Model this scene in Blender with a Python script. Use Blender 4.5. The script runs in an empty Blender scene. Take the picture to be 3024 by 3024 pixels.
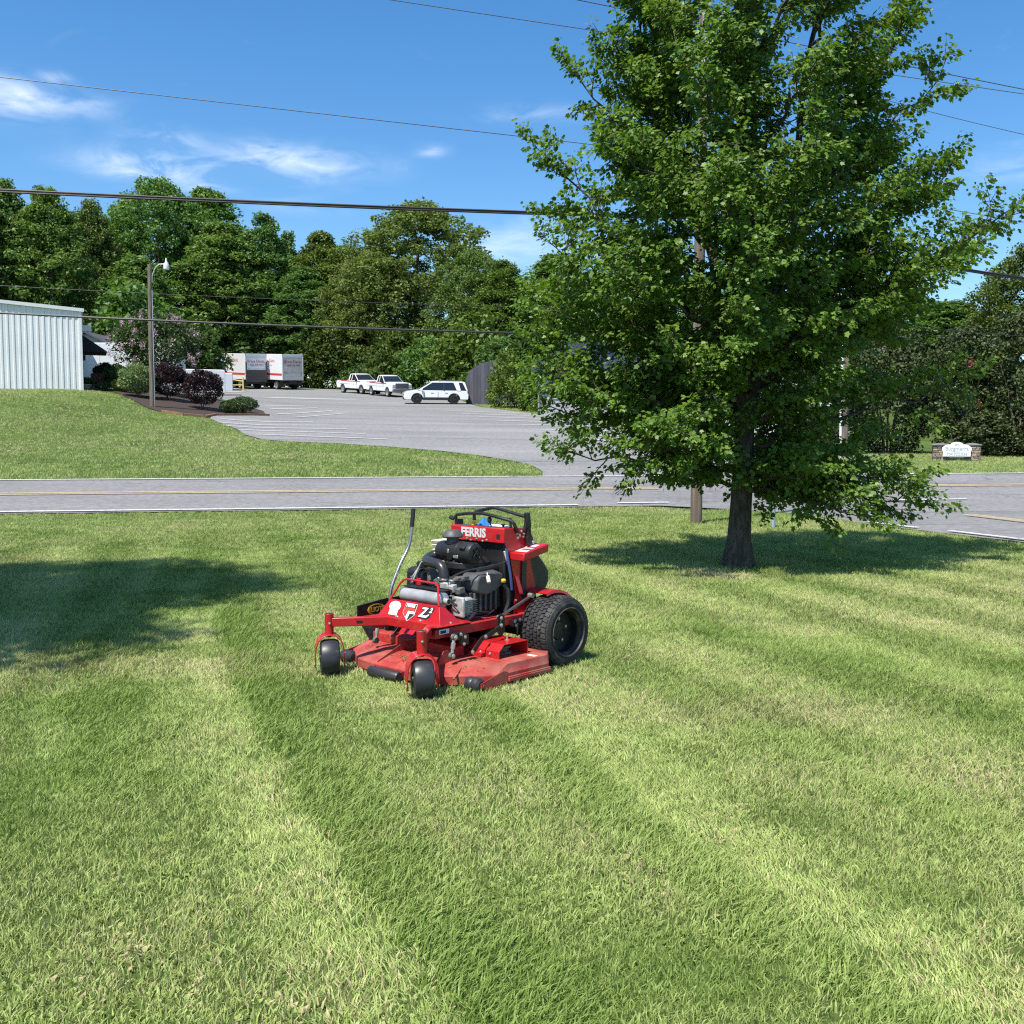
import bpy, math, random
import numpy as np
from mathutils import Vector, Matrix, Euler
from mathutils import geometry as mgeo

R = math.radians
scene = bpy.context.scene
COL = scene.collection

# ---------------------------------------------------------------- camera
cam = bpy.data.cameras.new('camera')
cam.sensor_width = 36.0
cam.lens = 36.0 * 3028 / 3024
cam.clip_start = 0.1
cam.clip_end = 3000
cam_o = bpy.data.objects.new('camera', cam)
COL.objects.link(cam_o)
cam_o.location = (0, 0, 1.62)
cam_o.rotation_euler = (R(90) - math.atan(212 / 3028), 0, 0)
scene.camera = cam_o

# ---------------------------------------------------------------- light
SUN_EL = R(61)
SUN_AZ = Vector((-0.62, -0.78, 0)).normalized()
SUN_DIR = Vector((SUN_AZ.x * math.cos(SUN_EL), SUN_AZ.y * math.cos(SUN_EL), math.sin(SUN_EL)))
sun = bpy.data.lights.new('sun', 'SUN')
sun.energy = 5.0
sun.angle = R(0.53)
sun.color = (1.0, 0.955, 0.88)
sun_o = bpy.data.objects.new('sun', sun)
COL.objects.link(sun_o)
sun_o.rotation_euler = SUN_DIR.to_track_quat('Z', 'Y').to_euler()
sun_o.location = (-30, -20, 60)

scene.view_settings.view_transform = 'Standard'
scene.view_settings.look = 'None'
scene.view_settings.gamma = 1.0
scene.view_settings.exposure = 0.54
scene.view_settings.use_curve_mapping = False
scene.cycles.use_denoising = False
scene.cycles.filter_width = 1.2

# ---------------------------------------------------------------- sky with thin clouds
world = bpy.data.worlds.new('World')
scene.world = world
world.use_nodes = True
wn, wl = world.node_tree.nodes, world.node_tree.links
wn.clear()
def WN(t, **k):
    n = wn.new(t)
    for a, b in k.items():
        setattr(n, a, b)
    return n
def wmath(op, a, b=None, c=None):
    n = WN('ShaderNodeMath', operation=op)
    for i, v in enumerate((a, b, c)):
        if v is None:
            continue
        if isinstance(v, (int, float)):
            n.inputs[i].default_value = v
        else:
            wl.new(v, n.inputs[i])
    return n.outputs[0]
sky = WN('ShaderNodeTexSky', sky_type='NISHITA', sun_disc=False)
sky.sun_elevation = SUN_EL
sky.sun_rotation = math.atan2(SUN_AZ.x, SUN_AZ.y)
sky.altitude = 250
sky.air_density = 1.0
sky.dust_density = 0.6
sky.ozone_density = 2.2
hsv = WN('ShaderNodeHueSaturation')
hsv.inputs['Saturation'].default_value = 1.33
wl.new(sky.outputs[0], hsv.inputs['Color'])
tc = WN('ShaderNodeTexCoord')
sx = WN('ShaderNodeSeparateXYZ'); wl.new(tc.outputs['Generated'], sx.inputs[0])
az = wmath('ARCTAN2', sx.outputs[0], sx.outputs[1])
el = wmath('ARCSINE', sx.outputs[2])
cv = WN('ShaderNodeCombineXYZ')
wl.new(wmath('MULTIPLY', az, 9.0), cv.inputs[0])
wl.new(wmath('MULTIPLY', el, 24.0), cv.inputs[1])
nz = WN('ShaderNodeTexNoise'); nz.inputs['Scale'].default_value = 1.6; nz.inputs['Detail'].default_value = 7
nz.inputs['Roughness'].default_value = 0.58; nz.inputs['Distortion'].default_value = 0.6
wl.new(cv.outputs[0], nz.inputs['Vector'])
# thin wisps: (azimuth, elevation, half width, half height, strength), in radians
CLOUDS = [(-0.450, 0.285, 0.045, 0.018, 0.8), (-0.411, 0.305, 0.014, 0.005, 0.5), (-0.385, 0.2856, 0.05, 0.010, 0.25),
          (-0.333, 0.242, 0.055, 0.014, 0.85), (-0.316, 0.2635, 0.035, 0.012, 0.5), (-0.283, 0.2295, 0.024, 0.007, 0.5),
          (-0.200, 0.252, 0.065, 0.015, 0.85), (-0.237, 0.2634, 0.03, 0.010, 0.5), (0.0, 0.183, 0.07, 0.022, 0.5),
          (-0.076, 0.268, 0.016, 0.006, 0.35), (0.016, 0.300, 0.05, 0.009, 0.25), (0.451, 0.231, 0.05, 0.014, 0.3),
          (-0.20, 0.215, 0.04, 0.008, 0.3), (-0.27, 0.19, 0.05, 0.01, 0.25)]
tot = None
for (a0, e0, wa, we, st) in CLOUDS:
    da = wmath('DIVIDE', wmath('SUBTRACT', az, a0), wa * .8)
    de = wmath('DIVIDE', wmath('SUBTRACT', el, e0), we * .75)
    r2 = wmath('ADD', wmath('MULTIPLY', da, da), wmath('MULTIPLY', de, de))
    g = wmath('MULTIPLY', wmath('EXPONENT', wmath('MULTIPLY', r2, -0.8)), st)
    tot = g if tot is None else wmath('ADD', tot, g)
mr = WN('ShaderNodeMapRange'); mr.inputs[1].default_value = 0.40; mr.inputs[2].default_value = 0.72
wl.new(nz.outputs['Fac'], mr.inputs[0])
near = wmath('MULTIPLY', tot, wmath('ADD', wmath('MULTIPLY', mr.outputs[0], 0.95), 0.05))
mr2 = WN('ShaderNodeMapRange'); mr2.inputs[1].default_value = 0.64; mr2.inputs[2].default_value = 0.9; mr2.inputs[4].default_value = 0.22
wl.new(nz.outputs['Fac'], mr2.inputs[0])
band = WN('ShaderNodeMapRange'); band.inputs[1].default_value = 0.42; band.inputs[2].default_value = 0.10
wl.new(el, band.inputs[0])
cm = wmath('MINIMUM', wmath('ADD', near, wmath('MULTIPLY', mr2.outputs[0], band.outputs[0])), 0.85)
mx = WN('ShaderNodeMix', data_type='RGBA')
wl.new(cm, mx.inputs['Factor'])
wl.new(hsv.outputs[0], mx.inputs[6])
mx.inputs[7].default_value = (7.6, 8.0, 8.6, 1)
bg = WN('ShaderNodeBackground'); bg.inputs['Strength'].default_value = 0.129
wl.new(mx.outputs[2], bg.inputs['Color'])
out = WN('ShaderNodeOutputWorld'); wl.new(bg.outputs[0], out.inputs['Surface'])

# ---------------------------------------------------------------- helpers
def tag(o, label=None, cat=None, group=None, kind=None):
    if label: o['label'] = label
    if cat: o['category'] = cat
    if group: o['group'] = group
    if kind: o['kind'] = kind
    return o

def thing(name, label, cat, loc=(0, 0, 0), rotz=0.0, group=None):
    o = bpy.data.objects.new(name, None)
    o.empty_display_size = 0.2
    COL.objects.link(o)
    o.location = loc
    o.rotation_euler = (0, 0, rotz)
    return tag(o, label, cat, group)

def link_mesh(name, me, mat=None, parent=None):
    if mat is not None and not me.materials:
        me.materials.append(mat)
    o = bpy.data.objects.new(name, me)
    COL.objects.link(o)
    if parent is not None:
        o.parent = parent
    return o

def dup(src, parent=None, **kw):
    c = src.copy()
    COL.objects.link(c)
    c.parent = parent
    for ch in list(src.children):
        dup(ch, c)
    return c

class MB:
    def __init__(s):
        s.v = []; s.f = []; s.m = []; s.mi = 0
    def add(s, vs, fs):
        o = len(s.v)
        s.v += [tuple(p) for p in vs]
        for f in fs:
            s.f.append([o + i for i in f]); s.m.append(s.mi)
        return s
    def box(s, c, d, rot=None):
        hx, hy, hz = d[0] / 2, d[1] / 2, d[2] / 2
        M = Euler(rot).to_matrix() if rot is not None and not isinstance(rot, Matrix) else rot
        vs = []
        for x in (-hx, hx):
            for y in (-hy, hy):
                for z in (-hz, hz):
                    p = Vector((x, y, z))
                    if M is not None: p = M @ p
                    vs.append(p + Vector(c))
        return s.add(vs, [(0, 1, 3, 2), (4, 6, 7, 5), (0, 4, 5, 1), (2, 3, 7, 6), (0, 2, 6, 4), (1, 5, 7, 3)])
    def prism(s, poly, axis, lo, hi):
        """poly: 2D points; axis x: (y,z), y: (x,z), z: (x,y)"""
        def P(p, t):
            return {'x': (t, p[0], p[1]), 'y': (p[0], t, p[1]), 'z': (p[0], p[1], t)}[axis]
        n = len(poly)
        vs = [P(p, lo) for p in poly] + [P(p, hi) for p in poly]
        fs = [tuple(range(n))[::-1], tuple(range(n, 2 * n))]
        fs += [(i, (i + 1) % n, n + (i + 1) % n, n + i) for i in range(n)]
        return s.add(vs, fs)
    def loft(s, rings, caps=True):
        n = len(rings[0]); o = []
        for r in rings: o += list(r)
        fs = []
        for k in range(len(rings) - 1):
            for i in range(n):
                fs.append((k * n + i, k * n + (i + 1) % n, (k + 1) * n + (i + 1) % n, (k + 1) * n + i))
        if caps:
            fs.append(tuple(range(n))[::-1]); fs.append(tuple(range((len(rings) - 1) * n, len(rings) * n)))
        return s.add(o, fs)
    def tube(s, pts, r, n=8, caps=True):
        pts = [Vector(p) for p in pts]
        rs = r if isinstance(r, (list, tuple)) else [r] * len(pts)
        rings = []
        up = None
        for i, p in enumerate(pts):
            a = pts[max(i - 1, 0)]; b = pts[min(i + 1, len(pts) - 1)]
            t = (b - a)
            t = t.normalized() if t.length > 1e-9 else Vector((0, 0, 1))
            if up is None:
                up = Vector((0, 0, 1)) if abs(t.z) < 0.9 else Vector((1, 0, 0))
            u = t.cross(up)
            if u.length < 1e-6: u = t.orthogonal()
            u.normalize(); w = u.cross(t).normalized(); up = w
            rings.append([p + (u * math.cos(2 * math.pi * k / n) + w * math.sin(2 * math.pi * k / n)) * rs[i] for k in range(n)])
        return s.loft(rings, caps)
    def cyl(s, a, b, r, n=16):
        return s.tube([a, b], r, n)
    def lathe(s, prof, c, axis, n=24, closed=False, cap=True):
        """prof: (radius, height along axis)"""
        ax = Vector(axis).normalized(); u = ax.orthogonal().normalized(); w = ax.cross(u)
        c = Vector(c); k = len(prof); vs = []
        for (r, h) in prof:
            for i in range(n):
                t = 2 * math.pi * i / n
                vs.append(c + ax * h + (u * math.cos(t) + w * math.sin(t)) * r)
        fs = []
        for j in range(k if closed else k - 1):
            j2 = (j + 1) % k
            for i in range(n):
                fs.append((j * n + i, j * n + (i + 1) % n, j2 * n + (i + 1) % n, j2 * n + i))
        if not closed and cap:
            fs.append(tuple(range(n))[::-1]); fs.append(tuple(range((k - 1) * n, k * n)))
        return s.add(vs, fs)
    def ball(s, c, r, n=10, m=6):
        rx, ry, rz = (r, r, r) if not isinstance(r, (tuple, list)) else r
        vs = []; fs = []
        for j in range(m + 1):
            t = math.pi * j / m
            for i in range(n):
                p = 2 * math.pi * i / n
                vs.append((c[0] + rx * math.sin(t) * math.cos(p), c[1] + ry * math.sin(t) * math.sin(p), c[2] + rz * math.cos(t)))
        for j in range(m):
            for i in range(n):
                fs.append((j * n + i, (j + 1) * n + i, (j + 1) * n + (i + 1) % n, j * n + (i + 1) % n))
        return s.add(vs, fs)
    def plate(s, pts, th):
        """flat polygon in space with thickness th along its normal (both sides)"""
        P = [Vector(p) for p in pts]
        nrm = Vector((0, 0, 0))
        for i in range(len(P)):
            nrm += P[i].cross(P[(i + 1) % len(P)])
        nrm.normalize()
        return s.loft([[p - nrm * th / 2 for p in P], [p + nrm * th / 2 for p in P]])
    def mesh(s, name, smooth=35):
        me = bpy.data.meshes.new(name)
        me.from_pydata(s.v, [], s.f)
        me.validate(clean_customdata=False)
        import bmesh
        bm = bmesh.new(); bm.from_mesh(me)
        bmesh.ops.recalc_face_normals(bm, faces=bm.faces[:])
        bm.to_mesh(me); bm.free()
        if smooth:
            me.polygons.foreach_set('use_smooth', [True] * len(me.polygons))
            me.set_sharp_from_angle(angle=R(smooth))
        me.update()
        return me
    def build(s, name, mat, parent=None, bevel=0.0, smooth=35, seg=2):
        me = s.mesh(name, smooth)
        o = link_mesh(name, me, mat, parent)
        if bevel:
            b = o.modifiers.new('bevel', 'BEVEL')
            b.width = bevel; b.segments = seg; b.limit_method = 'ANGLE'; b.angle_limit = R(38)
            b.harden_normals = False
        return o

def text(name, body, mat, parent, org, xdir, ydir, size, bold=0.0, depth=0.0008, shear=0.0, align='CENTER'):
    cu = bpy.data.curves.new(name, 'FONT')
    cu.body = body; cu.size = size; cu.align_x = align; cu.align_y = 'CENTER'
    cu.offset = bold; cu.extrude = depth; cu.shear = shear; cu.resolution_u = 3
    cu.materials.append(mat)
    o = bpy.data.objects.new(name, cu)
    COL.objects.link(o)
    if parent is not None: o.parent = parent
    X = Vector(xdir).normalized(); Z = X.cross(Vector(ydir)).normalized(); Y = Z.cross(X)
    M = Matrix((X, Y, Z)).transposed().to_4x4(); M.translation = Vector(org)
    me = bpy.data.meshes.new_from_object(o)
    bpy.data.objects.remove(o); bpy.data.curves.remove(cu)
    o = link_mesh(name, me, mat, parent)
    o.matrix_basis = M
    return o

# ---------------------------------------------------------------- materials
def nodes(m):
    m.use_nodes = True
    return m.node_tree.nodes, m.node_tree.links
MATS = {}
def M(name, col, rough=0.5, metal=0.0, var=0.0, scale=6.0, col2=None, c2lo=0.5, c2hi=0.65, c2scale=4.0, bump=0.0, bscale=40.0,
      spec=0.5, coat=0.0, stretch=None, detail=5):
    if name in MATS: return MATS[name]
    m = bpy.data.materials.new(name); MATS[name] = m
    nt, ln = nodes(m)
    p = nt['Principled BSDF']
    p.inputs['Roughness'].default_value = rough
    p.inputs['Metallic'].default_value = metal
    p.inputs['Specular IOR Level'].default_value = spec
    p.inputs['Coat Weight'].default_value = coat
    p.inputs['Base Color'].default_value = (*col, 1)
    t = nt.new('ShaderNodeTexCoord'); vec = t.outputs['Object']
    if stretch:
        mp = nt.new('ShaderNodeMapping'); mp.inputs['Scale'].default_value = stretch
        ln.new(vec, mp.inputs[0]); vec = mp.outputs[0]
    cur = None
    if col2:
        n = nt.new('ShaderNodeTexNoise'); n.inputs['Scale'].default_value = c2scale; n.inputs['Detail'].default_value = detail
        n.inputs['Roughness'].default_value = 0.65
        ln.new(vec, n.inputs['Vector'])
        r = nt.new('ShaderNodeMapRange'); r.inputs[1].default_value = c2lo; r.inputs[2].default_value = c2hi
        ln.new(n.outputs['Fac'], r.inputs[0])
        mx = nt.new('ShaderNodeMix'); mx.data_type = 'RGBA'
        ln.new(r.outputs[0], mx.inputs['Factor']); mx.inputs[6].default_value = (*col, 1); mx.inputs[7].default_value = (*col2, 1)
        cur = mx.outputs[2]
    if var:
        n = nt.new('ShaderNodeTexNoise'); n.inputs['Scale'].default_value = scale; n.inputs['Detail'].default_value = 6
        ln.new(vec, n.inputs['Vector'])
        r = nt.new('ShaderNodeMapRange'); r.inputs[1].default_value = 0.3; r.inputs[2].default_value = 0.7
        r.inputs[3].default_value = 1 - var; r.inputs[4].default_value = 1 + var
        ln.new(n.outputs['Fac'], r.inputs[0])
        h = nt.new('ShaderNodeHueSaturation'); ln.new(r.outputs[0], h.inputs['Value'])
        if cur is not None: ln.new(cur, h.inputs['Color'])
        else: h.inputs['Color'].default_value = (*col, 1)
        cur = h.outputs[0]
        r2 = nt.new('ShaderNodeMapRange'); r2.inputs[3].default_value = max(rough - 0.12, 0.05); r2.inputs[4].default_value = min(rough + 0.12, 1)
        ln.new(n.outputs['Fac'], r2.inputs[0]); ln.new(r2.outputs[0], p.inputs['Roughness'])
    if cur is not None: ln.new(cur, p.inputs['Base Color'])
    if bump:
        n = nt.new('ShaderNodeTexNoise'); n.inputs['Scale'].default_value = bscale; n.inputs['Detail'].default_value = 4
        ln.new(vec, n.inputs['Vector'])
        b = nt.new('ShaderNodeBump'); b.inputs['Strength'].default_value = bump; b.inputs['Distance'].default_value = 0.02
        ln.new(n.outputs['Fac'], b.inputs['Height']); ln.new(b.outputs[0], p.inputs['Normal'])
    return m

def leaf_mat(name, ca, cb, trans=0.3, rough=0.45, spec=0.4, cc=None, tcol=(1.25, 1.25, 0.55)):
    """leaves: colour varies from leaf to leaf and by the object's own tint"""
    m = bpy.data.materials.new(name); MATS[name] = m
    nt, ln = nodes(m)
    p = nt['Principled BSDF']; outn = nt['Material Output']
    g = nt.new('ShaderNodeNewGeometry')
    ramp = nt.new('ShaderNodeValToRGB')
    e = ramp.color_ramp.elements
    e[0].color = (*ca, 1); e[1].color = (*cb, 1)
    if cc:
        k = ramp.color_ramp.elements.new(0.93); k.color = (*cb, 1); e[-1].color = (*cc, 1)
    ln.new(g.outputs['Random Per Island'], ramp.inputs[0])
    oi = nt.new('ShaderNodeObjectInfo')
    mul = nt.new('ShaderNodeMix'); mul.data_type = 'RGBA'; mul.blend_type = 'MULTIPLY'; mul.inputs['Factor'].default_value = 1
    ln.new(ramp.outputs[0], mul.inputs[6]); ln.new(oi.outputs['Color'], mul.inputs[7])
    ln.new(mul.outputs[2], p.inputs['Base Color'])
    p.inputs['Roughness'].default_value = rough; p.inputs['Specular IOR Level'].default_value = spec
    tr = nt.new('ShaderNodeBsdfTranslucent')
    t2 = nt.new('ShaderNodeMix'); t2.data_type = 'RGBA'; t2.blend_type = 'MULTIPLY'; t2.inputs['Factor'].default_value = 1
    ln.new(mul.outputs[2], t2.inputs[6]); t2.inputs[7].default_value = (*tcol, 1)
    ln.new(t2.outputs[2], tr.inputs['Color'])
    ms = nt.new('ShaderNodeMixShader'); ms.inputs[0].default_value = trans
    ln.new(p.outputs[0], ms.inputs[1]); ln.new(tr.outputs[0], ms.inputs[2])
    ln.new(ms.outputs[0], outn.inputs['Surface'])
    return m

rng = np.random.default_rng(7)
random.seed(7)

# ---------------------------------------------------------------- terrain
def sst(a, b, t):
    t = np.clip((t - a) / (b - a), 0, 1)
    return t * t * (3 - 2 * t)
def T(x, y):
    x = np.asarray(x, float); y = np.asarray(y, float)
    s = y - .19 * x - 31.9
    z = np.where(s < -7.6, 0, np.where(s < 0, .46 * (s + 7.6) / 7.6, .46 + .08 * np.minimum(s, 90)))
    z = z + np.where(s > 90, .02 * (s - 90), 0)
    z = z + 1.5 * sst(-12, -26, x) * sst(2, 30, s) * (1 - sst(33, 62, s))
    z = z - .05 * np.maximum(0, s) * sst(9, 16, x) * (1 - sst(25, 45, s))
    z = z - .07 * (sst(-11, -9.2, s) - sst(-8.9, -7.6, s)) * (1 - sst(3.5, 6.0, x))
    return z
def tz(x, y): return float(T(x, y))

def lawn_mat(name, ca, cb, cc, bump=0.6, sc=1.0):
    m = bpy.data.materials.new(name); MATS[name] = m
    nt, ln = nodes(m); p = nt['Principled BSDF']
    p.inputs['Roughness'].default_value = 0.85; p.inputs['Specular IOR Level'].default_value = 0.15
    g = nt.new('ShaderNodeNewGeometry')
    def noise(s, d=6, st=None):
        n = nt.new('ShaderNodeTexNoise'); n.inputs['Scale'].default_value = s; n.inputs['Detail'].default_value = d; n.inputs['Roughness'].default_value = 0.65
        if st:
            mp = nt.new('ShaderNodeMapping'); mp.inputs['Scale'].default_value = st; ln.new(g.outputs['Position'], mp.inputs[0]); ln.new(mp.outputs[0], n.inputs['Vector'])
        else: ln.new(g.outputs['Position'], n.inputs['Vector'])
        return n.outputs['Fac']
    r = nt.new('ShaderNodeValToRGB'); e = r.color_ramp.elements
    e[0].position = 0.34; e[0].color = (*ca, 1); e[1].position = 0.56; e[1].color = (*cb, 1)
    k = e.new(0.74); k.color = (*cc, 1)
    mixn = nt.new('ShaderNodeMath'); mixn.operation = 'MULTIPLY_ADD'; mixn.inputs[1].default_value = 0.45
    ln.new(noise(26 * sc, 4), mixn.inputs[0])
    half = nt.new('ShaderNodeMath'); half.operation = 'MULTIPLY'; half.inputs[1].default_value = 0.55
    ln.new(noise(0.45 * sc, 8), half.inputs[0]); ln.new(half.outputs[0], mixn.inputs[2])
    ln.new(mixn.outputs[0], r.inputs[0]); ln.new(r.outputs[0], p.inputs['Base Color'])
    b = nt.new('ShaderNodeBump'); b.inputs['Strength'].default_value = bump; b.inputs['Distance'].default_value = 0.06
    ln.new(noise(18 * sc, 5), b.inputs['Height']); ln.new(b.outputs[0], p.inputs['Normal'])
    return m

def draped(name, poly, mat, off, step=1.2, kind='structure'):
    """a sheet over the terrain with the outline poly (x, y)"""
    pts = []
    n = len(poly)
    for i in range(n):
        a = Vector(poly[i]); b = Vector(poly[(i + 1) % n])
        k = max(1, int((b - a).length / step))
        for j in range(k): pts.append(a + (b - a) * j / k)
    nb = len(pts)
    P = np.array([(p.x, p.y) for p in pts])
    x0, y0 = P.min(0); x1, y1 = P.max(0)
    gx, gy = np.meshgrid(np.arange(x0 + step / 2, x1, step), np.arange(y0 + step / 2, y1, step))
    g = np.c_[gx.ravel(), gy.ravel()]
    ins = inside(g, P)
    g = g[ins]
    vs = pts + [Vector((float(a), float(b))) for a, b in g]
    r = mgeo.delaunay_2d_cdt(vs, [], [list(range(nb))], 1, 1e-5)
    co = np.array([(v.x, v.y) for v in r[0]])
    z = T(co[:, 0], co[:, 1]) + off
    me = bpy.data.meshes.new(name)
    me.from_pydata([(float(a), float(b), float(c)) for (a, b), c in zip(co, z)], [], [list(f) for f in r[2]])
    me.update()
    nz = [p.normal.z for p in me.polygons]
    if nz and sum(nz) < 0: me.flip_normals()
    me.polygons.foreach_set('use_smooth', [True] * len(me.polygons))
    o = link_mesh(name, me, mat)
    if kind: o['kind'] = kind
    return o

def inside(g, P):
    x, y = g[:, 0], g[:, 1]
    c = np.zeros(len(g), bool)
    n = len(P); j = n - 1
    for i in range(n):
        xi, yi = P[i]; xj, yj = P[j]
        cond = ((yi > y) != (yj > y)) & (x < (xj - xi) * (y - yi) / (yj - yi + 1e-12) + xi)
        c ^= cond; j = i
    return c

# ---------------------------------------------------------------- ground, roads, car park
def near_edge(x): return 24.3 + .19 * x
def far_edge(x): return 31.9 + .19 * x

M_ground = lawn_mat('lawn ground', (.034, .050, .013), (.095, .140, .032), (.165, .200, .066))
xs = np.unique(np.r_[np.arange(-400, -60, 20), np.arange(-60, 60, 1.0), np.arange(60, 401, 20)])
ys = np.unique(np.r_[np.arange(-200, -20, 20), np.arange(-20, 20, 2.0), np.arange(20, 130, 1.0), np.arange(130, 601, 20)])
gx, gy = np.meshgrid(xs, ys); gz = T(gx, gy)
nx, ny = len(xs), len(ys)
ii = np.arange(nx * ny).reshape(ny, nx)
fq = np.stack([ii[:-1, :-1], ii[:-1, 1:], ii[1:, 1:], ii[1:, :-1]], -1).reshape(-1, 4)
me = bpy.data.meshes.new('ground')
me.from_pydata(np.c_[gx.ravel(), gy.ravel(), gz.ravel()].tolist(), [], fq.tolist())
me.polygons.foreach_set('use_smooth', [True] * len(me.polygons))
ground = link_mesh('ground', me, M_ground); ground['kind'] = 'structure'

def asphalt(name, col, dark, crack=0.5):
    m = bpy.data.materials.new(name); MATS[name] = m
    nt, ln = nodes(m); p = nt['Principled BSDF']
    p.inputs['Roughness'].default_value = 0.9; p.inputs['Specular IOR Level'].default_value = 0.2
    g = nt.new('ShaderNodeNewGeometry')
    def noise(s, d, st=None):
        n = nt.new('ShaderNodeTexNoise'); n.inputs['Scale'].default_value = s; n.inputs['Detail'].default_value = d
        if st:
            mp = nt.new('ShaderNodeMapping'); mp.inputs['Rotation'].default_value = (0, 0, -0.188); mp.inputs['Scale'].default_value = st
            ln.new(g.outputs['Position'], mp.inputs[0]); ln.new(mp.outputs[0], n.inputs['Vector'])
        else: ln.new(g.outputs['Position'], n.inputs['Vector'])
        return n.outputs['Fac']
    def rng_(f, a, b, c, d):
        r = nt.new('ShaderNodeMapRange'); ln.new(f, r.inputs[0])
        for i, v in enumerate((a, b, c, d)): r.inputs[i + 1].default_value = v
        return r.outputs[0]
    def mul(a, b):
        k = nt.new('ShaderNodeMath'); k.operation = 'MULTIPLY'; ln.new(a, k.inputs[0]); ln.new(b, k.inputs[1]); return k.outputs[0]
    v = mul(rng_(noise(38, 3), .3, .7, .82, 1.18), rng_(noise(.35, 6, (0.25, 1.6, 1)), .3, .7, .88, 1.1))
    v = mul(v, rng_(noise(.9, 8, (0.12, 2.5, 1)), .58, .70, 1.0, .74))
    v = mul(v, rng_(noise(7, 5), .3, .7, .80, 1.20))
    v = mul(v, rng_(noise(.12, 5), .35, .65, .92, 1.06))
    h = nt.new('ShaderNodeHueSaturation'); h.inputs['Color'].default_value = (*col, 1); ln.new(v, h.inputs['Value'])
    # old seams and cracks
    vo = nt.new('ShaderNodeTexVoronoi'); vo.feature = 'DISTANCE_TO_EDGE'; vo.inputs['Scale'].default_value = 0.22
    mp = nt.new('ShaderNodeMapping'); mp.inputs['Scale'].default_value = (0.5, 1.4, 1)
    nd = nt.new('ShaderNodeTexNoise'); nd.inputs['Scale'].default_value = 0.8; nd.inputs['Detail'].default_value = 6
    ln.new(g.outputs['Position'], nd.inputs['Vector'])
    vm = nt.new('ShaderNodeVectorMath'); vm.operation = 'MULTIPLY_ADD'; ln.new(nd.outputs['Color'], vm.inputs[0]); vm.inputs[1].default_value = (2, 2, 0); ln.new(g.outputs['Position'], vm.inputs[2])
    ln.new(vm.outputs[0], mp.inputs[0]); ln.new(mp.outputs[0], vo.inputs['Vector'])
    cr = rng_(vo.outputs['Distance'], 0.0, 0.006, crack, 0.0)
    mx = nt.new('ShaderNodeMix'); mx.data_type = 'RGBA'; ln.new(cr, mx.inputs['Factor']); ln.new(h.outputs[0], mx.inputs[6]); mx.inputs[7].default_value = (*dark, 1)
    ln.new(mx.outputs[2], p.inputs['Base Color'])
    b = nt.new('ShaderNodeBump'); b.inputs['Strength'].default_value = 0.35; b.inputs['Distance'].default_value = 0.01
    ln.new(noise(90, 3), b.inputs['Height']); ln.new(b.outputs[0], p.inputs['Normal'])
    return m
M_road = asphalt('road asphalt', (.208, .202, .196), (.06, .06, .062))
M_lot = asphalt('car park asphalt', (.222, .219, .210), (.13, .13, .13), 0.3)
M_white = M('road paint white', (.66, .66, .64), .7, var=.12, scale=9, col2=(.28, .28, .28), c2lo=.50, c2hi=.66, c2scale=14)
M_yellow = M('road paint yellow', (.56, .39, .13), .7, var=.12, scale=9, col2=(.26, .235, .19), c2lo=.48, c2hi=.66, c2scale=14)
M_dirt = M('verge dirt', (.16, .12, .075), .95, var=.3, scale=3, bump=.5, bscale=25)

ROAD = .030
def rline(xa, xb, yf, step=3.0):
    n = max(2, int(abs(xb - xa) / step)); return [(xa + (xb - xa) * i / n, yf(xa + (xb - xa) * i / n)) for i in range(n + 1)]
# the road, widened on its near side where the side street comes in
junction = [(3.6, near_edge(3.6)), (5.0, 24.1), (6.0, 22.6), (6.55, 20.8), (6.8, 19.4), (7.35, 17.7), (8.1, 15.7), (9.6, 12.0), (13.0, 3.0), (16.5, -8.0), (23.5, -6.0), (20.5, 4.0), (18.0, 12.0), (16.6, 18.0), (16.4, 22.0), (17.2, 25.6), (19.0, near_edge(19.0))]
road_poly = rline(-70, 3.0, near_edge) + junction + rline(22, 80, near_edge) + rline(80, -70, far_edge)
draped('road', road_poly, M_road, ROAD, 1.0)
lot_poly = [(0.95, far_edge(.95) - .3), (1.0, 33.5), (0.9, 34.3), (.55, 35.9), (-.15, 37.2), (-1.3, 38.8), (-2.82, 40.4), (-5.0, 41.9), (-7.27, 43.07), (-9.2, 43.6), (-10.7, 44.37), (-12.2, 47.0), (-13.38, 50.06),
            (-15.88, 54.13), (-16.3, 56.0), (-15.2, 58.6), (-14.3, 60.0), (-15.2, 63.0), (-17.5, 66.0), (-21, 70), (-24, 76), (-30, 88), (-36, 100), (-36, 116), (-24, 113.5), (-14, 109), (-9.0, 99), (-4.5, 89), (-3.35, 81), (-2.3, 76.3), (1.1, 69.4), (3.87, 62.5), (5.33, 56.2), (6.6, 50), (7.4, 44),
            (8.4, 39), (10.0, 35.6), (12.5, far_edge(12.5) - .3)]
draped('parking_lot', lot_poly, M_lot, ROAD - .006, .9)

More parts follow.
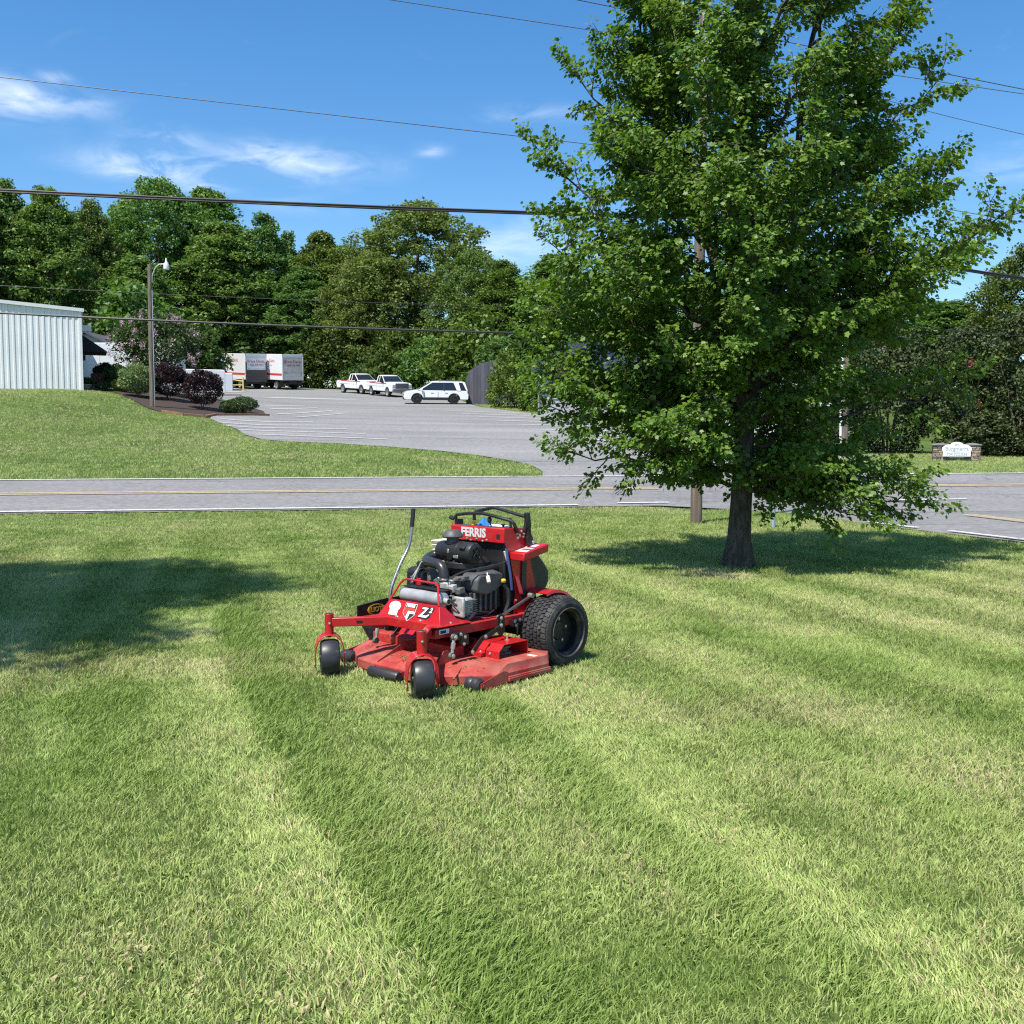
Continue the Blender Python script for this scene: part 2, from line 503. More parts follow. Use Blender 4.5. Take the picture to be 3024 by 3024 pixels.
def stripe(name, pts, w, mat, off):
    """painted line along pts laid over the terrain"""
    P = []
    for a, b in zip(pts[:-1], pts[1:]):
        a = Vector(a); b = Vector(b); k = max(1, int((b - a).length / 1.0))
        P += [a + (b - a) * j / k for j in range(k)]
    P.append(Vector(pts[-1]))
    vs = []; fs = []
    for i, p in enumerate(P):
        t = (P[min(i + 1, len(P) - 1)] - P[max(i - 1, 0)]).normalized(); nrm = Vector((-t.y, t.x)) * w / 2
        for q in (p + nrm, p - nrm): vs.append((q.x, q.y, tz(q.x, q.y) + off))
    for i in range(len(P) - 1): fs.append((2 * i, 2 * i + 1, 2 * i + 3, 2 * i + 2))
    me = bpy.data.meshes.new(name); me.from_pydata(vs, [], fs); me.update()
    if me.polygons[0].normal.z < 0: me.flip_normals()
    o = link_mesh(name, me, mat); o['kind'] = 'structure'
    return o
L1 = ROAD + .028
stripe('road_marking', rline(-70, 1.6, lambda x: near_edge(x) + .18), .13, M_white, L1)
stripe('road_marking', rline(2.6, 3.9, lambda x: near_edge(x) + .45, .5), .13, M_white, L1)
stripe('road_marking', rline(6.4, 7.2, lambda x: near_edge(x) + .45, .5), .13, M_white, L1)
stripe('road_marking', rline(-70, .2, lambda x: far_edge(x) - .16), .13, M_white, L1)
stripe('road_marking', rline(-.1, 12.4, lambda x: far_edge(x) - .16), .11, M_white, L1)
stripe('road_marking', rline(13.0, 80, lambda x: far_edge(x) - .16), .14, M_white, L1)
for d in (3.62, 3.92):
    stripe('road_marking', rline(-70, 4.1, lambda x: near_edge(x) + d), .11, M_yellow, L1)
    stripe('road_marking', rline(11.2, 80, lambda x: near_edge(x) + d), .11, M_yellow, L1)
stripe('road_marking', [(6.87, 19.75), (7.1, 19.0), (7.3, 18.4)], .12, M_white, L1)
stripe('road_marking', [(7.6, 17.75), (8.12, 16.2), (9.5, 12.6), (12.8, 4)], .12, M_white, L1)
for d in (0, .2):
    stripe('road_marking', [(9.55 + d, 21.6), (9.9 + d, 19.6), (10.9 + d, 15.0), (13.5 + d, 6)], .10, M_yellow, L1)
stripe('road_marking', rline(9.9, 12.0, lambda x: near_edge(x) + .4, .6), .12, M_white, L1)
LL = ROAD + .034
for a, b in [((-11.67, 46.95), (-5.51, 45.33)), ((-13.16, 49.49), (-6.88, 48.26)), ((-14.21, 51.09), (-8.23, 51.14)), ((-15.04, 52.43), (-9.52, 53.68)), ((-15.4, 54.4), (-10.85, 56.24)), ((-12.55, 60.0), (-10.54, 64.99)),
             ((-14.0, 61.6), (-11.81, 68.0)), ((-15.3, 65.2), (-13.31, 70.28)), ((-16.2, 67.5), (-14.51, 72.22)), ((2.55, 49.37), (5.8, 49.19)), ((1.47, 52.94), (5.4, 52.7)), ((.3, 56.74), (4.9, 55.9)), ((-.83, 59.94), (4.2, 58.9)),
             ((-2.08, 63.41), (3.0, 62.0)), ((-3.27, 66.52), (1.9, 65.1)), ((-4.4, 69.8), (.6, 68.3)), ((2.55, 49.37), (5.93, 43.1))]:
    stripe('parking_line', [a, b], .12 if a != (2.55, 49.37) else .14, M_white, LL)

# mulch bed with a timber edge
M_mulch = M('mulch', (.045, .028, .02), .95, var=.5, scale=14, bump=1.0, bscale=22)
bed_poly = [(-23.3, 60.2), (-22.4, 58.9), (-20.5, 56.2), (-19.2, 54.3), (-18.4, 53.8), (-17.2, 54.0), (-16.3, 54.6), (-16.25, 56.0), (-15.2, 58.5), (-14.3, 60.0), (-15.2, 62.8), (-17.5, 65.6), (-20, 66), (-23, 64.5)]
draped('mulch_bed', bed_poly, M_mulch, .035, .8)
M_timber = M('bed timber', (.30, .16, .08), .9, var=.25, scale=5, bump=.3)
ep = [(-18.3, 53.75), (-17.2, 53.9), (-16.2, 54.5), (-16.15, 56.0), (-15.1, 58.5), (-14.15, 60.0)]
bed_edge = thing('timber_edging', 'low brown timber edging around the mulch bed beside the car park', 'edging', (ep[2][0], ep[2][1], tz(*ep[2])))
for a, b in zip(ep[:-1], ep[1:]):
    m_ = MB(); A = Vector((a[0], a[1], tz(*a) + .06)); B = Vector((b[0], b[1], tz(*b) + .06))
    o0 = bed_edge.location
    d = (B - A); ang = math.atan2(d.y, d.x)
    m_.box((A + B) / 2 - o0, (d.length - .02, .12, .14), Euler((0, -math.asin(d.z / d.length), ang)).to_matrix())
    m_.build('timber', M_timber, bed_edge, .012)

# ---------------------------------------------------------------- the mower (local: +x forward, +y its left side, z up)
M_red = M('mower red paint', (.44, .012, .016), .36, var=.10, scale=7, col2=(.36, .05, .04), c2lo=.58, c2hi=.75, c2scale=9, coat=.25, bump=.03, bscale=120)
M_reddust = M('mower red paint, dusty', (.34, .030, .025), .6, var=.16, scale=9, col2=(.36, .135, .092), c2lo=.40, c2hi=.70, c2scale=5, bump=.05, bscale=60)
M_redworn = M('mower red paint, worn', (.40, .02, .02), .5, var=.15, scale=12, col2=(.30, .10, .07), c2lo=.52, c2hi=.7, c2scale=11)
M_blk = M('black painted steel', (.012, .012, .013), .45, var=.2, scale=8)
M_plast = M('black plastic', (.018, .018, .02), .42, var=.2, scale=10, col2=(.06, .055, .05), c2lo=.6, c2hi=.8, c2scale=7)
M_plastg = M('dark grey plastic', (.075, .076, .078), .55, var=.15, scale=9, col2=(.14, .13, .115), c2lo=.55, c2hi=.75, c2scale=8)
M_hose = M('rubber hose', (.03, .031, .033), .32)
M_rub = M('tyre rubber', (.022, .022, .023), .7, var=.25, scale=14, col2=(.075, .068, .055), c2lo=.52, c2hi=.72, c2scale=8, bump=.1, bscale=50)
M_caster = M('caster rubber', (.03, .031, .034), .42, var=.2, scale=10, col2=(.10, .09, .075), c2lo=.6, c2hi=.75, c2scale=9)
M_rim = M('tyre rim black', (.014, .014, .014), .5, var=.3, scale=9, col2=(.10, .085, .07), c2lo=.55, c2hi=.75, c2scale=6)
M_rimlip = M('tyre rim worn lip', (.035, .032, .03), .6, .1, var=.25, scale=12, col2=(.16, .13, .10), c2lo=.5, c2hi=.7, c2scale=7)
M_zinc = M('zinc hardware', (.62, .60, .55), .38, .85, var=.15, scale=30)
M_steel = M('bare steel', (.42, .42, .42), .35, .9, var=.12, scale=20)
M_muf = M('muffler steel', (.50, .50, .50), .45, .45, var=.18, scale=10, col2=(.22, .18, .14), c2lo=.6, c2hi=.75, c2scale=5)
M_alu = M('cast aluminium', (.47, .47, .45), .5, .3, var=.25, scale=30, col2=(.20, .18, .15), c2lo=.55, c2hi=.7, c2scale=18)
M_dirtyalu = M('oily casting', (.13, .125, .115), .6, .35, var=.4, scale=30, col2=(.30, .26, .20), c2lo=.55, c2hi=.7, c2scale=20)
M_cream = M('cream plastic', (.72, .67, .52), .45, var=.06)
M_yel = M('yellow cap plastic', (.72, .47, .03), .4)
M_blueh = M('blue hose', (.05, .10, .26), .5)
M_silver = M('silver lettering', (.62, .61, .60), .5)
M_wht = M('white sticker', (.80, .79, .77), .5)
M_ink = M('dark sticker print', (.02, .02, .025), .5)
M_pink = M('pink sticker print', (.70, .42, .44), .5)
M_grey_print = M('grey sticker print', (.45, .45, .46), .5)
M_warn = M('yellow sticker', (.70, .45, .05), .5)
M_redpr = M('red sticker print', (.52, .05, .04), .5)

fwd = Vector((-.68, -.733, 0)).normalized()
mower = thing('stand_on_mower', 'red stand-on lawn mower with black engine parked on the near lawn', 'mower', (-.098, 7.59, 0), math.atan2(fwd.y, fwd.x))
mw = mower
def bolt(parent, p, nrm=(0, 1, 0), r=.008, mat=None):
    b = MB(); n = Vector(nrm).normalized(); p = Vector(p)
    b.lathe([(r * 1.25, 0), (r * 1.25, .002), (r, .002), (r * .92, .007), (r * .5, .0085)], p, n, 8)
    return b.build('bolt', mat or M_zinc, parent)

# --- rear wheels
def rear_wheel(sy):
    c = Vector((-.09, sy * .47, .252)); hw = .13
    t = MB()
    Rr = .247
    prof = [(.172, -hw + .015), (.178, -hw - .002), (.205, -hw - .008), (.232, -hw + .004), (.243, -hw + .03), (Rr, -.05), (Rr + .002, 0), (Rr, .05), (.243, hw - .03), (.232, hw - .004), (.205, hw + .008), (.178, hw + .002), (.172, hw - .015)]
    t.lathe(prof, c, (0, 1, 0), 56, cap=False)
    tyre = t.build('rear_wheel', M_rub, mw)
    # turf tread: five staggered rows of lugs
    k = MB(); N = 40
    for row in range(7):
        y0 = (row - 3) * .034
        edge = abs(row - 3) == 3
        for i in range(N):
            th = 2 * math.pi * (i + (.5 if row % 2 else 0)) / N
            rr = Rr - (.008 if edge else 0)
            rad = Vector((math.cos(th), 0, math.sin(th))); tan = Vector((-math.sin(th), 0, math.cos(th)))
            A = Vector((0, 1, 0))
            vs = []
            for h, sc in ((-.006, 1.0), (.0095, .86)):
                for (du, dv) in ((-1, -1), (1, -1), (1, 1), (-1, 1)):
                    sk = .004 * dv * (1 if row % 2 else -1)
                    vs.append(c + rad * (rr + h - (0.006 * dv * (row - 3) / 3 if edge else 0)) + A * (y0 + dv * (.0155 if not edge else .019) * sc) + tan * (du * .0145 * sc + sk))
            k.add(vs, [(0, 1, 2, 3), (4, 5, 6, 7), (0, 1, 5, 4), (1, 2, 6, 5), (2, 3, 7, 6), (3, 0, 4, 7)])
    tr = k.build('tread', M_rub, tyre, smooth=0); tr['kind'] = 'stuff'
    r = MB(); o = sy
    r.lathe([(.176, o * (hw - .004)), (.180, o * (hw + .006)), (.174, o * (hw + .010)), (.168, o * (hw + .002)), (.166, o * (hw - .02)), (.158, o * (hw - .024)), (.154, o * (hw - .03)), (.150, o * .03)], c, (0, 1, 0), 48, cap=False)
    r.build('rim_lip', M_rimlip, tyre)
    d = MB()
    d.lathe([(.153, o * .02), (.153, o * .085), (.149, o * .085), (.146, o * .035), (.07, o * .03), (.065, o * .045), (.03, o * .05), (.001, o * .05)], c, (0, 1, 0), 40)
    d.build('rim', M_rim, tyre)
    for i in range(5):
        th = 2 * math.pi * i / 5 + .4
        bolt(tyre, c + Vector((math.cos(th) * .085, o * .033, math.sin(th) * .085)), (0, o, 0), .011)
    return tyre
for sy in (1, -1): rear_wheel(sy)

# --- fenders over the rear wheels
for sy in (1, -1):
    f = MB(); rings = []
    for i in range(13):
        th = R(70 + i * 9.5)
        p = Vector((-.09 + math.cos(th) * .292, 0, .252 + math.sin(th) * .292))
        q = Vector((-.09 + math.cos(th) * .286, 0, .252 + math.sin(th) * .286))
        y0, y1 = sy * .285, sy * .475
        lip = Vector((-.09 + math.cos(th) * .272, 0, .252 + math.sin(th) * .272))
        rings.append([(p.x, y0, p.z), (p.x, y1, p.z), (lip.x, y1 + sy * .006, lip.z), (lip.x, y1, lip.z), (q.x, y1 - sy * .004, q.z), (q.x, y0, q.z)])
    f.loft(rings)
    f.build('fender', M_red, mw)

# --- mower deck
deck_u = [(.12, -.59), (.22, -.67), (.70, -.67), (.83, -.42), (.87, -.22), (.81, -.06), (.81, .06), (.87, .22), (.81, .42), (.62, .665), (.22, .67), (.12, .59)]
deck_l = [(.115, -.595), (.215, -.68), (.83, -.68), (1.01, -.40), (1.045, -.18), (1.045, -.06), (1.045, .06), (1.045, .18), (1.0, .42), (.74, .68), (.215, .678), (.115, .595)]
dm = MB()
def off(poly, z): return [(a, b, z) for a, b in poly]
sk = [(a + .006, b * 1.006) for a, b in deck_l]
dm.loft([off(deck_u, .148), off(deck_l, .095), off(sk, .091), off(sk, .030)], True)
deck = dm.build('deck', M_reddust, mw, .004)
b_ = MB(); b_.box((.42, .688, .062), (.42, .014, .012)); b_.box((.42, .690, .045), (.42, .018, .026)); b_.build('deck_side_rib', M_reddust, deck, .004)
st = MB(); st.plate([(.30, .58, .1500), (.30, .655, .1500), (.335, .655, .1500), (.335, .58, .1500)], .002); st.build('deck_sticker', M_cream, deck)
for bb in (-.17, .335):     # upright plates on the deck
    p = MB(); p.prism([(1.03, .096), (.80, .14), (.70, .148), (.70, .205), (.78, .21), (1.03, .11)] if bb < 0 else [(.97, .10), (.84, .14), (.80, .20), (.845, .225), (.885, .225)], 'y', bb - .003, bb + .003)
    p.build('deck_fin', M_reddust, deck)
p = MB(); p.prism([(.70, .148), (.70, .21), (.66, .22), (.62, .22), (.62, .148)], 'y', -.62, .26); p.build('deck_rear_step', M_redworn, deck, .004)
p = MB(); p.box((.92, .50, .105), (.16, .012, .010), Euler((0, .25, .5)).to_matrix()); p.build('deck_rib', M_reddust, deck)
clip = np.random.default_rng(3); nc_ = 260
cp_ = np.c_[clip.normal(.86, .05, nc_), clip.normal(.0, .05, nc_), .125 + clip.random(nc_) * .02]
cp_[140:, 0] = clip.uniform(.55, .95, 120); cp_[140:, 1] = clip.uniform(-.6, .6, 120); cp_[140:, 2] = np.interp(cp_[140:, 0], [.81, 1.0], [.150, .108])
CLIPS = (cp_, clip.normal(size=(nc_, 3)) * np.array([1, 1, .25]), clip.normal(size=(nc_, 3)) * .3 + np.array([0, 0, 1.0]), clip.uniform(.018, .04, nc_))
# belt cover on the mower's left
for sy in (1, -1):
    q = MB(); t = .004
    sec = [(.56, .149), (.56, .195), (.51, .24), (.27, .24), (.27, .149)]
    inn = [(.56 - t, .149), (.56 - t, .193), (.509, .24 - t), (.27 + t, .24 - t), (.27 + t, .149)]
    y0, y1 = sy * .26, sy * .535
    n = len(sec)
    vs = [(a, y0, z) for a, z in sec] + [(a, y1, z) for a, z in sec] + [(a, y0, z) for a, z in inn] + [(a, y1, z) for a, z in inn]
    fs = []
    for i in range(n - 1):
        fs += [(i, i + 1, n + i + 1, n + i), (2 * n + i, 2 * n + i + 1, 3 * n + i + 1, 3 * n + i), (n + i, n + i + 1, 3 * n + i + 1, 3 * n + i), (i, i + 1, 2 * n + i + 1, 2 * n + i)]
    q.add(vs, fs)
    cov = q.build('belt_cover', M_red, mw, 0)
    fl = MB(); fl.box((.575, sy * .33, .163), (.04, .14, .028)); fl.build('cover_flange', M_red, cov, .003)
    for yy in (.36, .45): bolt(cov, (.561, sy * yy, .175), (1, 0, 0), .009)
    kn = MB(); kn.lathe([(.018, 0), (.018, .004), (.007, .004), (.007, .03), (.003, .03)], (.37, sy * .43, .24), (0, 0, 1), 10); kn.build('cover_stud', M_zinc, cov)
    pu = MB(); pu.lathe([(.07, 0), (.07, .012), (.055, .02), (.055, .035), (.07, .043), (.07, .055), (.012, .055), (.012, .08)], (.40, sy * .40, .15), (0, 0, 1), 20); pu.build('spindle_pulley', M_dirtyalu, cov)
# anti-scalp rollers
for (a, y, z, sy) in ((.915, .655, .058, 1), (.93, -.62, .058, -1)):
    w = MB(); w.lathe([(.012, -.066), (.03, -.064), (.046, -.05), (.050, -.03), (.047, -.008), (.043, 0), (.047, .008), (.050, .03), (.046, .05), (.03, .064), (.012, .066)], (a, y, z), (0, 1, 0), 20)
    rl = w.build('deck_roller', M_caster, mw)
    br = MB(); br.plate([(a + .03, y + sy * .082, z + .02), (a - .03, y + sy * .082, z - .03), (a - .22, y + sy * .07, z - .01), (a - .25, y + sy * .06, z + .05), (a - .20, y + sy * .065, z + .065)], .006); br.build('roller_bracket', M_reddust, rl)
    ax = MB(); ax.cyl((a, y - .075, z), (a, y + sy * .09, z), .012, 10); ax.build('axle', M_redworn, rl)
w = MB(); w.lathe([(.01, -.15), (.03, -.15), (.037, -.14), (.038, 0), (.037, .14), (.03, .15), (.01, .15)], (1.095, -.02, .052), (0, 1, 0), 20)
rl = w.build('front_roller', M_caster, mw)
for yy in (-.165, .125):
    br = MB(); br.plate([(1.11, yy, .04), (1.11, yy, .075), (.98, yy, .10), (.98, yy, .05)], .006); br.build('roller_bracket', M_reddust, rl); bolt(rl, (1.095, yy - .003, .058), (0, -1, 0), .009)
# discharge chute of black rubber on the mower's right
c_ = MB(); c_.loft([[(.78, -.70, .30), (.78, -.705, .305), (.775, -.71, .40), (.775, -.70, .40)], [(.52, -.70, .31), (.52, -.705, .31), (.52, -.71, .425), (.52, -.70, .425)], [(.33, -.70, .31), (.33, -.705, .31), (.33, -.71, .43), (.33, -.70, .43)]])
ch = c_.build('discharge_chute', M_plast, mw)
c_ = MB(); c_.plate([(.775, -.70, .305), (.33, -.70, .31), (.33, -.62, .14), (.72, -.62, .14)], .008); c_.build('chute_flap', M_plast, ch)
ov = [(.60 + .085 * math.cos(t * math.pi / 12), -.697, .355 + .042 * math.sin(t * math.pi / 12)) for t in range(24)]
c_ = MB(); c_.plate(ov, .002); c_.build('chute_sticker', M_warn, ch)
ov = [(.60 + .076 * math.cos(t * math.pi / 12), -.6955, .355 + .035 * math.sin(t * math.pi / 12)) for t in range(24)]
c_ = MB(); c_.plate(ov, .002); c_.build('sticker_print', M_ink, ch)
text('sticker_lettering', 'ELIOTE', M_warn, ch, (.60, -.694, .355), (-1, 0, 0), (0, 0, 1), .05, .001)

# --- front casters
hd = Vector((.22, -.975, 0)).normalized()
Rm = Matrix.Rotation(-mower.rotation_euler.z, 3, 'Z')
hl = Rm @ hd; al = Vector((-hl.y, hl.x, 0))          # caster heading and axle in mower axes
for sy in (1, -1):
    top = Vector((1.205, sy * .475, 0))
    g = MB(); g.lathe([(.0, .282), (.028, .282), (.031, .285), (.031, .422), (.028, .425), (.026, .425), (.024, .421), (0, .421)], top, (0, 0, 1), 24)
    cas = g.build('caster_tube', M_red, mw)
    cp = MB(); cp.lathe([(.0, .421), (.0245, .421), (.023, .4255), (0, .4255)], top, (0, 0, 1), 18); cp.build('dust_cap', M_plast, cas)
    bolt(cas, top + Vector((.0, 0, .36)) + hl * .031, hl, .007)
    wc = top + hl * .035 + Vector((0, 0, .124))
    w = MB(); hw = .066; Rw = .127
    w.lathe([(.055, -hw + .008), (.075, -hw), (.103, -hw + .001), (.118, -hw + .009), (.1255, -hw + .028), (Rw, 0), (.1255, hw - .028), (.118, hw - .009), (.103, hw - .001), (.075, hw), (.055, hw - .008)], wc, al, 40, cap=False)
    wh = w.build('caster_wheel', M_caster, cas)
    w = MB(); w.lathe([(.012, -.07), (.03, -.07), (.034, -.05), (.056, -.045), (.056, .045), (.034, .05), (.03, .07), (.012, .07)], wc, al, 24); w.build('hub', M_rim, wh)
    # fork: a bent strap over the wheel
    fk = MB(); prof = []
    Wd = .102
    path = [(-Wd, .055), (-Wd, .13), (-Wd + .005, .20), (-Wd + .022, .245), (-Wd + .055, .277), (0, .287), (Wd - .055, .277), (Wd - .022, .245), (Wd - .005, .20), (Wd, .13), (Wd, .055)]
    rings = []
    for (u, z) in path:
        tt = (z - .06) / .21
        half = .026 + .052 * max(0, min(1, tt)) ** .7
        ctr = top + hl * (.035 * (1 - tt))
        n_in = 1 if abs(u) < 1e-6 else (1 - .006 / max(abs(u), .03))
        a = ctr + al * u; ai = ctr + al * (u * (1 - .07))
        rings.append([a + hl * half + Vector((0, 0, z)), a - hl * half + Vector((0, 0, z)), ai - hl * half + Vector((0, 0, z - (.006 if tt > .6 else 0))), ai + hl * half + Vector((0, 0, z - (.006 if tt > .6 else 0)))])
    fk.loft(rings)
    fork = fk.build('caster_fork', M_red, cas, .002)
    for s2 in (-1, 1):
        bolt(fork, wc + al * (s2 * Wd) + Vector((0, 0, -.045 + .0)), al * s2, .010)
        # outer guard plate
    sp = MB(); sp.cyl(top + Vector((0, 0, .262)), top + Vector((0, 0, .29)), .018, 12); sp.build('spindle', M_blk, cas)

# --- frame
def bar(m, p, q, w, h):
    """rectangular bar from p to q, w wide, h high"""
    p, q = Vector(p), Vector(q); d = q - p
    ang = math.atan2(d.y, d.x); pit = -math.atan2(d.z, math.hypot(d.x, d.y))
    m.box((p + q) / 2, (d.length, w, h), Euler((0, pit, ang)).to_matrix())
f = MB()
bar(f, (.88, -.215, .365), (.88, .215, .365), .05, .062)
front_bar = f.build('front_crossbar', M_red, mw, .005)
for sy in (1, -1):
    f = MB(); bar(f, (1.19, sy * .46, .365), (.865, sy * .20, .365), .05, .0615); arm = f.build('caster_arm', M_red, mw, .005)
    sl = MB(); c0 = Vector((1.19, sy * .46, .365)).lerp(Vector((.865, sy * .20, .365)), .45); d0 = (Vector((.865, sy * .20, 0)) - Vector((1.19, sy * .46, 0))).normalized(); n0 = Vector((-d0.y, d0.x, 0)) * sy * -1
    if n0.x < 0: n0 = -n0
    pts = []
    for k in range(16):
        t = 2 * math.pi * k / 16
        pts.append(c0 + n0 * .0258 + d0 * (math.copysign(.014, math.cos(t)) + .009 * math.cos(t)) + Vector((0, 0, .009 * math.sin(t))))
    sl.plate(pts, .0015); sl.build('arm_slot', M_blk, arm)
    f = MB(); bar(f, (.95, sy * .30, .342), (.02, sy * .30, .345), .05, .062); f.build('frame_rail', M_redworn, mw, .004)
    f = MB(); f.plate([(.86, sy * .20, .3985), (1.02, sy * .33, .3985), (.93, sy * .335, .386), (.62, sy * .335, .385), (.62, sy * .20, .3985)], .005); f.build('frame_gusset', M_red, mw)
f = MB(); f.box((.52, 0, .374), (.72, .54, .008)); f.build('engine_plate', M_redworn, mw)

# --- front panel with the badges
pan = MB()
pan.loft([[(.905, -.325, .384), (.905, .325, .384), (.842, .25, .512), (.842, -.25, .512)], [(.899, -.323, .382), (.899, .323, .382), (.836, .249, .510), (.836, -.249, .510)]])
panel = pan.build('front_panel', M_red, mw, .003)
for sy in (1, -1):
    s_ = MB(); s_.plate([(.902, sy * .323, .384), (.84, sy * .25, .511), (.80, sy * .262, .495), (.72, sy * .32, .40), (.72, sy * .324, .384)], .005); s_.build('panel_side', M_red, panel)
    bolt(panel, (.80, sy * .315, .40), (.3, sy, .5), .009)
    bolt(panel, (.896, sy * .12, .404), (.9, 0, .44), .009)
PX = Vector((0, 1, 0)); PY = (Vector((.842, 0, .512)) - Vector((.905, 0, .384))).normalized(); PN = PX.cross(PY)
if PN.x < 0: PN = -PN
PO = Vector((.8735, 0, .448))
def on_panel(u, v, d=.0): return PO + PX * u + PY * v + PN * (.0012 + d)
def decal(name, pts, mat, d, parent=None):
    m_ = MB(); m_.plate([on_panel(u, v, d) for u, v in pts], .0014); return m_.build(name, mat, parent or panel, smooth=0)
# bread-shaped white sticker
bx, by = -.172, .004
br = [(-.042, -.046), (.044, -.046), (.044, -.005), (.056, .008), (.057, .028), (.045, .042), (.028, .052), (.0, .055), (-.026, .052), (-.046, .042), (-.058, .028), (-.056, .008), (-.043, -.004)]
stick = decal('loaf_sticker', [(bx + u, by + v) for u, v in br], M_wht, .0016)
for (u, v, w_, m2) in ((0, .018, .05, M_pink), (0, .009, .056, M_pink), (-.018, -.015, .026, M_grey_print), (.02, -.016, .026, M_grey_print)):
    decal('sticker_print', [(bx + u - w_ / 2, by + v - .0028), (bx + u + w_ / 2, by + v - .0028), (bx + u + w_ / 2, by + v + .0028), (bx + u - w_ / 2, by + v + .0028)], m2, .0034, stick)
# shield badge
sx_, sy_ = -.012, .0
sh = lambda k: [(sx_ + u * k, sy_ + v * k) for u, v in [(-.058, .058), (.058, .058), (.06, -.02), (.005, -.068), (-.062, -.014)]]
badge = decal('shield_badge', sh(1.0), M_wht, .0016)
decal('badge_field', sh(.94), M_ink, .0034, badge)
decal('badge_red', [(sx_ + u, sy_ + v) for u, v in [(-.052, .026), (.054, .026), (.054, .008), (-.012, .008), (-.022, -.036), (-.054, -.010)]], M_redpr, .005, badge)
decal('badge_chevron', [(sx_ + u, sy_ + v) for u, v in [(-.010, .004), (.056, .004), (.056, -.014), (.012, -.014), (.004, -.060), (-.018, -.040)]], M_wht, .005, badge)
text('badge_lettering', 'FERRIS', M_wht, badge, on_panel(sx_, sy_ + .041, .005), PX, PY, .031, .0012)
# Z2 mark
zx, zy = .145, .012
zmark = decal('model_mark', [(zx + u * 1.13, zy + v * 1.18) for u, v in [(-.040, .034), (.012, .036), (.062, .036), (.064, .020), (.045, -.002), (.050, -.022), (.02, -.038), (-.06, -.036), (-.062, -.030), (-.012, .014), (-.042, .018)]], M_ink, .0016)
decal('model_letter', [(zx + u, zy + v) for u, v in [(-.038, .034), (.02, .034), (-.020, -.020), (.012, -.022), (.036, -.010), (.046, -.012), (.022, -.036), (-.06, -.035), (-.002, .020), (-.04, .022)]], M_wht, .0034, zmark)
text('model_numeral', '2', M_wht, zmark, on_panel(zx + .048, zy + .018, .0034), PX, PY, .048, .002, shear=.2)

# --- engine, muffler, guard
eng = MB(); eng.box((.42, 0, .47), (.40, .40, .19)); eng.box((.34, 0, .60), (.26, .42, .10)); eng.box((.30, .0, .68), (.22, .38, .10))
engine = eng.build('engine', M_plast, mw, .02)
e = MB()
prof = [(.485, .56), (.505, .58), (.50, .655), (.465, .69), (.27, .70), (.22, .68), (.22, .60), (.30, .56), (.40, .535)]
lowp = [(.50, .42), (.52, .56), (.22, .60), (.20, .42)]
for sgn in (1, -1):
    e2 = MB(); e2.prism(lowp, 'y', sgn * .08, sgn * .215); lo_ = e2.build('crankcase_cover', M_plast, engine, .01)
    for k in range(5):
        e3 = MB(); e3.box((.27 + k * .052, sgn * .222, .49), (.018, .02, .14)); e3.build('cover_rib', M_plastg, lo_, .004)
e.loft([[(a, .10, z) for a, z in prof], [(a, .20, z) for a, z in prof], [(a * .93 + .025, .262, z * .94 + .033) for a, z in prof]])
e.build('cylinder_shroud', M_plastg, engine, .012)
e = MB(); e.loft([[(a, -.10, z) for a, z in prof], [(a, -.20, z) for a, z in prof], [(a * .93 + .025, -.262, z * .94 + .033) for a, z in prof]]); e.build('cylinder_shroud', M_plastg, engine, .012)
e = MB(); e.lathe([(.0, .70), (.15, .70), (.165, .715), (.165, .75), (.14, .775), (.10, .785), (.0, .785)], (.33, 0, 0), (0, 0, 1), 28); e.build('blower_housing', M_plast, engine)
e = MB(); e.box((.585, .215, .48), (.10, .12, .12)); hd_ = e.build('cylinder_head', M_alu, engine, .018)
e = MB(); e.box((.640, .225, .48), (.026, .12, .14)); e.build('valve_cover', M_alu, hd_, .01)
e = MB(); [e.box((.575, .215, .425 + i * .014), (.13, .135, .004)) for i in range(8)]; e.build('cooling_fin', M_dirtyalu, hd_)
e = MB(); e.box((.605, -.175, .475), (.10, .11, .10)); e.build('cylinder_head', M_alu, engine, .018)
rr = random.Random(5)
cb = MB(); cb.box((.60, .05, .60), (.07, .08, .07)); cb.cyl((.60, .05, .57), (.60, .05, .66), .032, 14); cb.cyl((.62, .0, .60), (.62, .11, .60), .014, 10); cb.box((.60, .10, .63), (.05, .05, .04))
carb = cb.build('carburettor', M_alu, engine, .006)
for (p_, d_, m_c, nm_) in (((.635, .09, .585), (.012, .07, .10), M_alu, 'intake_bracket'), ((.63, .16, .60), (.05, .05, .05), M_alu, 'governor_arm'), ((.60, .20, .585), (.06, .05, .04), M_dirtyalu, 'intake_manifold'), ((.65, .05, .53), (.03, .03, .08), M_zinc, 'fuel_solenoid'), ((.64, .13, .52), (.02, .06, .03), M_alu, 'manifold_flange'), ((.55, .16, .66), (.07, .10, .025), M_dirtyalu, 'coil_plate')):
    ex = MB(); ex.box(p_, d_, Euler((.1, .15, .1)).to_matrix()); ex.build(nm_, m_c, engine, .006)
sm = MB()
for i in range(26):     # brackets, levers and fittings around the carburettor
    p = (.58 + rr.uniform(-.05, .09), rr.uniform(-.06, .16), rr.uniform(.42, .67)); d = (rr.uniform(.008, .03), rr.uniform(.008, .04), rr.uniform(.006, .05))
    sm.box(p, d, Euler((rr.uniform(-.4, .4), rr.uniform(-.4, .4), rr.uniform(-.6, .6))).to_matrix())
sm.build('linkage_bracket', M_dirtyalu, carb, .002)['kind'] = 'stuff'
sm = MB()
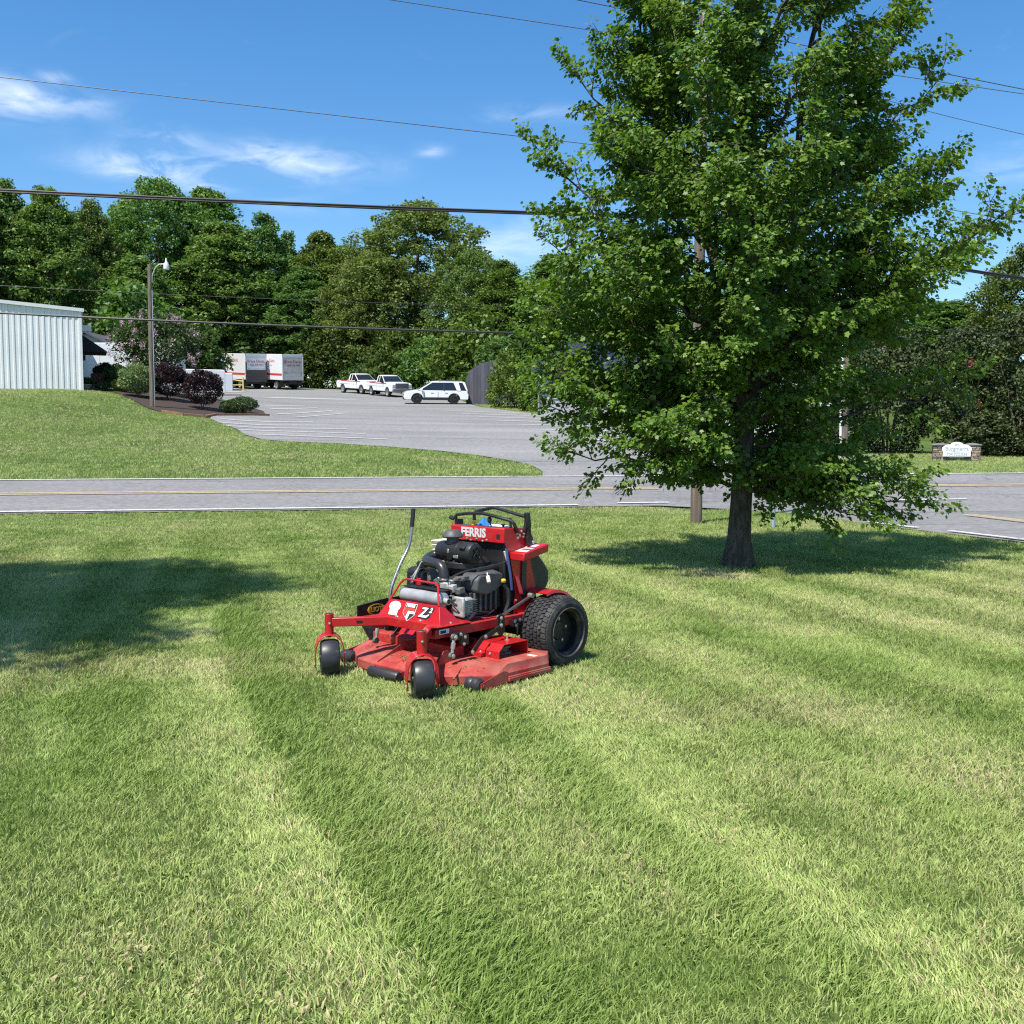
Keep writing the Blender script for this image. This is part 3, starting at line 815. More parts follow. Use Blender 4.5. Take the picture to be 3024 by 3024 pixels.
for i in range(10):
    p = Vector((.62 + rr.uniform(-.03, .06), rr.uniform(-.04, .18), rr.uniform(.40, .66))); v = Vector((rr.uniform(-.3, .3), rr.uniform(-1, 1), rr.uniform(-.6, .6))).normalized()
    sm.cyl(p, p + v * rr.uniform(.03, .09), rr.uniform(.003, .007), 8)
sm.build('linkage_rod', M_zinc, carb)['kind'] = 'stuff'
for (pts, r_, m2, nm) in (([(.60, .04, .60), (.63, .12, .66), (.56, .22, .72), (.35, .27, .74), (.18, .265, .76)], .006, M_hose, 'fuel_line'), ([(.66, .1, .55), (.68, .2, .5), (.62, .27, .42), (.45, .285, .40), (.35, .285, .43)], .004, M_hose, 'throttle_cable'),
                          ([(.66, .12, .58), (.66, .22, .50), (.55, .28, .45), (.40, .29, .42)], .0035, M_hose, 'throttle_cable'), ([(.63, .15, .40), (.64, .22, .385), (.58, .27, .40), (.52, .27, .44)], .018, M_hose, 'oil_hose'),
                          ([(.20, .262, .86), (.19, .272, .76), (.17, .275, .66), (.15, .27, .55)], .011, M_blueh, 'blue_hose'), ([(.24, .27, .60), (.21, .285, .55), (.20, .285, .47), (.23, .28, .40)], .015, M_hose, 'oil_filler_tube'),
                          ([(.21, .255, .83), (.17, .265, .70), (.14, .262, .56)], .008, M_cream, 'wiring_sleeve')):
    e = MB(); cu = []
    P4 = [Vector(p) for p in pts]
    for i in range(len(P4) - 1):
        p0, p1, p2, p3 = P4[max(i - 1, 0)], P4[i], P4[i + 1], P4[min(i + 2, len(P4) - 1)]
        for k in range(6):
            t = k / 6; cu.append(.5 * ((2 * p1) + (p2 - p0) * t + (2 * p0 - 5 * p1 + 4 * p2 - p3) * t * t + (3 * p1 - p0 - 3 * p2 + p3) * t ** 3))
    cu.append(P4[-1]); e.tube(cu, r_, 8); e.build(nm, m2, engine)
e = MB(); e.lathe([(.0, 0), (.016, 0), (.019, .006), (.019, .018), (.013, .024), (0, .024)], (.245, .275, .615), (0, .2, 1), 14); e.build('oil_cap', M_yel, engine)
e = MB(); e.cyl((.41, .285, .675), (.425, .31, .635), .014, 10); e.cyl((.395, .26, .70), (.41, .285, .675), .004, 6); e.build('spark_plug_boot', M_cream, engine)
# intake hose
e = MB(); P4 = [Vector(p) for p in [(.42, -.16, .80), (.47, -.215, .785), (.54, -.20, .76), (.585, -.10, .755), (.60, .0, .745), (.605, .045, .70), (.605, .05, .635)]]
cu = []
for i in range(len(P4) - 1):
    p0, p1, p2, p3 = P4[max(i - 1, 0)], P4[i], P4[i + 1], P4[min(i + 2, len(P4) - 1)]
    for k in range(6):
        t = k / 6; cu.append(.5 * ((2 * p1) + (p2 - p0) * t + (2 * p0 - 5 * p1 + 4 * p2 - p3) * t * t + (3 * p1 - p0 - 3 * p2 + p3) * t ** 3))
cu.append(P4[-1]); e.tube(cu, .036, 16); hose = e.build('intake_hose', M_hose, mw)
e = MB(); e.lathe([(.0385, -.008), (.0405, -.006), (.0405, .006), (.0385, .008)], (.605, .05, .65), (0, 0, 1), 20); e.build('hose_clamp', M_steel, hose)
# air cleaner
e = MB(); e.lathe([(.0, -.185), (.055, -.185), (.070, -.17), (.074, -.15), (.074, .02), (.080, .022), (.080, .04), (.076, .045), (.076, .16), (.070, .175), (.045, .18), (.04, .172), (.0, .172)], (.42, 0, .825), (0, 1, 0), 32)
ac = e.build('air_cleaner', M_plast, mw)
e = MB(); e.box((.475, .115, .862), (.05, .05, .04), Euler((0, .5, 0)).to_matrix()); e.box((.42, .175, .83), (.01, .012, .08), Euler((.0, .6, 0)).to_matrix()); e.box((.42, .175, .83), (.01, .012, .08), Euler((.0, -.7, 0)).to_matrix()); e.build('canister_lid_rib', M_plast, ac, .004)
e = MB(); e.box((.495, .05, .80), (.008, .05, .022)); e.build('lid_clip', M_zinc, ac, .003); e = MB(); e.box((.493, -.03, .835), (.006, .018, .03)); e.build('lid_clip', M_zinc, ac, .003)
e = MB(); e.box((.485, -.02, .80), (.014, .05, .06)); e.build('clamp_plate', M_blk, ac, .004)
e = MB(); e.lathe([(.0, .88), (.045, .88), (.045, .925), (.072, .928), (.078, .936), (.074, .948), (.052, .975), (.045, .980), (.0, .982)], (.43, -.045, 0), (0, 0, 1), 32); e.build('precleaner_cap', M_plastg, ac)
# muffler
e = MB(); e.lathe([(.0, -.235), (.04, -.235), (.047, -.228), (.050, -.215), (.050, .10), (.052, .103), (.052, .165), (.049, .18), (.03, .192), (.0, .195)], (.735, -.0, .535), (0, 1, 0), 36)
muf = e.build('muffler', M_muf, mw)
e = MB(); e.lathe([(.026, .18), (.022, .225), (.021, .24), (.017, .24), (.016, .20), (0, .20)], (.742, 0, .528), (0, 1, 0), 24); e.build('exhaust_outlet', M_muf, muf)
e = MB(); e.lathe([(.0, .2385), (.0165, .2385), (.0165, .2395), (0, .2395)], (.742, 0, .528), (0, 1, 0), 20); e.build('exhaust_bore', M_ink, muf)
e = MB(); e.box((.70, -.03, .592), (.10, .42, .004)); e.box((.67, -.03, .57), (.004, .42, .06)); e.build('heat_shield', M_blk, muf)
e = MB(); e.tube([(.66, .12, .46), (.70, .10, .455), (.735, .06, .47), (.735, .05, .50)], .018, 12); e.build('exhaust_pipe', M_muf, muf)
# guard bar over the muffler
gp = [(.845, -.25, .505), (.79, -.205, .60), (.765, -.19, .637), (.755, -.17, .648), (.755, .12, .648), (.765, .145, .640), (.79, .16, .60), (.848, .235, .505)]
gp = [(.845, -.25, .505), (.775, -.215, .62), (.765, -.195, .640), (.763, -.165, .648), (.785, .15, .650), (.795, .18, .645), (.80, .195, .63), (.842, .246, .51)]
e = MB(); e.tube(gp, .0075, 10); e.build('guard_bar', M_red, mw)
# fuel tank and fittings on the mower's right side
e = MB(); e.box((.42, -.33, .60), (.30, .16, .20)); tank = e.build('fuel_tank', M_plast, mw, .04)
e = MB(); e.lathe([(0, .70), (.045, .70), (.045, .73), (.04, .735), (0, .735)], (.46, -.33, 0), (0, 0, 1), 20); e.build('tank_cap', M_plast, tank)
e = MB(); e.cyl((.60, -.30, .62), (.50, -.28, .75), .008, 8); e.cyl((.62, -.27, .60), (.54, -.26, .74), .007, 8); e.cyl((.58, -.33, .55), (.60, -.30, .64), .008, 8); e.build('tank_strap', M_steel, tank)
e = MB(); e.box((.58, -.245, .56), (.012, .05, .14)); e.build('tank_bracket', M_red, tank, .003)
# parking-brake lever
P4 = [Vector(p) for p in [(.70, -.42, .36), (.70, -.42, .47), (.685, -.42, .56), (.60, -.42, .72), (.53, -.42, .82), (.50, -.42, .90), (.485, -.42, 1.0)]]
cu = []
for i in range(len(P4) - 1):
    p0, p1, p2, p3 = P4[max(i - 1, 0)], P4[i], P4[i + 1], P4[min(i + 2, len(P4) - 1)]
    for k in range(5):
        t = k / 5; cu.append(.5 * ((2 * p1) + (p2 - p0) * t + (2 * p0 - 5 * p1 + 4 * p2 - p3) * t * t + (3 * p1 - p0 - 3 * p2 + p3) * t ** 3))
cu.append(P4[-1]); e = MB(); e.tube(cu, .0125, 12); lev = e.build('deck_lift_lever', M_steel, mw)
e = MB(); e.tube([(.488, -.42, .985), (.478, -.42, 1.05), (.47, -.42, 1.115), (.469, -.42, 1.12)], [.016, .0165, .0165, .012], 12); e.build('grip', M_plast, lev)

# --- upright tower with the console
e = MB(); e.prism([(.20, .40), (.20, .885), (-.02, .885), (-.10, .40)], 'y', -.245, .245); tower = e.build('tower', M_blk, mw, .01)
for sy in (1, -1):
    e = MB(); e.plate([(.235, sy * .272, .90), (.175, sy * .272, .80), (.14, sy * .272, .66), (.115, sy * .272, .52), (.14, sy * .272, .37), (-.12, sy * .272, .36), (-.10, sy * .272, .55), (-.03, sy * .272, .80), (-.05, sy * .272, .90)], .006); e.build('tower_side', M_red, tower)
    e = MB(); e.plate([(.09, sy * .279, .64), (.125, sy * .279, .65), (.10, sy * .30, .52), (.06, sy * .30, .51)], .005); e.build('tower_brace', M_red, tower)
    e = MB(); bar(e, (.03, sy * .282, .78), (.04, sy * .282, .48), .008, .05); e.build('tower_strap', M_plast, tower)
    # step in the side of the console
    e = MB(); e.loft([[(.17, sy * .27, .765), (.17, sy * .405, .765), (-.10, sy * .405, .815), (-.10, sy * .27, .815)], [(.17, sy * .27, .822), (.165, sy * .405, .822), (-.10, sy * .405, .873), (-.10, sy * .27, .873)]])
    hip = e.build('side_step', M_red, tower, .008)
    for (u0, u1, v0, v1, m2) in ((.13, .09, .29, .39, M_wht), (.135, -.03, .285, .30, M_grey_print), (.06, .03, .30, .38, M_grey_print), (.0, -.05, .30, .36, M_wht)):
        zt = lambda a: .8222 + (.165 - a) / .265 * .051
        q = MB(); q.plate([(u0, sy * v0, zt(u0)), (u1, sy * v0, zt(u1)), (u1, sy * v1, zt(u1)), (u0, sy * v1, zt(u0))], .0016); q.build('step_sticker', m2, hip)
    for k in range(3): bolt(tower, (.13 - .01 * k, sy * .275, .47 + .05 * k - .1), (0, sy, 0), .008)
e = MB(); e.prism([(.232, .888), (.232, .990), (.225, .997), (-.045, .975), (-.055, .965), (-.055, .885)], 'y', -.272, .272)
con = e.build('console', M_red, mw, .006)
e = MB(); e.loft([[(.205, -.25, .9965), (.205, .25, .9965), (-.04, .25, .9765), (-.04, -.25, .9765)], [(.205, -.25, .9985), (.205, .25, .9985), (-.04, .25, .9785), (-.04, -.25, .9785)]]); e.build('console_top', M_plastg, con)
text('brand_lettering', 'FERRIS', M_silver, con, (.2335, -.035, .948), (0, 1, 0), (0, 0, 1), .088, .0035, .0008)
e = MB(); e.box((.233, .215, .935), (.003, .034, .034)); e.build('console_window', M_ink, con)
for yy, zz in ((-.10, .902), (0, .906), (.10, .902), (-.06, .893), (.06, .893)): bolt(con, (.232, yy, zz), (1, 0, 0), .007)
for (a, z) in ((.10, .955), (.05, .965), (.02, .945), (.07, .935), (.09, .92), (-.01, .93), (-.03, .96), (.03, .925), (-.02, .91)): bolt(con, (a, .273, z), (0, 1, 0), .009)
e = MB(); e.lathe([(0, 0), (.02, 0), (.017, .03), (0, .03)], (.12, -.14, .992), (0, 0, 1), 14); e.build('filler_cap', M_yel, con)
e = MB(); e.cyl((.14, .06, .99), (.145, .05, 1.02), .005, 8); e.ball((.147, .047, 1.04), (.018, .018, .024), 12, 8); e.build('choke_knob', M_plast, con)
e = MB(); e.lathe([(0, 0), (.008, 0), (.008, .012), (.017, .018), (.017, .024), (0, .024)], (.10, .14, .988), (0, 0, 1), 12); e.build('blade_switch', M_plast, con)
e = MB(); e.box((.02, .0, .99), (.09, .2, .006), Euler((0, .08, 0)).to_matrix()); e.build('console_label', M_wht, con)
# handle bars
def poly_tube(pts, r, nm, parent, mat=M_plast, n=10):
    e = MB(); e.tube(pts, r, n); return e.build(nm, mat, parent)
poly_tube([(.15, -.285, .96), (.17, -.285, 1.055), (.17, -.27, 1.065), (.17, -.14, 1.082), (.17, .0, 1.088), (.16, .12, 1.07), (.15, .265, 1.045), (.14, .28, 1.03), (.10, .283, .96)], .0125, 'control_bar', con)
poly_tube([(.03, -.22, .98), (.04, -.22, 1.07), (.04, -.20, 1.085), (.05, -.02, 1.122), (.05, .02, 1.122), (.03, .20, 1.085), (.02, .285, 1.07), (.015, .29, 1.055), (.03, .285, .97)], .013, 'reference_bar', con)
poly_tube([(.10, .21, 1.06), (.10, .215, .985)], .010, 'bar_post', con)
e = MB(); e.box((.13, -.29, 1.0), (.07, .03, .06)); e.cyl((.17, -.30, 1.03), (.19, -.33, 1.05), .016, 10); e.build('left_bracket', M_plast, con, .006)
e = MB(); e.loft([[(.02, .285, .86), (-.02, .285, .86), (-.02, .315, .86), (.02, .315, .86)], [(.015, .285, .98), (-.015, .285, .98), (-.015, .31, .98), (.015, .31, .98)], [(.028, .28, 1.0), (-.014, .28, 1.0), (-.014, .315, 1.0), (.028, .315, 1.0)], [(.036, .28, 1.10), (-.002, .28, 1.10), (-.002, .312, 1.10), (.036, .312, 1.10)]])
pl = e.build('drive_lever', M_plast, con, .006)
bolt(pl, (-.03, .315, .885), (0, 1, 0), .012)
# operator cushion at the back
e = MB(); e.prism([(-.055, .955), (-.10, .94), (-.14, .86), (-.17, .78), (-.25, .70), (-.29, .64), (-.29, .57), (-.26, .51), (-.08, .52), (-.05, .70)], 'y', -.25, .25); e.build('operator_cushion', M_plast, mw, .025, seg=3)
e = MB(); e.box((-.33, 0, .16), (.34, .46, .02)); e.build('foot_platform', M_blk, mw, .004)
e = MB(); e.box((-.12, 0, .30), (.14, .50, .22)); e.build('rear_axle_case', M_blk, mw, .02)
# --- deck suspension linkage
for sy in (1, -1):
    e = MB(); bar(e, (.05, sy * .375, .510), (.40, sy * .385, .398), .014, .014); lk = e.build('lift_rod', M_steel, mw)
    e = MB(); e.lathe([(0, -.02), (.018, -.02), (.018, .02), (0, .02)], (.06, sy * .375, .51), (0, 1, 0), 14); e.lathe([(0, -.014), (.016, -.014), (.016, .016), (0, .016)], (.40, sy * .385, .395), (0, 1, 0), 14); e.build('rod_end', M_zinc, lk)
    e = MB(); pts = [(.435, .405), (.395, .425), (.365, .405), (.355, .30), (.39, .262), (.43, .29)]
    e.prism(pts, 'y', sy * .392, sy * .402); e.build('bell_crank', M_blk, lk, .004)
    e = MB(); pts = [(.41, .375), (.43, .345), (.55, .305), (.60, .295), (.68, .225), (.705, .205), (.69, .185), (.66, .195), (.585, .262), (.53, .275), (.40, .32), (.39, .345)]
    e.prism(pts[::-1], 'y', sy * .405, sy * .413); arm = e.build('link_arm', M_blk, lk, .003)
    for (a, z) in ((.41, .395), (.41, .345), (.565, .288), (.69, .20)): bolt(arm, (a, sy * .414, z), (0, sy, 0), .012)
    e = MB(); e.cyl((.84, sy * .39, .315), (.86, sy * .39, .205), .011, 12); e.cyl((.845, sy * .39, .285), (.853, sy * .39, .245), .015, 8); tb = e.build('turnbuckle', M_zinc, mw)
    for (a, z) in ((.838, .32), (.862, .198)):
        e = MB(); e.lathe([(.008, -.012), (.022, -.012), (.022, .012), (.008, .012)], (a, sy * .39, z), (0, 1, 0), 16); e.build('rod_end', M_dirtyalu, tb); bolt(tb, (a, sy * .404, z), (0, sy, 0), .013)
    e = MB(); e.box((.80, sy * .375, .318), (.10, .03, .05)); e.box((.74, sy * .38, .29), (.06, .04, .07)); e.build('linkage_block', M_blk, tb, .005)
    for (a, z) in ((.79, .335), (.75, .31), (.76, .265)): bolt(tb, (a, sy * .403, z), (0, sy, 0), .010)
    q = MB(); q.box((.87, sy * .3265, .353), (.09, .002, .032)); q.build('rail_label', M_wht, tb); q = MB(); q.box((.88, sy * .328, .352), (.05, .002, .02)); q.build('label_print', M_ink, tb)
    e = MB(); e.box((.20, sy * .36, .33), (.09, .03, .05)); e.cyl((.21, sy * .38, .33), (.21, sy * .38, .24), .01, 8); e.build('rear_link', M_blk, lk, .004)
    for (a, z) in ((.23, .345), (.18, .35), (.215, .315)): bolt(lk, (a, sy * .376, z), (0, sy, 0), .012)

# things lying on the mower
tub = thing('plastic_tub', 'stack of cream plastic tubs wedged behind the mower air cleaner', 'tub', (0, 0, 0))
Mw = Matrix.Translation(mower.location) @ Matrix.Rotation(mower.rotation_euler.z, 4, 'Z')
tub.location = Mw @ Vector((.30, -.275, .70)); tub.rotation_euler = (0, 0, mower.rotation_euler.z + .2)
for k, (zz, s_) in enumerate(((.0, .9), (.10, .95), (.135, 1.0), (.165, 1.05))):
    e = MB(); h_ = .10 if k == 0 else .022
    e.loft([[(-.07 * s_, -.055 * s_, zz), (.07 * s_, -.055 * s_, zz), (.07 * s_, .055 * s_, zz), (-.07 * s_, .055 * s_, zz)], [(-.08 * s_, -.062 * s_, zz + h_), (.08 * s_, -.062 * s_, zz + h_), (.08 * s_, .062 * s_, zz + h_), (-.08 * s_, .062 * s_, zz + h_)]])
    e.build('tub_tier', M_cream, tub, .008)
rag = MB(); rr = random.Random(9)
n = 9
for i in range(n):
    for j in range(n):
        u, v = i / (n - 1) - .5, j / (n - 1) - .5
        rad = max(abs(u), abs(v)) * 2
        h_ = .062 * (1 - rad ** 1.4) + .012 * math.sin(9 * u + 3) * math.cos(8 * v) + rr.uniform(-.005, .005)
        rag.v.append((u * .10 + rr.uniform(-.004, .004), v * .09 + rr.uniform(-.004, .004), max(0, h_)))
for i in range(n - 1):
    for j in range(n - 1):
        rag.f.append([i * n + j, (i + 1) * n + j, (i + 1) * n + j + 1, i * n + j + 1]); rag.m.append(0)
M_bluec = M('blue cloth', (.02, .16, .62), .85)
ro = rag.build('cloth_rag', M_bluec, None, smooth=60); ro.location = Mw @ Vector((.06, -.09, .984)); ro.rotation_euler = (0, 0, .4)
tag(ro, 'crumpled bright blue rag on top of the mower console', 'rag')

# ---------------------------------------------------------------- trees
def arr_mesh(name, V, F, smooth=False):
    me = bpy.data.meshes.new(name)
    V = np.asarray(V, np.float32); F = np.asarray(F, np.int32); k = F.shape[1]
    me.vertices.add(len(V)); me.vertices.foreach_set('co', V.ravel())
    me.loops.add(F.size); me.loops.foreach_set('vertex_index', F.ravel())
    me.polygons.add(len(F)); me.polygons.foreach_set('loop_start', np.arange(0, F.size, k, dtype=np.int32))
    me.polygons.foreach_set('loop_total', np.full(len(F), k, np.int32))
    if smooth: me.polygons.foreach_set('use_smooth', np.ones(len(F), bool))
    me.update(calc_edges=True)
    return me
def unit(a): return a / (np.linalg.norm(a, axis=-1, keepdims=True) + 1e-9)
LOBED = (np.array([(0, 0, 0), (.06, .36, -.05), (.33, .30, -.03), (.56, .47, -.09), (.66, .23, -.05), (1, 0, -.12), (.06, -.36, -.05), (.33, -.30, -.03), (.56, -.47, -.09), (.66, -.23, -.05)]),
         np.array([(0, 2, 1), (0, 5, 2), (2, 5, 4), (2, 4, 3), (0, 6, 7), (0, 7, 5), (7, 9, 5), (7, 8, 9)]))
OVAL = (np.array([(0, 0, 0), (.5, .32, .06), (1, 0, -.08), (.5, -.32, .06)]), np.array([(0, 3, 2, 1)]))
NEEDLE = (np.array([(0, 0, 0), (.5, .11, .03), (1, 0, -.04), (.5, -.11, .03)]), np.array([(0, 3, 2, 1)]))
def leaves(name, P, D, N, S, tpl=OVAL):
    """one leaf per row: base P, direction D, normal N, length S"""
    tv, tf = tpl
    X = unit(D); Z = N - (N * X).sum(1, keepdims=True) * X; Z = unit(Z); Y = np.cross(Z, X)
    V = P[:, None, :] + S[:, None, None] * (tv[None, :, 0:1] * X[:, None, :] + tv[None, :, 1:2] * Y[:, None, :] + tv[None, :, 2:3] * Z[:, None, :])
    F = tf[None, :, :] + (np.arange(len(P)) * len(tv))[:, None, None]
    return arr_mesh(name, V.reshape(-1, 3), F.reshape(-1, tf.shape[1]))

M_clip = leaf_mat('dry clippings', (.20, .19, .07), (.36, .31, .15), trans=.2)
cl_ = link_mesh('grass_clippings', leaves('grass_clippings', *CLIPS, NEEDLE), M_clip, deck); cl_['kind'] = 'stuff'
M_bark = M('maple bark', (.105, .085, .068), .92, var=.35, scale=10, stretch=(1.6, 1.6, .35), col2=(.05, .04, .033), c2lo=.45, c2hi=.6, c2scale=16, bump=1.0, bscale=26)
M_barkfar = M('tree bark', (.09, .075, .06), .95, var=.3, scale=3)
M_maple = leaf_mat('maple leaves', (.074, .152, .020), (.180, .295, .044), trans=.40, rough=.46, spec=.42, cc=(.20, .31, .045))

def profile(pr, z):
    return float(np.interp(z, [p[0] for p in pr], [p[1] for p in pr]))

def build_maple():
    g = np.random.default_rng(21); rnd = random.Random(21)
    PR = [(.4, .6), (.75, 1.2), (1.5, 1.75), (2.5, 2.0), (3.5, 2.15), (4.5, 2.1), (5.5, 1.85), (6.5, 1.65), (7.5, 1.45), (8.5, 1.05), (9.4, .45), (9.9, .1)]
    trunk = MB(); limbs = MB()
    tp = []; tr = []
    for i in range(28):
        z = i * .34
        tp.append(Vector((.05 * math.sin(z * .9), .04 * math.sin(z * 1.3 + 1), z)))
        r = (.135 * (1 - z / 9.0) if z < 2.2 else max(.012, .062 * (1 - (z - 2.2) / 7.8))) + .07 * math.exp(-z / .14) + .012
        tr.append(r)
    LEAD = []
    for (la, tx, ty, tzz, z1) in ((2.9, -1.0, .25, 7.9, 1.9), (.1, 1.05, .0, 8.1, 2.0), (1.4, .25, .8, 8.3, 2.3), (4.6, -.1, -.85, 7.7, 1.7)):
        pts_ = []
        for i in range(13):
            t = i / 12; q = Vector((tx * t ** .8, ty * t ** .8, z1 + (tzz - z1) * t)) + Vector((.05 * math.sin(i * 1.3 + la), .05 * math.cos(i * 1.7 + la), 0))
            pts_.append(q)
        pts_[0] = tp[int(z1 / .34)].copy()
        LEAD.append((la, pts_, z1, tzz))
    # fluted trunk
    rings = []
    for i, (p, r) in enumerate(zip(tp, tr)):
        ring = []
        for k in range(20):
            t = 2 * math.pi * k / 20
            fl = 1 + .07 * math.sin(5 * t + .6 * p.z) + .04 * math.sin(9 * t - p.z) + (.26 * math.exp(-p.z / .12) * math.sin(5 * t + 1) if p.z < .6 else 0)
            ring.append(p + Vector((math.cos(t), math.sin(t), 0)) * r * fl)
        rings.append(ring)
    rings[0] = [v + Vector((0, 0, -.12)) for v in rings[0]]
    trunk.loft(rings)
    for la, pts_, z1, tzz in LEAD: limbs.tube(pts_, [.075 * (1 - .85 * i / 12) + .004 for i in range(13)], 8)
    LP, LD, LN, LS = [], [], [], []
    def twig(p, d, l):
        d = d.normalized()
        n = rnd.randint(19, 26)
        q = p + d * l * .5 + Vector((0, 0, -.01)); e = p + d * l + Vector((0, 0, -.03 * l / .3))
        limbs.tube([p, q, e], [.005, .004, .002], 3, False)
        for i in range(n):
            t = .15 + .85 * (i + .5) / n
            b = p.lerp(q, t * 2) if t < .5 else q.lerp(e, t * 2 - 1)
            side = Vector((rnd.gauss(0, 1), rnd.gauss(0, 1), rnd.gauss(.1, .5))).normalized()
            pet = (d * .3 + side).normalized() * rnd.uniform(.03, .11)
            outw = Vector((b.x, b.y, 0)); outw = outw.normalized() if outw.length > .01 else Vector((1, 0, 0))
            di = (pet.normalized() * .8 + outw * .45 + Vector((0, 0, -.55))).normalized()
            no = (Vector((0, 0, 1)) * .75 + outw * .55 + Vector((rnd.gauss(0, .5), rnd.gauss(0, .5), rnd.gauss(0, .4)))).normalized()
            LP.append(b + pet); LD.append(di); LN.append(no); LS.append(rnd.uniform(.037, .073) * (1.1 if t < .8 else .8))
    def secondary(p, d, l, r):
        d = d.normalized(); n = 5
        pts = [p]; cur = p; dd = d
        for i in range(n):
            dd = (dd + Vector((rnd.gauss(0, .12), rnd.gauss(0, .12), rnd.gauss(.05, .08)))).normalized(); cur = cur + dd * l / n; pts.append(cur)
        limbs.tube(pts, [r * (1 - .75 * i / n) for i in range(n + 1)], 4, False)
        k = max(3, int(l / .075))
        for i in range(k):
            t = .2 + .8 * (i + rnd.random() * .6) / k
            f = min(t, .999) * n; a = int(f); b = pts[a].lerp(pts[a + 1], f - a)
            sd = (dd.cross(Vector((0, 0, 1)))).normalized() * (1 if i % 2 else -1)
            v = (dd * .6 + sd * rnd.uniform(.4, 1) + Vector((rnd.gauss(0, .25), rnd.gauss(0, .25), rnd.gauss(.15, .35)))).normalized()
            twig(b, v, rnd.uniform(.14, .30))
        twig(pts[-1], dd, .22)
    def primary(z0, tip, r, dens=1.0, bow=.0, bare=.22):
        tip = Vector(tip)
        best = None
        if z0 > 2.3:
            ta = math.atan2(tip.y, tip.x)
            for la, pts_, z1, tzz in LEAD:
                if z1 + .1 < z0 < tzz:
                    dd_ = abs((ta - la + math.pi) % (2 * math.pi) - math.pi)
                    if dd_ < 1.0 and (best is None or dd_ < best[0]):
                        f = (z0 - z1) / (tzz - z1) * 12; k0 = min(11, int(f)); best = (dd_, pts_[k0].lerp(pts_[k0 + 1], f - k0))
        if best: p0 = best[1]
        else:
            i0 = min(len(tp) - 2, int(z0 / .34)); p0 = tp[i0].lerp(tp[i0 + 1], z0 / .34 - i0)
        if (tip - p0).length < .35: tip = p0 + (tip - p0).normalized() * .35
        n = 9; L = (tip - p0).length
        pts = []
        for i in range(n + 1):
            t = i / n
            q = p0.lerp(tip, t) + Vector((0, 0, bow * math.sin(math.pi * t) * L)) + (Vector((rnd.gauss(0, .02), rnd.gauss(0, .02), rnd.gauss(0, .02))) * L if 0 < i < n else Vector((0, 0, 0)))
            pts.append(q)
        limbs.tube(pts, [r * (1 - .85 * i / n) + .004 for i in range(n + 1)], 6, False)
        k = max(3, int(L * (1 - bare) / .125 * dens))
        for i in range(k):
            t = bare + (1 - bare) * (i + rnd.random() * .7) / k
            f = min(t, .999) * n; a = int(f); b = pts[a].lerp(pts[a + 1], f - a)
            d = (pts[a + 1] - pts[a]).normalized()
            ang = i * 2.4 + rnd.random()
            u = d.orthogonal().normalized(); w = d.cross(u)
            v = d * .7 + (u * math.cos(ang) + w * math.sin(ang)) * rnd.uniform(.6, 1.0) + Vector((0, 0, .15))
            secondary(b, v, rnd.uniform(.30, .62) * (1.15 - .5 * t) * min(1, .5 + L / 3), .010)
        secondary(pts[-1], (pts[-1] - pts[-2]), .35, .008)
    # regular limbs, golden-angle round the trunk
    NP = 88
    for i in range(NP):
        f = i / (NP - 1)
        z0 = .95 + 8.0 * f ** 1.05
        az = i * 2.39996 + rnd.gauss(0, .2)
        rise = (.25 + .5 * f) * rnd.uniform(.7, 1.2)
        zt0 = z0 + 1.2 * rise
        rad = profile(PR, zt0) * rnd.uniform(.72, 1.05)
        if zt0 < 3.4 and math.cos(az) > 0: rad *= 1 - .33 * math.cos(az)
        if z0 < 1.5 and math.cos(az) < -.2: rad *= .6
        elif zt0 < 4.6 and math.cos(az) < 0: rad *= 1 + .20 * -math.cos(az)
        if rad < .2: continue
        zt = z0 + rad * rise - (.15 if z0 < 1.6 else 0)
        primary(z0, (math.cos(az) * rad, math.sin(az) * rad, zt), .028 * (1 - .5 * f) + .006, 1.0 + .35 * f, .02)
    # long limbs that stand out of the crown
    for z0, tip, r, dens in [(3.0, (-2.75, .1, 5.3), .03, .75), (2.6, (3.55, -.2, 4.55), .035, .8), (3.0, (2.95, .3, 5.15), .03, .7), (2.9, (3.3, .5, 4.2), .03, .7), (1.5, (2.9, -.3, 2.45), .025, .6), (1.1, (-2.35, -.4, 1.45), .025, .75),
                             (.95, (2.25, -.5, .85), .022, .9), (4.3, (-2.3, .2, 6.3), .025, .7), (4.4, (2.7, .1, 6.25), .025, .6), (1.6, (-2.65, -.3, 2.6), .028, .9), (2.2, (-2.75, .4, 3.5), .03, .9), (1.9, (-2.4, -.8, 2.3), .028, .9), (1.7, (-2.75, .3, 2.9), .028, .9), (2.4, (-2.6, -.7, 4.0), .028, .9), (1.5, (-2.5, .6, 2.0), .026, .9), (2.3, (2.45, .6, 3.3), .028, .9), (2.6, (2.5, -.8, 3.9), .028, .9), (3.4, (2.6, .4, 5.0), .026, .9),
                             (1.15, (1.9, -.9, 1.15), .02, .9), (1.0, (1.2, -1.2, .75), .02, .9), (1.0, (.8, .9, .8), .018, .9), (1.4, (-1.5, -1.0, 1.5), .02, .9), (1.3, (1.6, .8, 1.3), .02, .9), (5.0, (-1.6, -.2, 7.3), .025, .9), (3.0, (-.6, -2.1, 4.6), .026, 1.0), (3.6, (-.9, -1.9, 5.6), .026, 1.0), (4.4, (-.5, -1.6, 6.6), .024, 1.0), (3.2, (.3, -2.2, 4.8), .026, 1.0), (2.4, (-.4, -2.3, 3.7), .026, 1.0), (5.2, (-.5, -1.2, 7.6), .02, 1.0), (5.0, (2.4, -.1, 7.4), .025, .9)]:
        tip = (tip[0] * .90, tip[1] * .9, tip[2] - (.12 if tip[2] > 2 else 0))
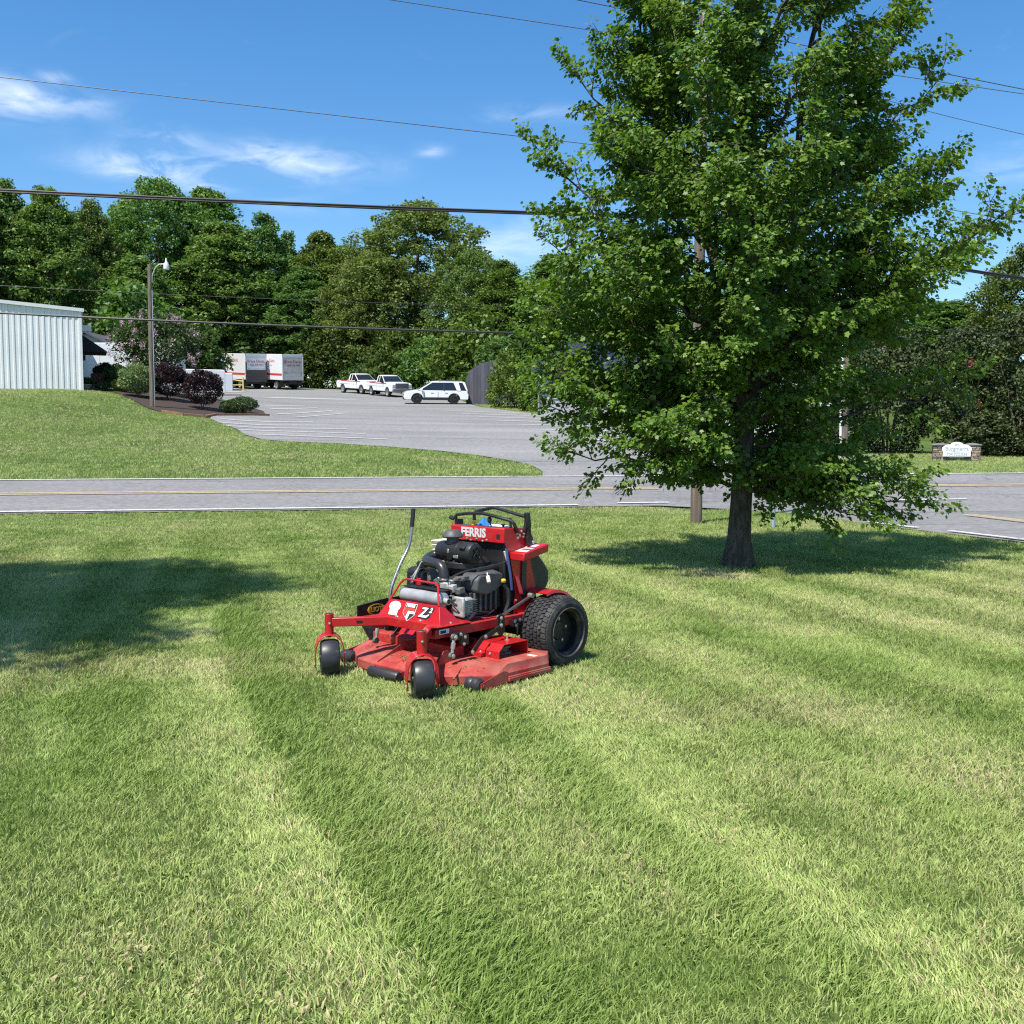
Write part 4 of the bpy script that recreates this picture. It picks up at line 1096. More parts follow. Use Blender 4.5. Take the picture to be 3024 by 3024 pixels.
        primary(z0, tip, r, dens * 1.25, -.04 if tip[2] - z0 > 1.0 else .03, .18)
    V = lambda l: np.array([tuple(v) for v in l])
    leafm = leaves('crown', V(LP), V(LD), V(LN), np.array(LS), LOBED)
    print('maple leaves', len(LP))
    return trunk.mesh('trunk', 60), limbs.mesh('limbs', 60), leafm
mt, ml, mc = build_maple()
def place_maple(label, loc, rz, sc):
    t = thing('maple_tree', label, 'tree', loc, rz); t.scale = (sc, sc, sc)
    tr = link_mesh('trunk', mt, M_bark, t)
    link_mesh('limbs', ml, M_bark, tr)
    c = link_mesh('crown', mc, M_maple, t)
    return t
place_maple('large green maple tree with a bare lower trunk shading the near lawn', (2.92, 13.14, 0), 0, 1.0)
left_maple = place_maple('maple tree outside the picture whose shade falls on the near lawn by the edge', (-9.7, 5.6, 0), 2.2, 1.68)

# --- crowns of the woods: clumps of leaves filling a crown shape
def crown(seed, h, rad, z0, pr, ncl, nleaf, size, clr=.22, flat=.75, tpl=OVAL, droop=.2):
    g = np.random.default_rng(seed)
    t = g.beta(1.15, 1.05, ncl)
    az_ = g.random(ncl) * 2 * np.pi
    rf = np.sqrt(g.uniform(.12, 1, ncl)) * g.uniform(.85, 1.08, ncl)
    rr_ = np.interp(t, [p[0] for p in pr], [p[1] for p in pr]) * rad * rf
    C = np.c_[rr_ * np.cos(az_), rr_ * np.sin(az_), z0 + t * (h - z0)]
    cr = rad * clr * g.uniform(.65, 1.35, ncl)
    k = max(1, nleaf // ncl)
    D = unit(g.normal(size=(ncl, k, 3)))
    rad3 = g.uniform(.45, 1, (ncl, k, 1)) ** .5
    P = C[:, None, :] + D * rad3 * cr[:, None, None] * np.array([1, 1, flat])
    N = D * .9 + np.array([0, 0, .55]) + g.normal(size=D.shape) * .45
    outw = unit(np.r_[np.c_[C[:, 0], C[:, 1], np.zeros(ncl)]])
    LDv = unit(g.normal(size=D.shape) + outw[:, None, :] * .6 - np.array([0, 0, droop]))
    S = size * g.uniform(.6, 1.3, (ncl, k))
    return leaves('crown', P.reshape(-1, 3), LDv.reshape(-1, 3), N.reshape(-1, 3), S.ravel(), tpl)
def stem_mesh(seed, h, r, nl=7, spread=.22, zt=.9):
    g = random.Random(seed); m_ = MB()
    pts = [Vector((g.gauss(0, .01) * h * i / 8, g.gauss(0, .01) * h * i / 8, h * zt * i / 8 - (.4 if i == 0 else 0))) for i in range(9)]
    m_.tube(pts, [r * (1 - .85 * i / 8) for i in range(9)], 8)
    for i in range(nl):
        f = .25 + .6 * i / nl; a = pts[int(f * 8)]
        an = i * 2.4 + g.random(); d = Vector((math.cos(an), math.sin(an), 1.0)) * h * spread * (1.1 - f)
        m_.tube([a, a + d * .5, a + d], [r * .4 * (1 - f * .6), r * .25 * (1 - f * .6), r * .05], 5)
    return m_.mesh('trunk', 60)
POP = [(0, .35), (.15, .75), (.4, 1.0), (.65, .85), (.85, .5), (1, .12)]
OAK = [(0, .55), (.15, .9), (.4, 1.0), (.65, .97), (.85, .68), (1, .15)]
CON = [(0, .9), (.2, 1.0), (.5, .65), (.8, .3), (1, .04)]
BUS = [(0, .8), (.3, 1.0), (.7, .8), (1, .2)]
M_wood = leaf_mat('woodland leaves', (.062, .125, .030), (.170, .275, .068), trans=.36, rough=.5, spec=.35)
M_oak = leaf_mat('oak leaves', (.080, .130, .028), (.185, .250, .060), trans=.32, rough=.55, spec=.3)
M_lite = leaf_mat('light green leaves', (.085, .145, .018), (.19, .275, .045), trans=.3, rough=.5, spec=.35)
M_dark = leaf_mat('evergreen leaves', (.032, .050, .015), (.082, .105, .032), trans=.12, rough=.55, spec=.3)
KIND = {
    'poplar': [(crown(s, 20, 4.2, 3.0, POP, 380, 36000, .29, .155), stem_mesh(s, 20, .28)) for s in (31, 32, 33)],
    'oak': [(crown(s, 19, 7.0, 2.0, OAK, 620, 56000, .29, .12, .7), stem_mesh(s, 19, .4, 10, .3)) for s in (41, 42)],
    'cedar': [(crown(s, 14, 3.0, .6, CON, 170, 12000, .30, .20, .6, NEEDLE if s == 52 else OVAL, .5), stem_mesh(s, 14, .22, 0)) for s in (51, 52)],
    'brush': [(crown(s, 5, 2.8, .1, BUS, 80, 6500, .30, .26, .75), stem_mesh(s, 5, .08, 5, .3, .6)) for s in (61, 62)],
}
def wood_tree(kind, var, name, label, x, y, h, w, tint, mat, rz=0.0, group=None, cat='tree', z=None):
    base = {'poplar': (20, 4.2), 'oak': (19, 7.0), 'cedar': (14, 3.0), 'brush': (5, 2.8)}[kind]
    cm_, sm_ = KIND[kind][var % len(KIND[kind])]
    t = thing(name, label, cat, (x, y, tz(x, y) if z is None else z), rz, group)
    t.scale = (w / 2 / base[1], w / 2 / base[1], h / base[0])
    link_mesh('trunk', sm_, M_barkfar, t)
    me = cm_
    c = bpy.data.objects.new('crown', me); COL.objects.link(c); c.parent = t
    if not me.materials: me.materials.append(mat)
    c.material_slots[0].link = 'OBJECT'; c.material_slots[0].material = mat
    c.color = (*tint, 1)
    return t
W_ = 'woods behind the car park'
for (x, y, h, w, k, v, m, tint, lab, rz) in [
    (-50.36, 97.0, 19.53, 10.41, 'poplar', 0, M_wood, (1, 1, 1), 'tall dark poplar rising behind the white metal building at the picture edge', 0.00),
    (-48.45, 99.0, 19.51, 8.17, 'poplar', 1, M_wood, (0.95, 1, 0.9), 'tall poplar just behind the white metal building', 1.70),
    (-44.20, 99.0, 18.73, 8.99, 'poplar', 2, M_wood, (1.15, 1.1, 0.9), 'tall rounded poplar standing above the white metal building roof', 3.40),
    (-45.20, 112.0, 19.51, 6.94, 'poplar', 0, M_lite, (0.75, 0.75, 0.9), 'slim pale poplar between two taller trees left of the light pole', 5.10),
    (-41.58, 122.0, 23.53, 16.62, 'oak', 0, M_wood, (0.95, 1.05, 0.95), 'broad dark green tree, tallest of the woods, behind the light pole', 0.52),
    (-36.70, 126.0, 23.49, 13.52, 'poplar', 1, M_wood, (1, 1.05, 0.95), 'dark tree merging with the tallest crown right of the light pole', 2.22),
    (-33.29, 119.0, 18.45, 12.28, 'poplar', 2, M_wood, (1.2, 1.15, 1), 'full green poplar above the white box truck', 3.92),
    (-37.51, 104.0, 13.03, 9.45, 'poplar', 1, M_wood, (1.1, 1.1, 0.95), 'green poplar low in front of the tallest tree by the light pole', 5.62),
    (-28.85, 121.0, 19.76, 8.49, 'poplar', 0, M_wood, (0.9, 1.0, 0.95), 'pointed dark poplar above the two box trucks', 1.04),
    (-26.70, 124.0, 18.18, 5.63, 'cedar', 0, M_wood, (0.95, 1, 0.95), 'narrow spiky tree between the pointed poplar and the yellow green one', 2.74),
    (-22.26, 121.0, 17.75, 8.99, 'poplar', 2, M_lite, (0.8, 0.75, 0.7), 'yellow green poplar just left of the broad olive oak', 4.44),
    (-23.65, 118.0, 13.43, 9.74, 'poplar', 0, M_wood, (0.85, 0.95, 0.9), 'dark poplar behind the second box truck', 6.14),
    (-10.79, 118.0, 20.30, 20.46, 'oak', 1, M_oak, (1.05, 1, 1), 'very broad olive green oak behind the parked pickups', 1.56),
    (-15.13, 114.0, 14.69, 12.24, 'oak', 0, M_oak, (1.05, 1, 0.95), 'olive tree leaning out from the broad oak on its truck side', 3.26),
    (-4.03, 109.0, 14.37, 10.80, 'oak', 1, M_oak, (0.9, 1, 0.95), 'olive tree on the far side of the broad oak above the white suv', 4.96),
    (-0.76, 104.0, 13.07, 7.30, 'poplar', 0, M_lite, (0.75, 0.8, 0.7), 'fresh green tree between the broad oak and the maple', 0.38),
    (4.40, 104.0, 13.66, 11.16, 'poplar', 1, M_wood, (1.05, 1.1, 0.9), 'green tree showing past the maple crown on its car park side', 2.08),
    (9.89, 104.0, 11.69, 12.88, 'oak', 0, M_wood, (0.9, 1, 0.9), 'dark tree hidden behind the middle of the maple', 3.78),
    (16.73, 106.0, 11.24, 13.13, 'oak', 1, M_wood, (0.9, 1, 0.9), 'dark tree behind the maple trunk line', 5.48),
    (22.72, 100.0, 10.92, 13.21, 'oak', 0, M_wood, (0.95, 1, 0.9), 'dark tree behind the maple beside the second pole', 0.90),
    (28.15, 96.0, 10.09, 11.89, 'oak', 1, M_wood, (1, 1, 0.9), 'dark tree behind the outer maple branches', 2.60),
    (31.47, 86.0, 9.67, 11.72, 'oak', 0, M_wood, (1.0, 1.0, 0.9), 'green tree behind the red flowering shrubs right of the maple', 4.30),
    (33.18, 78.0, 8.61, 9.66, 'poplar', 1, M_wood, (0.95, 1, 0.9), 'green tree behind the stone sign', 6.00),
    (33.31, 66.0, 12.57, 8.99, 'oak', 1, M_lite, (0.62, 0.6, 0.55), 'yellow green tree at the picture edge beyond the stone sign', 1.42),
    (-54.09, 116.0, 19.16, 9.58, 'poplar', 2, M_wood, (0.9, 1, 0.9), 'poplar filling the gap behind the second poplar over the metal building', 3.12),
    (-49.96, 118.0, 19.18, 9.74, 'poplar', 1, M_wood, (0.95, 1, 0.9), 'poplar behind the slim pale one', 4.82),
    (-46.36, 124.0, 20.77, 10.24, 'poplar', 0, M_wood, (1, 1.05, 0.9), 'poplar between the slim pale one and the tallest tree', 0.24),
    (-32.54, 126.0, 17.89, 10.40, 'poplar', 1, M_wood, (1, 1.05, 0.9), 'poplar in the second row above the box trucks', 1.94),
    (-26.51, 127.0, 16.41, 9.44, 'poplar', 2, M_wood, (0.95, 1.05, 0.9), 'poplar in the second row behind the narrow spiky tree', 3.64),
    (-19.90, 125.0, 16.73, 10.32, 'oak', 0, M_wood, (1, 1.05, 0.9), 'green tree in the second row beside the yellow green poplar', 5.34),
    (39.02, 70.0, 11.50, 8.67, 'oak', 0, M_wood, (1, 1, 0.9), 'dark green tree outside the picture beyond the stone sign', 0.76),
]:
    wood_tree(k, v, {'oak': 'oak_tree', 'poplar': 'poplar_tree', 'cedar': 'cedar_tree'}[k], lab, x, y, h, w, tint, m, rz, W_)
for (x, y, h, w, v, m, tint, lab, rz) in [
    (-45.08, 94.0, 7.12, 8.47, 0, M_wood, (0.5, 0.55, 0.47), 'green undergrowth bush at the wood edge behind the metal building', 0.00),
    (-40.77, 92.0, 4.72, 5.95, 1, M_wood, (0.68, 0.75, 0.64), 'green undergrowth bush at the wood edge in front of the wood behind the awning', 2.10),
    (-38.65, 95.0, 6.28, 7.60, 2, M_lite, (0.39, 0.41, 0.36), 'green undergrowth bush at the wood edge behind the flowering tree', 4.20),
    (-35.99, 98.0, 9.17, 10.63, 3, M_wood, (0.9, 1.0, 0.85), 'green undergrowth bush at the wood edge just past the light pole', 0.02),
    (-32.57, 102.0, 7.15, 8.51, 4, M_wood, (0.5, 0.55, 0.47), 'green undergrowth bush at the wood edge behind the burgundy shrubs', 2.12),
    (-34.27, 119.0, 9.83, 11.32, 5, M_lite, (0.7, 0.75, 0.65), 'green undergrowth bush at the wood edge behind the cargo trailer', 4.22),
    (-30.59, 120.0, 8.56, 9.99, 6, M_wood, (0.5, 0.55, 0.47), 'green undergrowth bush at the wood edge behind the first box truck', 0.04),
    (-23.65, 117.0, 5.16, 6.42, 7, M_wood, (0.68, 0.75, 0.64), 'green undergrowth bush at the wood edge behind the second box truck', 2.14),
    (-19.84, 114.0, 6.58, 7.91, 8, M_lite, (0.39, 0.41, 0.36), 'green undergrowth bush at the wood edge beside the second box truck', 4.24),
    (-17.12, 111.0, 2.96, 4.11, 9, M_wood, (0.68, 0.75, 0.64), 'green undergrowth bush at the wood edge between the box truck and the first pickup', 0.06),
    (-14.34, 108.0, 3.48, 4.66, 10, M_wood, (0.5, 0.55, 0.47), 'green undergrowth bush at the wood edge above the first pickup', 2.16),
    (-11.17, 105.0, 5.78, 7.07, 11, M_lite, (0.52, 0.56, 0.49), 'green undergrowth bush at the wood edge above the second pickup', 4.26),
    (-8.41, 101.0, 5.21, 6.47, 12, M_wood, (0.9, 1.0, 0.85), 'green undergrowth bush at the wood edge behind the suv bonnet', 0.08),
    (-5.83, 97.0, 3.69, 4.87, 13, M_wood, (0.68, 0.75, 0.64), 'green undergrowth bush at the wood edge behind the suv roof', 2.18),
    (-3.44, 93.0, 6.98, 8.33, 14, M_lite, (0.7, 0.75, 0.65), 'green undergrowth bush at the wood edge above the suv tailgate', 4.28),
    (-0.93, 88.0, 4.88, 6.12, 15, M_wood, (0.68, 0.75, 0.64), 'green undergrowth bush at the wood edge over the grey shed', 0.10),
    (1.43, 90.0, 5.58, 6.86, 16, M_wood, (0.5, 0.55, 0.47), 'green undergrowth bush at the wood edge between shed and house', 2.20),
    (4.50, 92.0, 7.75, 9.13, 17, M_lite, (0.52, 0.56, 0.49), 'green undergrowth bush at the wood edge behind the grey house', 4.30),
    (7.37, 90.0, 7.03, 8.38, 18, M_wood, (0.9, 1.0, 0.85), 'green undergrowth bush at the wood edge behind the house and the maple', 0.12),
    (11.28, 88.0, 4.62, 5.85, 19, M_wood, (0.5, 0.55, 0.47), 'green undergrowth bush at the wood edge behind the maple trunk', 2.22),
    (15.28, 86.0, 4.45, 5.67, 20, M_lite, (0.7, 0.75, 0.65), 'green undergrowth bush at the wood edge deep behind the maple', 4.32),
    (19.09, 84.0, 4.84, 6.08, 21, M_wood, (0.68, 0.75, 0.64), 'green undergrowth bush at the wood edge behind the second pole', 0.14),
    (22.14, 80.0, 4.19, 5.40, 22, M_wood, (0.9, 1.0, 0.85), 'green undergrowth bush at the wood edge behind the maple by the sign lawn', 2.24),
]:
    wood_tree('brush', v, 'undergrowth_bush', lab, x, y, h, w, tint, m, rz, 'undergrowth along the wood edge', 'bush')

# ---------------------------------------------------------------- shrubs, flowering trees
def shrub_mesh(seed, h, rad, nleaf, size, spiky=.3, tpl=OVAL):
    g = np.random.default_rng(seed)
    n = nleaf
    d = unit(g.normal(size=(n, 3))); d[:, 2] = np.abs(d[:, 2]) * np.where(g.random(n) < .75, 1, -.7)
    lump = 1 + .10 * np.sin(d[:, 0] * 5 + seed) * np.cos(d[:, 1] * 6) + .07 * np.sin(d[:, 2] * 9 + d[:, 0] * 4)
    r = g.uniform(.62, 1.0, n) ** .5 * lump
    c = np.array([0, 0, h * .47])
    P = c + d * r[:, None] * np.array([rad, rad, h * .5])
    N = d + g.normal(size=(n, 3)) * .5 + np.array([0, 0, .3])
    D = unit(d * spiky + np.array([0, 0, spiky]) + g.normal(size=(n, 3)) * .6)
    return leaves('foliage', P, D, N, size * g.uniform(.6, 1.3, n), tpl)
M_varieg = leaf_mat('variegated leaves', (.10, .16, .05), (.28, .36, .16), trans=.25, cc=(.42, .48, .28))
M_burg = leaf_mat('burgundy leaves', (.016, .008, .010), (.050, .020, .022), trans=.15, rough=.5, tcol=(1.3, .6, .6))
M_box = leaf_mat('boxwood leaves', (.025, .055, .012), (.075, .125, .025), trans=.22)
M_gold = leaf_mat('golden leaves', (.16, .17, .02), (.34, .34, .06), trans=.25)
def shrub(label, x, y, h, rad, mat, seed, nleaf=7000, size=.10, spiky=.4, tpl=OVAL, group=None, name='garden_shrub'):
    t = thing(name, label, 'shrub', (x, y, tz(x, y) + .02), 0, group)
    link_mesh('foliage', shrub_mesh(seed, h, rad, nleaf, size, spiky, tpl), mat, t)
    m_ = MB(); g = random.Random(seed)
    for i in range(6):
        a = g.random() * 6.28; m_.tube([(0, 0, -.1), (math.cos(a) * rad * .25, math.sin(a) * rad * .25, h * .3), (math.cos(a) * rad * .55, math.sin(a) * rad * .55, h * .7)], [.03, .02, .008], 5)
    m_.build('stem', M_barkfar, t)
    return t
G_ = 'shrubs in the mulch bed'
shrub('large pale green rounded shrub beside the light pole', -21.4, 59.0, 1.85, .98, M_varieg, 71, 9000, .12, .7, NEEDLE if False else OVAL, G_)
shrub('burgundy shrub next to the light pole', -20.1, 60.3, 2.1, 1.05, M_burg, 72, 9000, .10, .8, OVAL, G_)
shrub('burgundy shrub nearer the car park end of the bed', -17.5, 58.4, 2.2, 1.08, M_burg, 73, 9000, .10, .8, OVAL, G_)
shrub('low clipped green shrub at the car park end of the bed', -15.9, 58.3, .75, .62, M_box, 74, 5000, .07, .3, OVAL, G_)
shrub('wider low green shrub behind the clipped one at the bed end', -15.6, 59.8, .95, .85, M_box, 75, 6500, .07, .3, OVAL, G_)
shrub('dark shrub tight against the metal building corner behind the bench', -25.2, 64.0, 1.55, .75, M_dark, 76, 6000, .09, .5, OVAL, G_)
shrub('grey green twiggy shrub between the bench and the pale shrub', -23.9, 62.6, 1.5, .75, M_box, 77, 5000, .10, .8, OVAL, G_)
shrub('small round clipped green ball beside the red bench', -24.0, 60.6, .5, .38, M_box, 78, 3000, .06, .2, OVAL, G_)
shrub('golden yellow dwarf shrub beside the clipped green ball', -23.3, 60.8, .68, .32, M_gold, 79, 2500, .07, .4, OVAL, G_)
shrub('dark green low shrub between the golden one and the pale shrub', -22.75, 60.8, .72, .45, M_box, 80, 3000, .07, .4, OVAL, G_)

M_pinkf = leaf_mat('pink blossom', (.46, .30, .34), (.70, .52, .56), trans=.25, tcol=(1.1, .9, .95))
M_redf = leaf_mat('red blossom', (.36, .07, .08), (.52, .14, .14), trans=.25, tcol=(1.1, .8, .8))
M_myrt = leaf_mat('crape myrtle leaves', (.026, .052, .012), (.08, .125, .028), trans=.22, cc=(.16, .19, .04))
def blossoms(seed, n, rad, z0, h, pr, per=70, r=.22, size=.09, top=.15):
    g = np.random.default_rng(seed)
    t = g.uniform(top, 1, n); a = g.random(n) * 6.283
    rr_ = np.interp(t, [p[0] for p in pr], [p[1] for p in pr]) * rad * g.uniform(.95, 1.12, n)
    C = np.c_[rr_ * np.cos(a), rr_ * np.sin(a), z0 + t * (h - z0)]
    D = unit(g.normal(size=(n, per, 3)))
    P = C[:, None, :] + D * g.random((n, per, 1)) ** .5 * r * np.array([.7, .7, 1.25])
    return leaves('blossom', P.reshape(-1, 3), unit(D + g.normal(size=D.shape) * .5).reshape(-1, 3), (D + .3 * g.normal(size=D.shape)).reshape(-1, 3), size * g.uniform(.6, 1.2, n * per))
def myrtle(label, x, y, h, rad, seed, mat, fmat, nfl, z0f=.28, nleaf=13000, size=.16, group=None):
    t = thing('crape_myrtle', label, 'tree', (x, y, tz(x, y)), 0, group)
    m_ = MB(); g = random.Random(seed)
    for i in range(6):
        a = i * 1.05 + g.random() * .4; k = rad * .5
        m_.tube([(.12 * math.cos(a), .12 * math.sin(a), -.2), (k * .35 * math.cos(a), k * .35 * math.sin(a), h * .25), (k * .8 * math.cos(a + .2), k * .8 * math.sin(a + .2), h * .5), (k * 1.3 * math.cos(a), k * 1.3 * math.sin(a), h * .8)], [.055, .045, .03, .01], 7)
    m_.build('trunk', M('pale smooth bark', (.20, .15, .11), .8, var=.25, scale=4), t)
    pr = [(0, .6), (.25, 1.0), (.6, .95), (.85, .65), (1, .25)]
    c = link_mesh('crown', crown(seed, h, rad, h * z0f, pr, 150, nleaf, size, .22, .8), mat, t)
    link_mesh('blossom', blossoms(seed + 1, nfl, rad, h * z0f, h, pr), fmat, t)
    return t
myrtle('crape myrtle tree with pink blossom behind the light pole', -22.1, 64.0, 4.9, 2.5, 91, M_myrt, M_pinkf, 36)
G2 = 'red flowering crape myrtles beyond the stone sign'
for i, (x, y, h, rad, nf, lab) in enumerate([(16.2, 51.5, 6.6, 2.3, 5, 'dark crape myrtle with red blossom nearest the maple, behind the sign lawn'), (19.0, 52.0, 6.3, 2.2, 2, 'dark crape myrtle directly behind the stone sign, second from the maple'),
                                           (22.3, 51.5, 6.2, 2.2, 3, 'dark crape myrtle just past the stone sign, third from the maple'), (25.0, 50.5, 6.8, 2.3, 6, 'dark crape myrtle with red blossom at the picture edge past the stone sign'), (28.3, 50.5, 7.0, 2.4, 8, 'dark red flowered crape myrtle outside the picture past the stone sign')]):
    t = myrtle(lab, x, y, h, rad, 100 + i * 3, M_dark, M_redf, nf, .02, 12000, .17, G2)
    for ch in t.children:
        if ch.name.startswith('crown'): ch.color = (.95, 1.0, .9, 1)
wood_tree('brush', 0, 'young_tree', 'bright green young tree in front of the grey shed', -.3, 76.0, 4.0, 3.2, (.85, .85, .7), M_lite, .5)
wood_tree('brush', 1, 'young_tree', 'small green tree between the grey shed and the house', 1.6, 72.0, 3.2, 3.0, (.75, .8, .7), M_lite, 1.5)
wood_tree('brush', 0, 'evergreen_bush', 'dark low bush between maple and stone sign', 14.6, 49.5, 2.2, 3.2, (1, 1, 1), M_dark, 2.5, None, 'bush')
wood_tree('brush', 1, 'evergreen_bush', 'dark low bush at the foot of the myrtles past the sign', 22.6, 49.0, 2.0, 3.4, (1, 1, 1), M_dark, 3.5, None, 'bush')
wood_tree('brush', 0, 'evergreen_bush', 'dark low bush near the picture edge past the sign', 25.6, 48.5, 2.3, 3.4, (1, 1, 1), M_dark, .7, None, 'bush')

# ---------------------------------------------------------------- buildings
M_metal = M('white metal siding', (.78, .775, .75), .42, .0, var=.05, scale=.7)
M_trimw = M('white trim', (.72, .72, .70), .5, var=.04)
M_awn = M('black awning cloth', (.012, .012, .014), .8)
bld = thing('metal_building', 'white ribbed metal building on the grass bank', 'building', (-24.6, 59.0, 4.40), R(22.8))
def gz_(x): return 4.64 + min(max(-x, 0), 11.4) * .064 - max(0, -x - 11.4) * .064
# each wall sheet a part with its ribs
for i in range(20):
    x1 = -.92 * i; x0 = x1 - .915
    pr = []
    nr = 3
    w = .915
    for k in range(nr):
        a = x0 + w * k / nr
        pr += [(a, 0), (a + w / nr * .58, 0), (a + w / nr * .64, -.03), (a + w / nr * .94, -.03)]
    pr.append((x1, 0))
    m_ = MB(); vs = []; fs = []
    for (a, d) in pr: vs += [(a, d, -.6), (a, d, gz_(a) - .05)]
    for k in range(len(pr) - 1): fs.append((2 * k, 2 * k + 2, 2 * k + 3, 2 * k + 1))
    m_.add(vs, fs)
    m_.build('wall_sheet', M_metal, bld, smooth=0)
m_ = MB(); m_.prism([(0.05, -.6), (.05, gz_(0) - .05), (-11.4, gz_(-11.4) - .05), (-22.8, gz_(0) - .05), (-22.8, -.6)], 'y', .04, 20); m_.build('wall', M_metal, bld)
m_ = MB()
for (xa, xb) in ((.20, -11.4), (-11.4, -23.0)):
    za, zb = (gz_(0) - .03, gz_(-11.4)) if xa > 0 else (gz_(-11.4), gz_(0) - .03)
    m_.loft([[(xa, -.09, za), (xb, -.09, zb), (xb, -.09, zb + .05), (xa, -.09, za + .05)], [(xa, 20.2, za), (xb, 20.2, zb), (xb, 20.2, zb + .05), (xa, 20.2, za + .05)]])
roof = m_.build('roof', M('white metal roof', (.66, .67, .68), .4, .1), bld)
m_ = MB(); m_.loft([[(.22, -.14, gz_(0) - .14), (-11.4, -.14, gz_(-11.4) - .10), (-11.4, -.14, gz_(-11.4) + .09), (.22, -.14, gz_(0) + .05)], [(.22, -.10, gz_(0) - .14), (-11.4, -.10, gz_(-11.4) - .10), (-11.4, -.10, gz_(-11.4) + .09), (.22, -.10, gz_(0) + .05)]]); m_.build('rake_trim', M_trimw, roof)
m_ = MB(); m_.box((.02, -.03, 2.0), (.14, .10, 5.1)); m_.build('corner_trim', M_trimw, bld)
m_ = MB(); m_.prism([(.06, 3.45), (.06, 2.45), (1.45, 2.45), (1.45, 2.50)], 'y', 2.2, 5.0); m_.build('awning', M_awn, bld)
m_ = MB(); m_.box((.09, 3.6, 1.0), (.06, 1.0, 2.1)); m_.build('door', M('dark door', (.03, .03, .035), .4), bld)
m_ = MB(); m_.box((.16, 1.2, 2.0), (.16, .12, .3)); m_.build('wall_lamp', M_awn, bld)
m_ = MB(); m_.box((.35, 1.8, 3.75), (.5, .4, .35)); m_.build('downspout_head', M_trimw, bld)

def siding_wall(parent, x0, x1, y, z0, z1, step, mat, gable=None):
    """horizontal boards facing -y; gable(x half extents by height)"""
    n = int((z1 - z0) / step); out_ = []
    for i in range(n):
        za, zb = z0 + i * step, z0 + (i + 1) * step
        a, b = x0, x1
        if gable:
            a, b = gable(zb - step * .3)
            if b - a < .2: break
        m_ = MB(); m_.add([(a, y, za), (b, y, za), (b, y + .012, zb), (a, y + .012, zb), (a, y - .022, za), (b, y - .022, za), (b, y - .004, zb), (a, y - .004, zb)], [(4, 5, 6, 7), (0, 1, 5, 4), (1, 2, 6, 5), (3, 0, 4, 7), (2, 3, 7, 6)])
        m_.build('siding_board', mat, parent, smooth=0)
M_greys = M('grey siding', (.25, .24, .26), .7, var=.05)
M_greyl = M('light grey siding', (.34, .34, .36), .7, var=.05)
M_roofd = M('charcoal shingle', (.07, .07, .085), .85, var=.2, scale=2)
M_roofm = M('dark blue metal roof', (.045, .05, .075), .4, .3, var=.1)
M_stucco = M('white render', (.70, .69, .66), .8, var=.05)
M_pane = M('window glass', (.03, .04, .05), .08, spec=.8)
# grey house behind the awning
hs = thing('grey_house', 'grey sided house gable showing behind the black awning', 'house', (-36.2, 88.0, tz(-36.2, 88.0)))
hb = 2.6; hh = 2.6
m_ = MB(); m_.prism([(-4.2, -.5), (-4.2, hb + .4), (0, hb + hh), (4.2, hb + .4), (4.2, -.5)], 'y', .02, 8); m_.build('wall', M_greys, hs)
siding_wall(hs, -4.2, 4.2, 0, 0, hb + .4, .3, M_greyl); siding_wall(hs, -4.2, 4.2, 0, hb + .4, hb + hh, .3, M_greyl, lambda z: (-(hb + hh - z) / 2.2 * 4.2, (hb + hh - z) / 2.2 * 4.2))
m_ = MB()
for s in (-1, 1): m_.loft([[(0, -.5, hb + hh + .02), (s * 4.7, -.5, hb + .16), (s * 4.7, -.5, hb + .30), (0, -.5, hb + hh + .18)], [(0, 8.3, hb + hh + .02), (s * 4.7, 8.3, hb + .16), (s * 4.7, 8.3, hb + .30), (0, 8.3, hb + hh + .18)]])
m_.build('roof', M_roofd, hs)
m_ = MB(); m_.box((0, -.05, hb + 1.2), (.8, .05, .9)); wi = m_.build('gable_vent', M_greys, hs)
# house with a dark metal roof behind the maple
hs = thing('metal_roof_house', 'pale grey house with a dark metal roof showing through the maple', 'house', (4.6, 66.0, tz(4.6, 66.0)), -.25)
m_ = MB(); m_.prism([(-3.0, -.6), (-3.0, 2.9), (3.4, 2.9), (3.4, -.6)], 'y', .02, 8); m_.build('wall', M_greyl, hs)
siding_wall(hs, -3.0, 3.4, 0, .9, 2.9, .22, M_greyl)
m_ = MB(); m_.box((.2, -.03, .1), (6.4, .06, .9)); m_.build('plinth', M_greyl, hs)
m_ = MB(); m_.loft([[(-3.7, -.8, 2.85), (4.1, -.8, 2.85), (4.1, -.8, 2.95), (-3.7, -.8, 2.95)], [(-2.2, 4.0, 4.95), (2.6, 4.0, 4.95), (2.6, 4.0, 5.05), (-2.2, 4.0, 5.05)], [(-3.7, 8.8, 2.85), (4.1, 8.8, 2.85), (4.1, 8.8, 2.95), (-3.7, 8.8, 2.95)]]); rf = m_.build('roof', M_roofm, hs)
for i in range(18):
    u = (i + .5) / 18; m_ = MB(); bar(m_, (-3.7 + 7.8 * u, -.8, 2.97), (-2.2 + 4.8 * u, 4.0, 5.07), .05, .05); m_.build('roof_rib', M_roofm, rf)
for xx in (-1.7, .6, 2.3):
    m_ = MB(); m_.box((xx, -.04, 1.75), (.95, .06, 1.2)); wdo = m_.build('window', M_trimw, hs); m_ = MB(); m_.box((xx, -.08, 1.75), (.8, .03, 1.05)); m_.build('pane', M_pane, wdo)
m_ = MB(); m_.box((-2.94, -.07, 1.3), (.10, .08, 3.0)); m_.build('downspout', M_greys, hs)
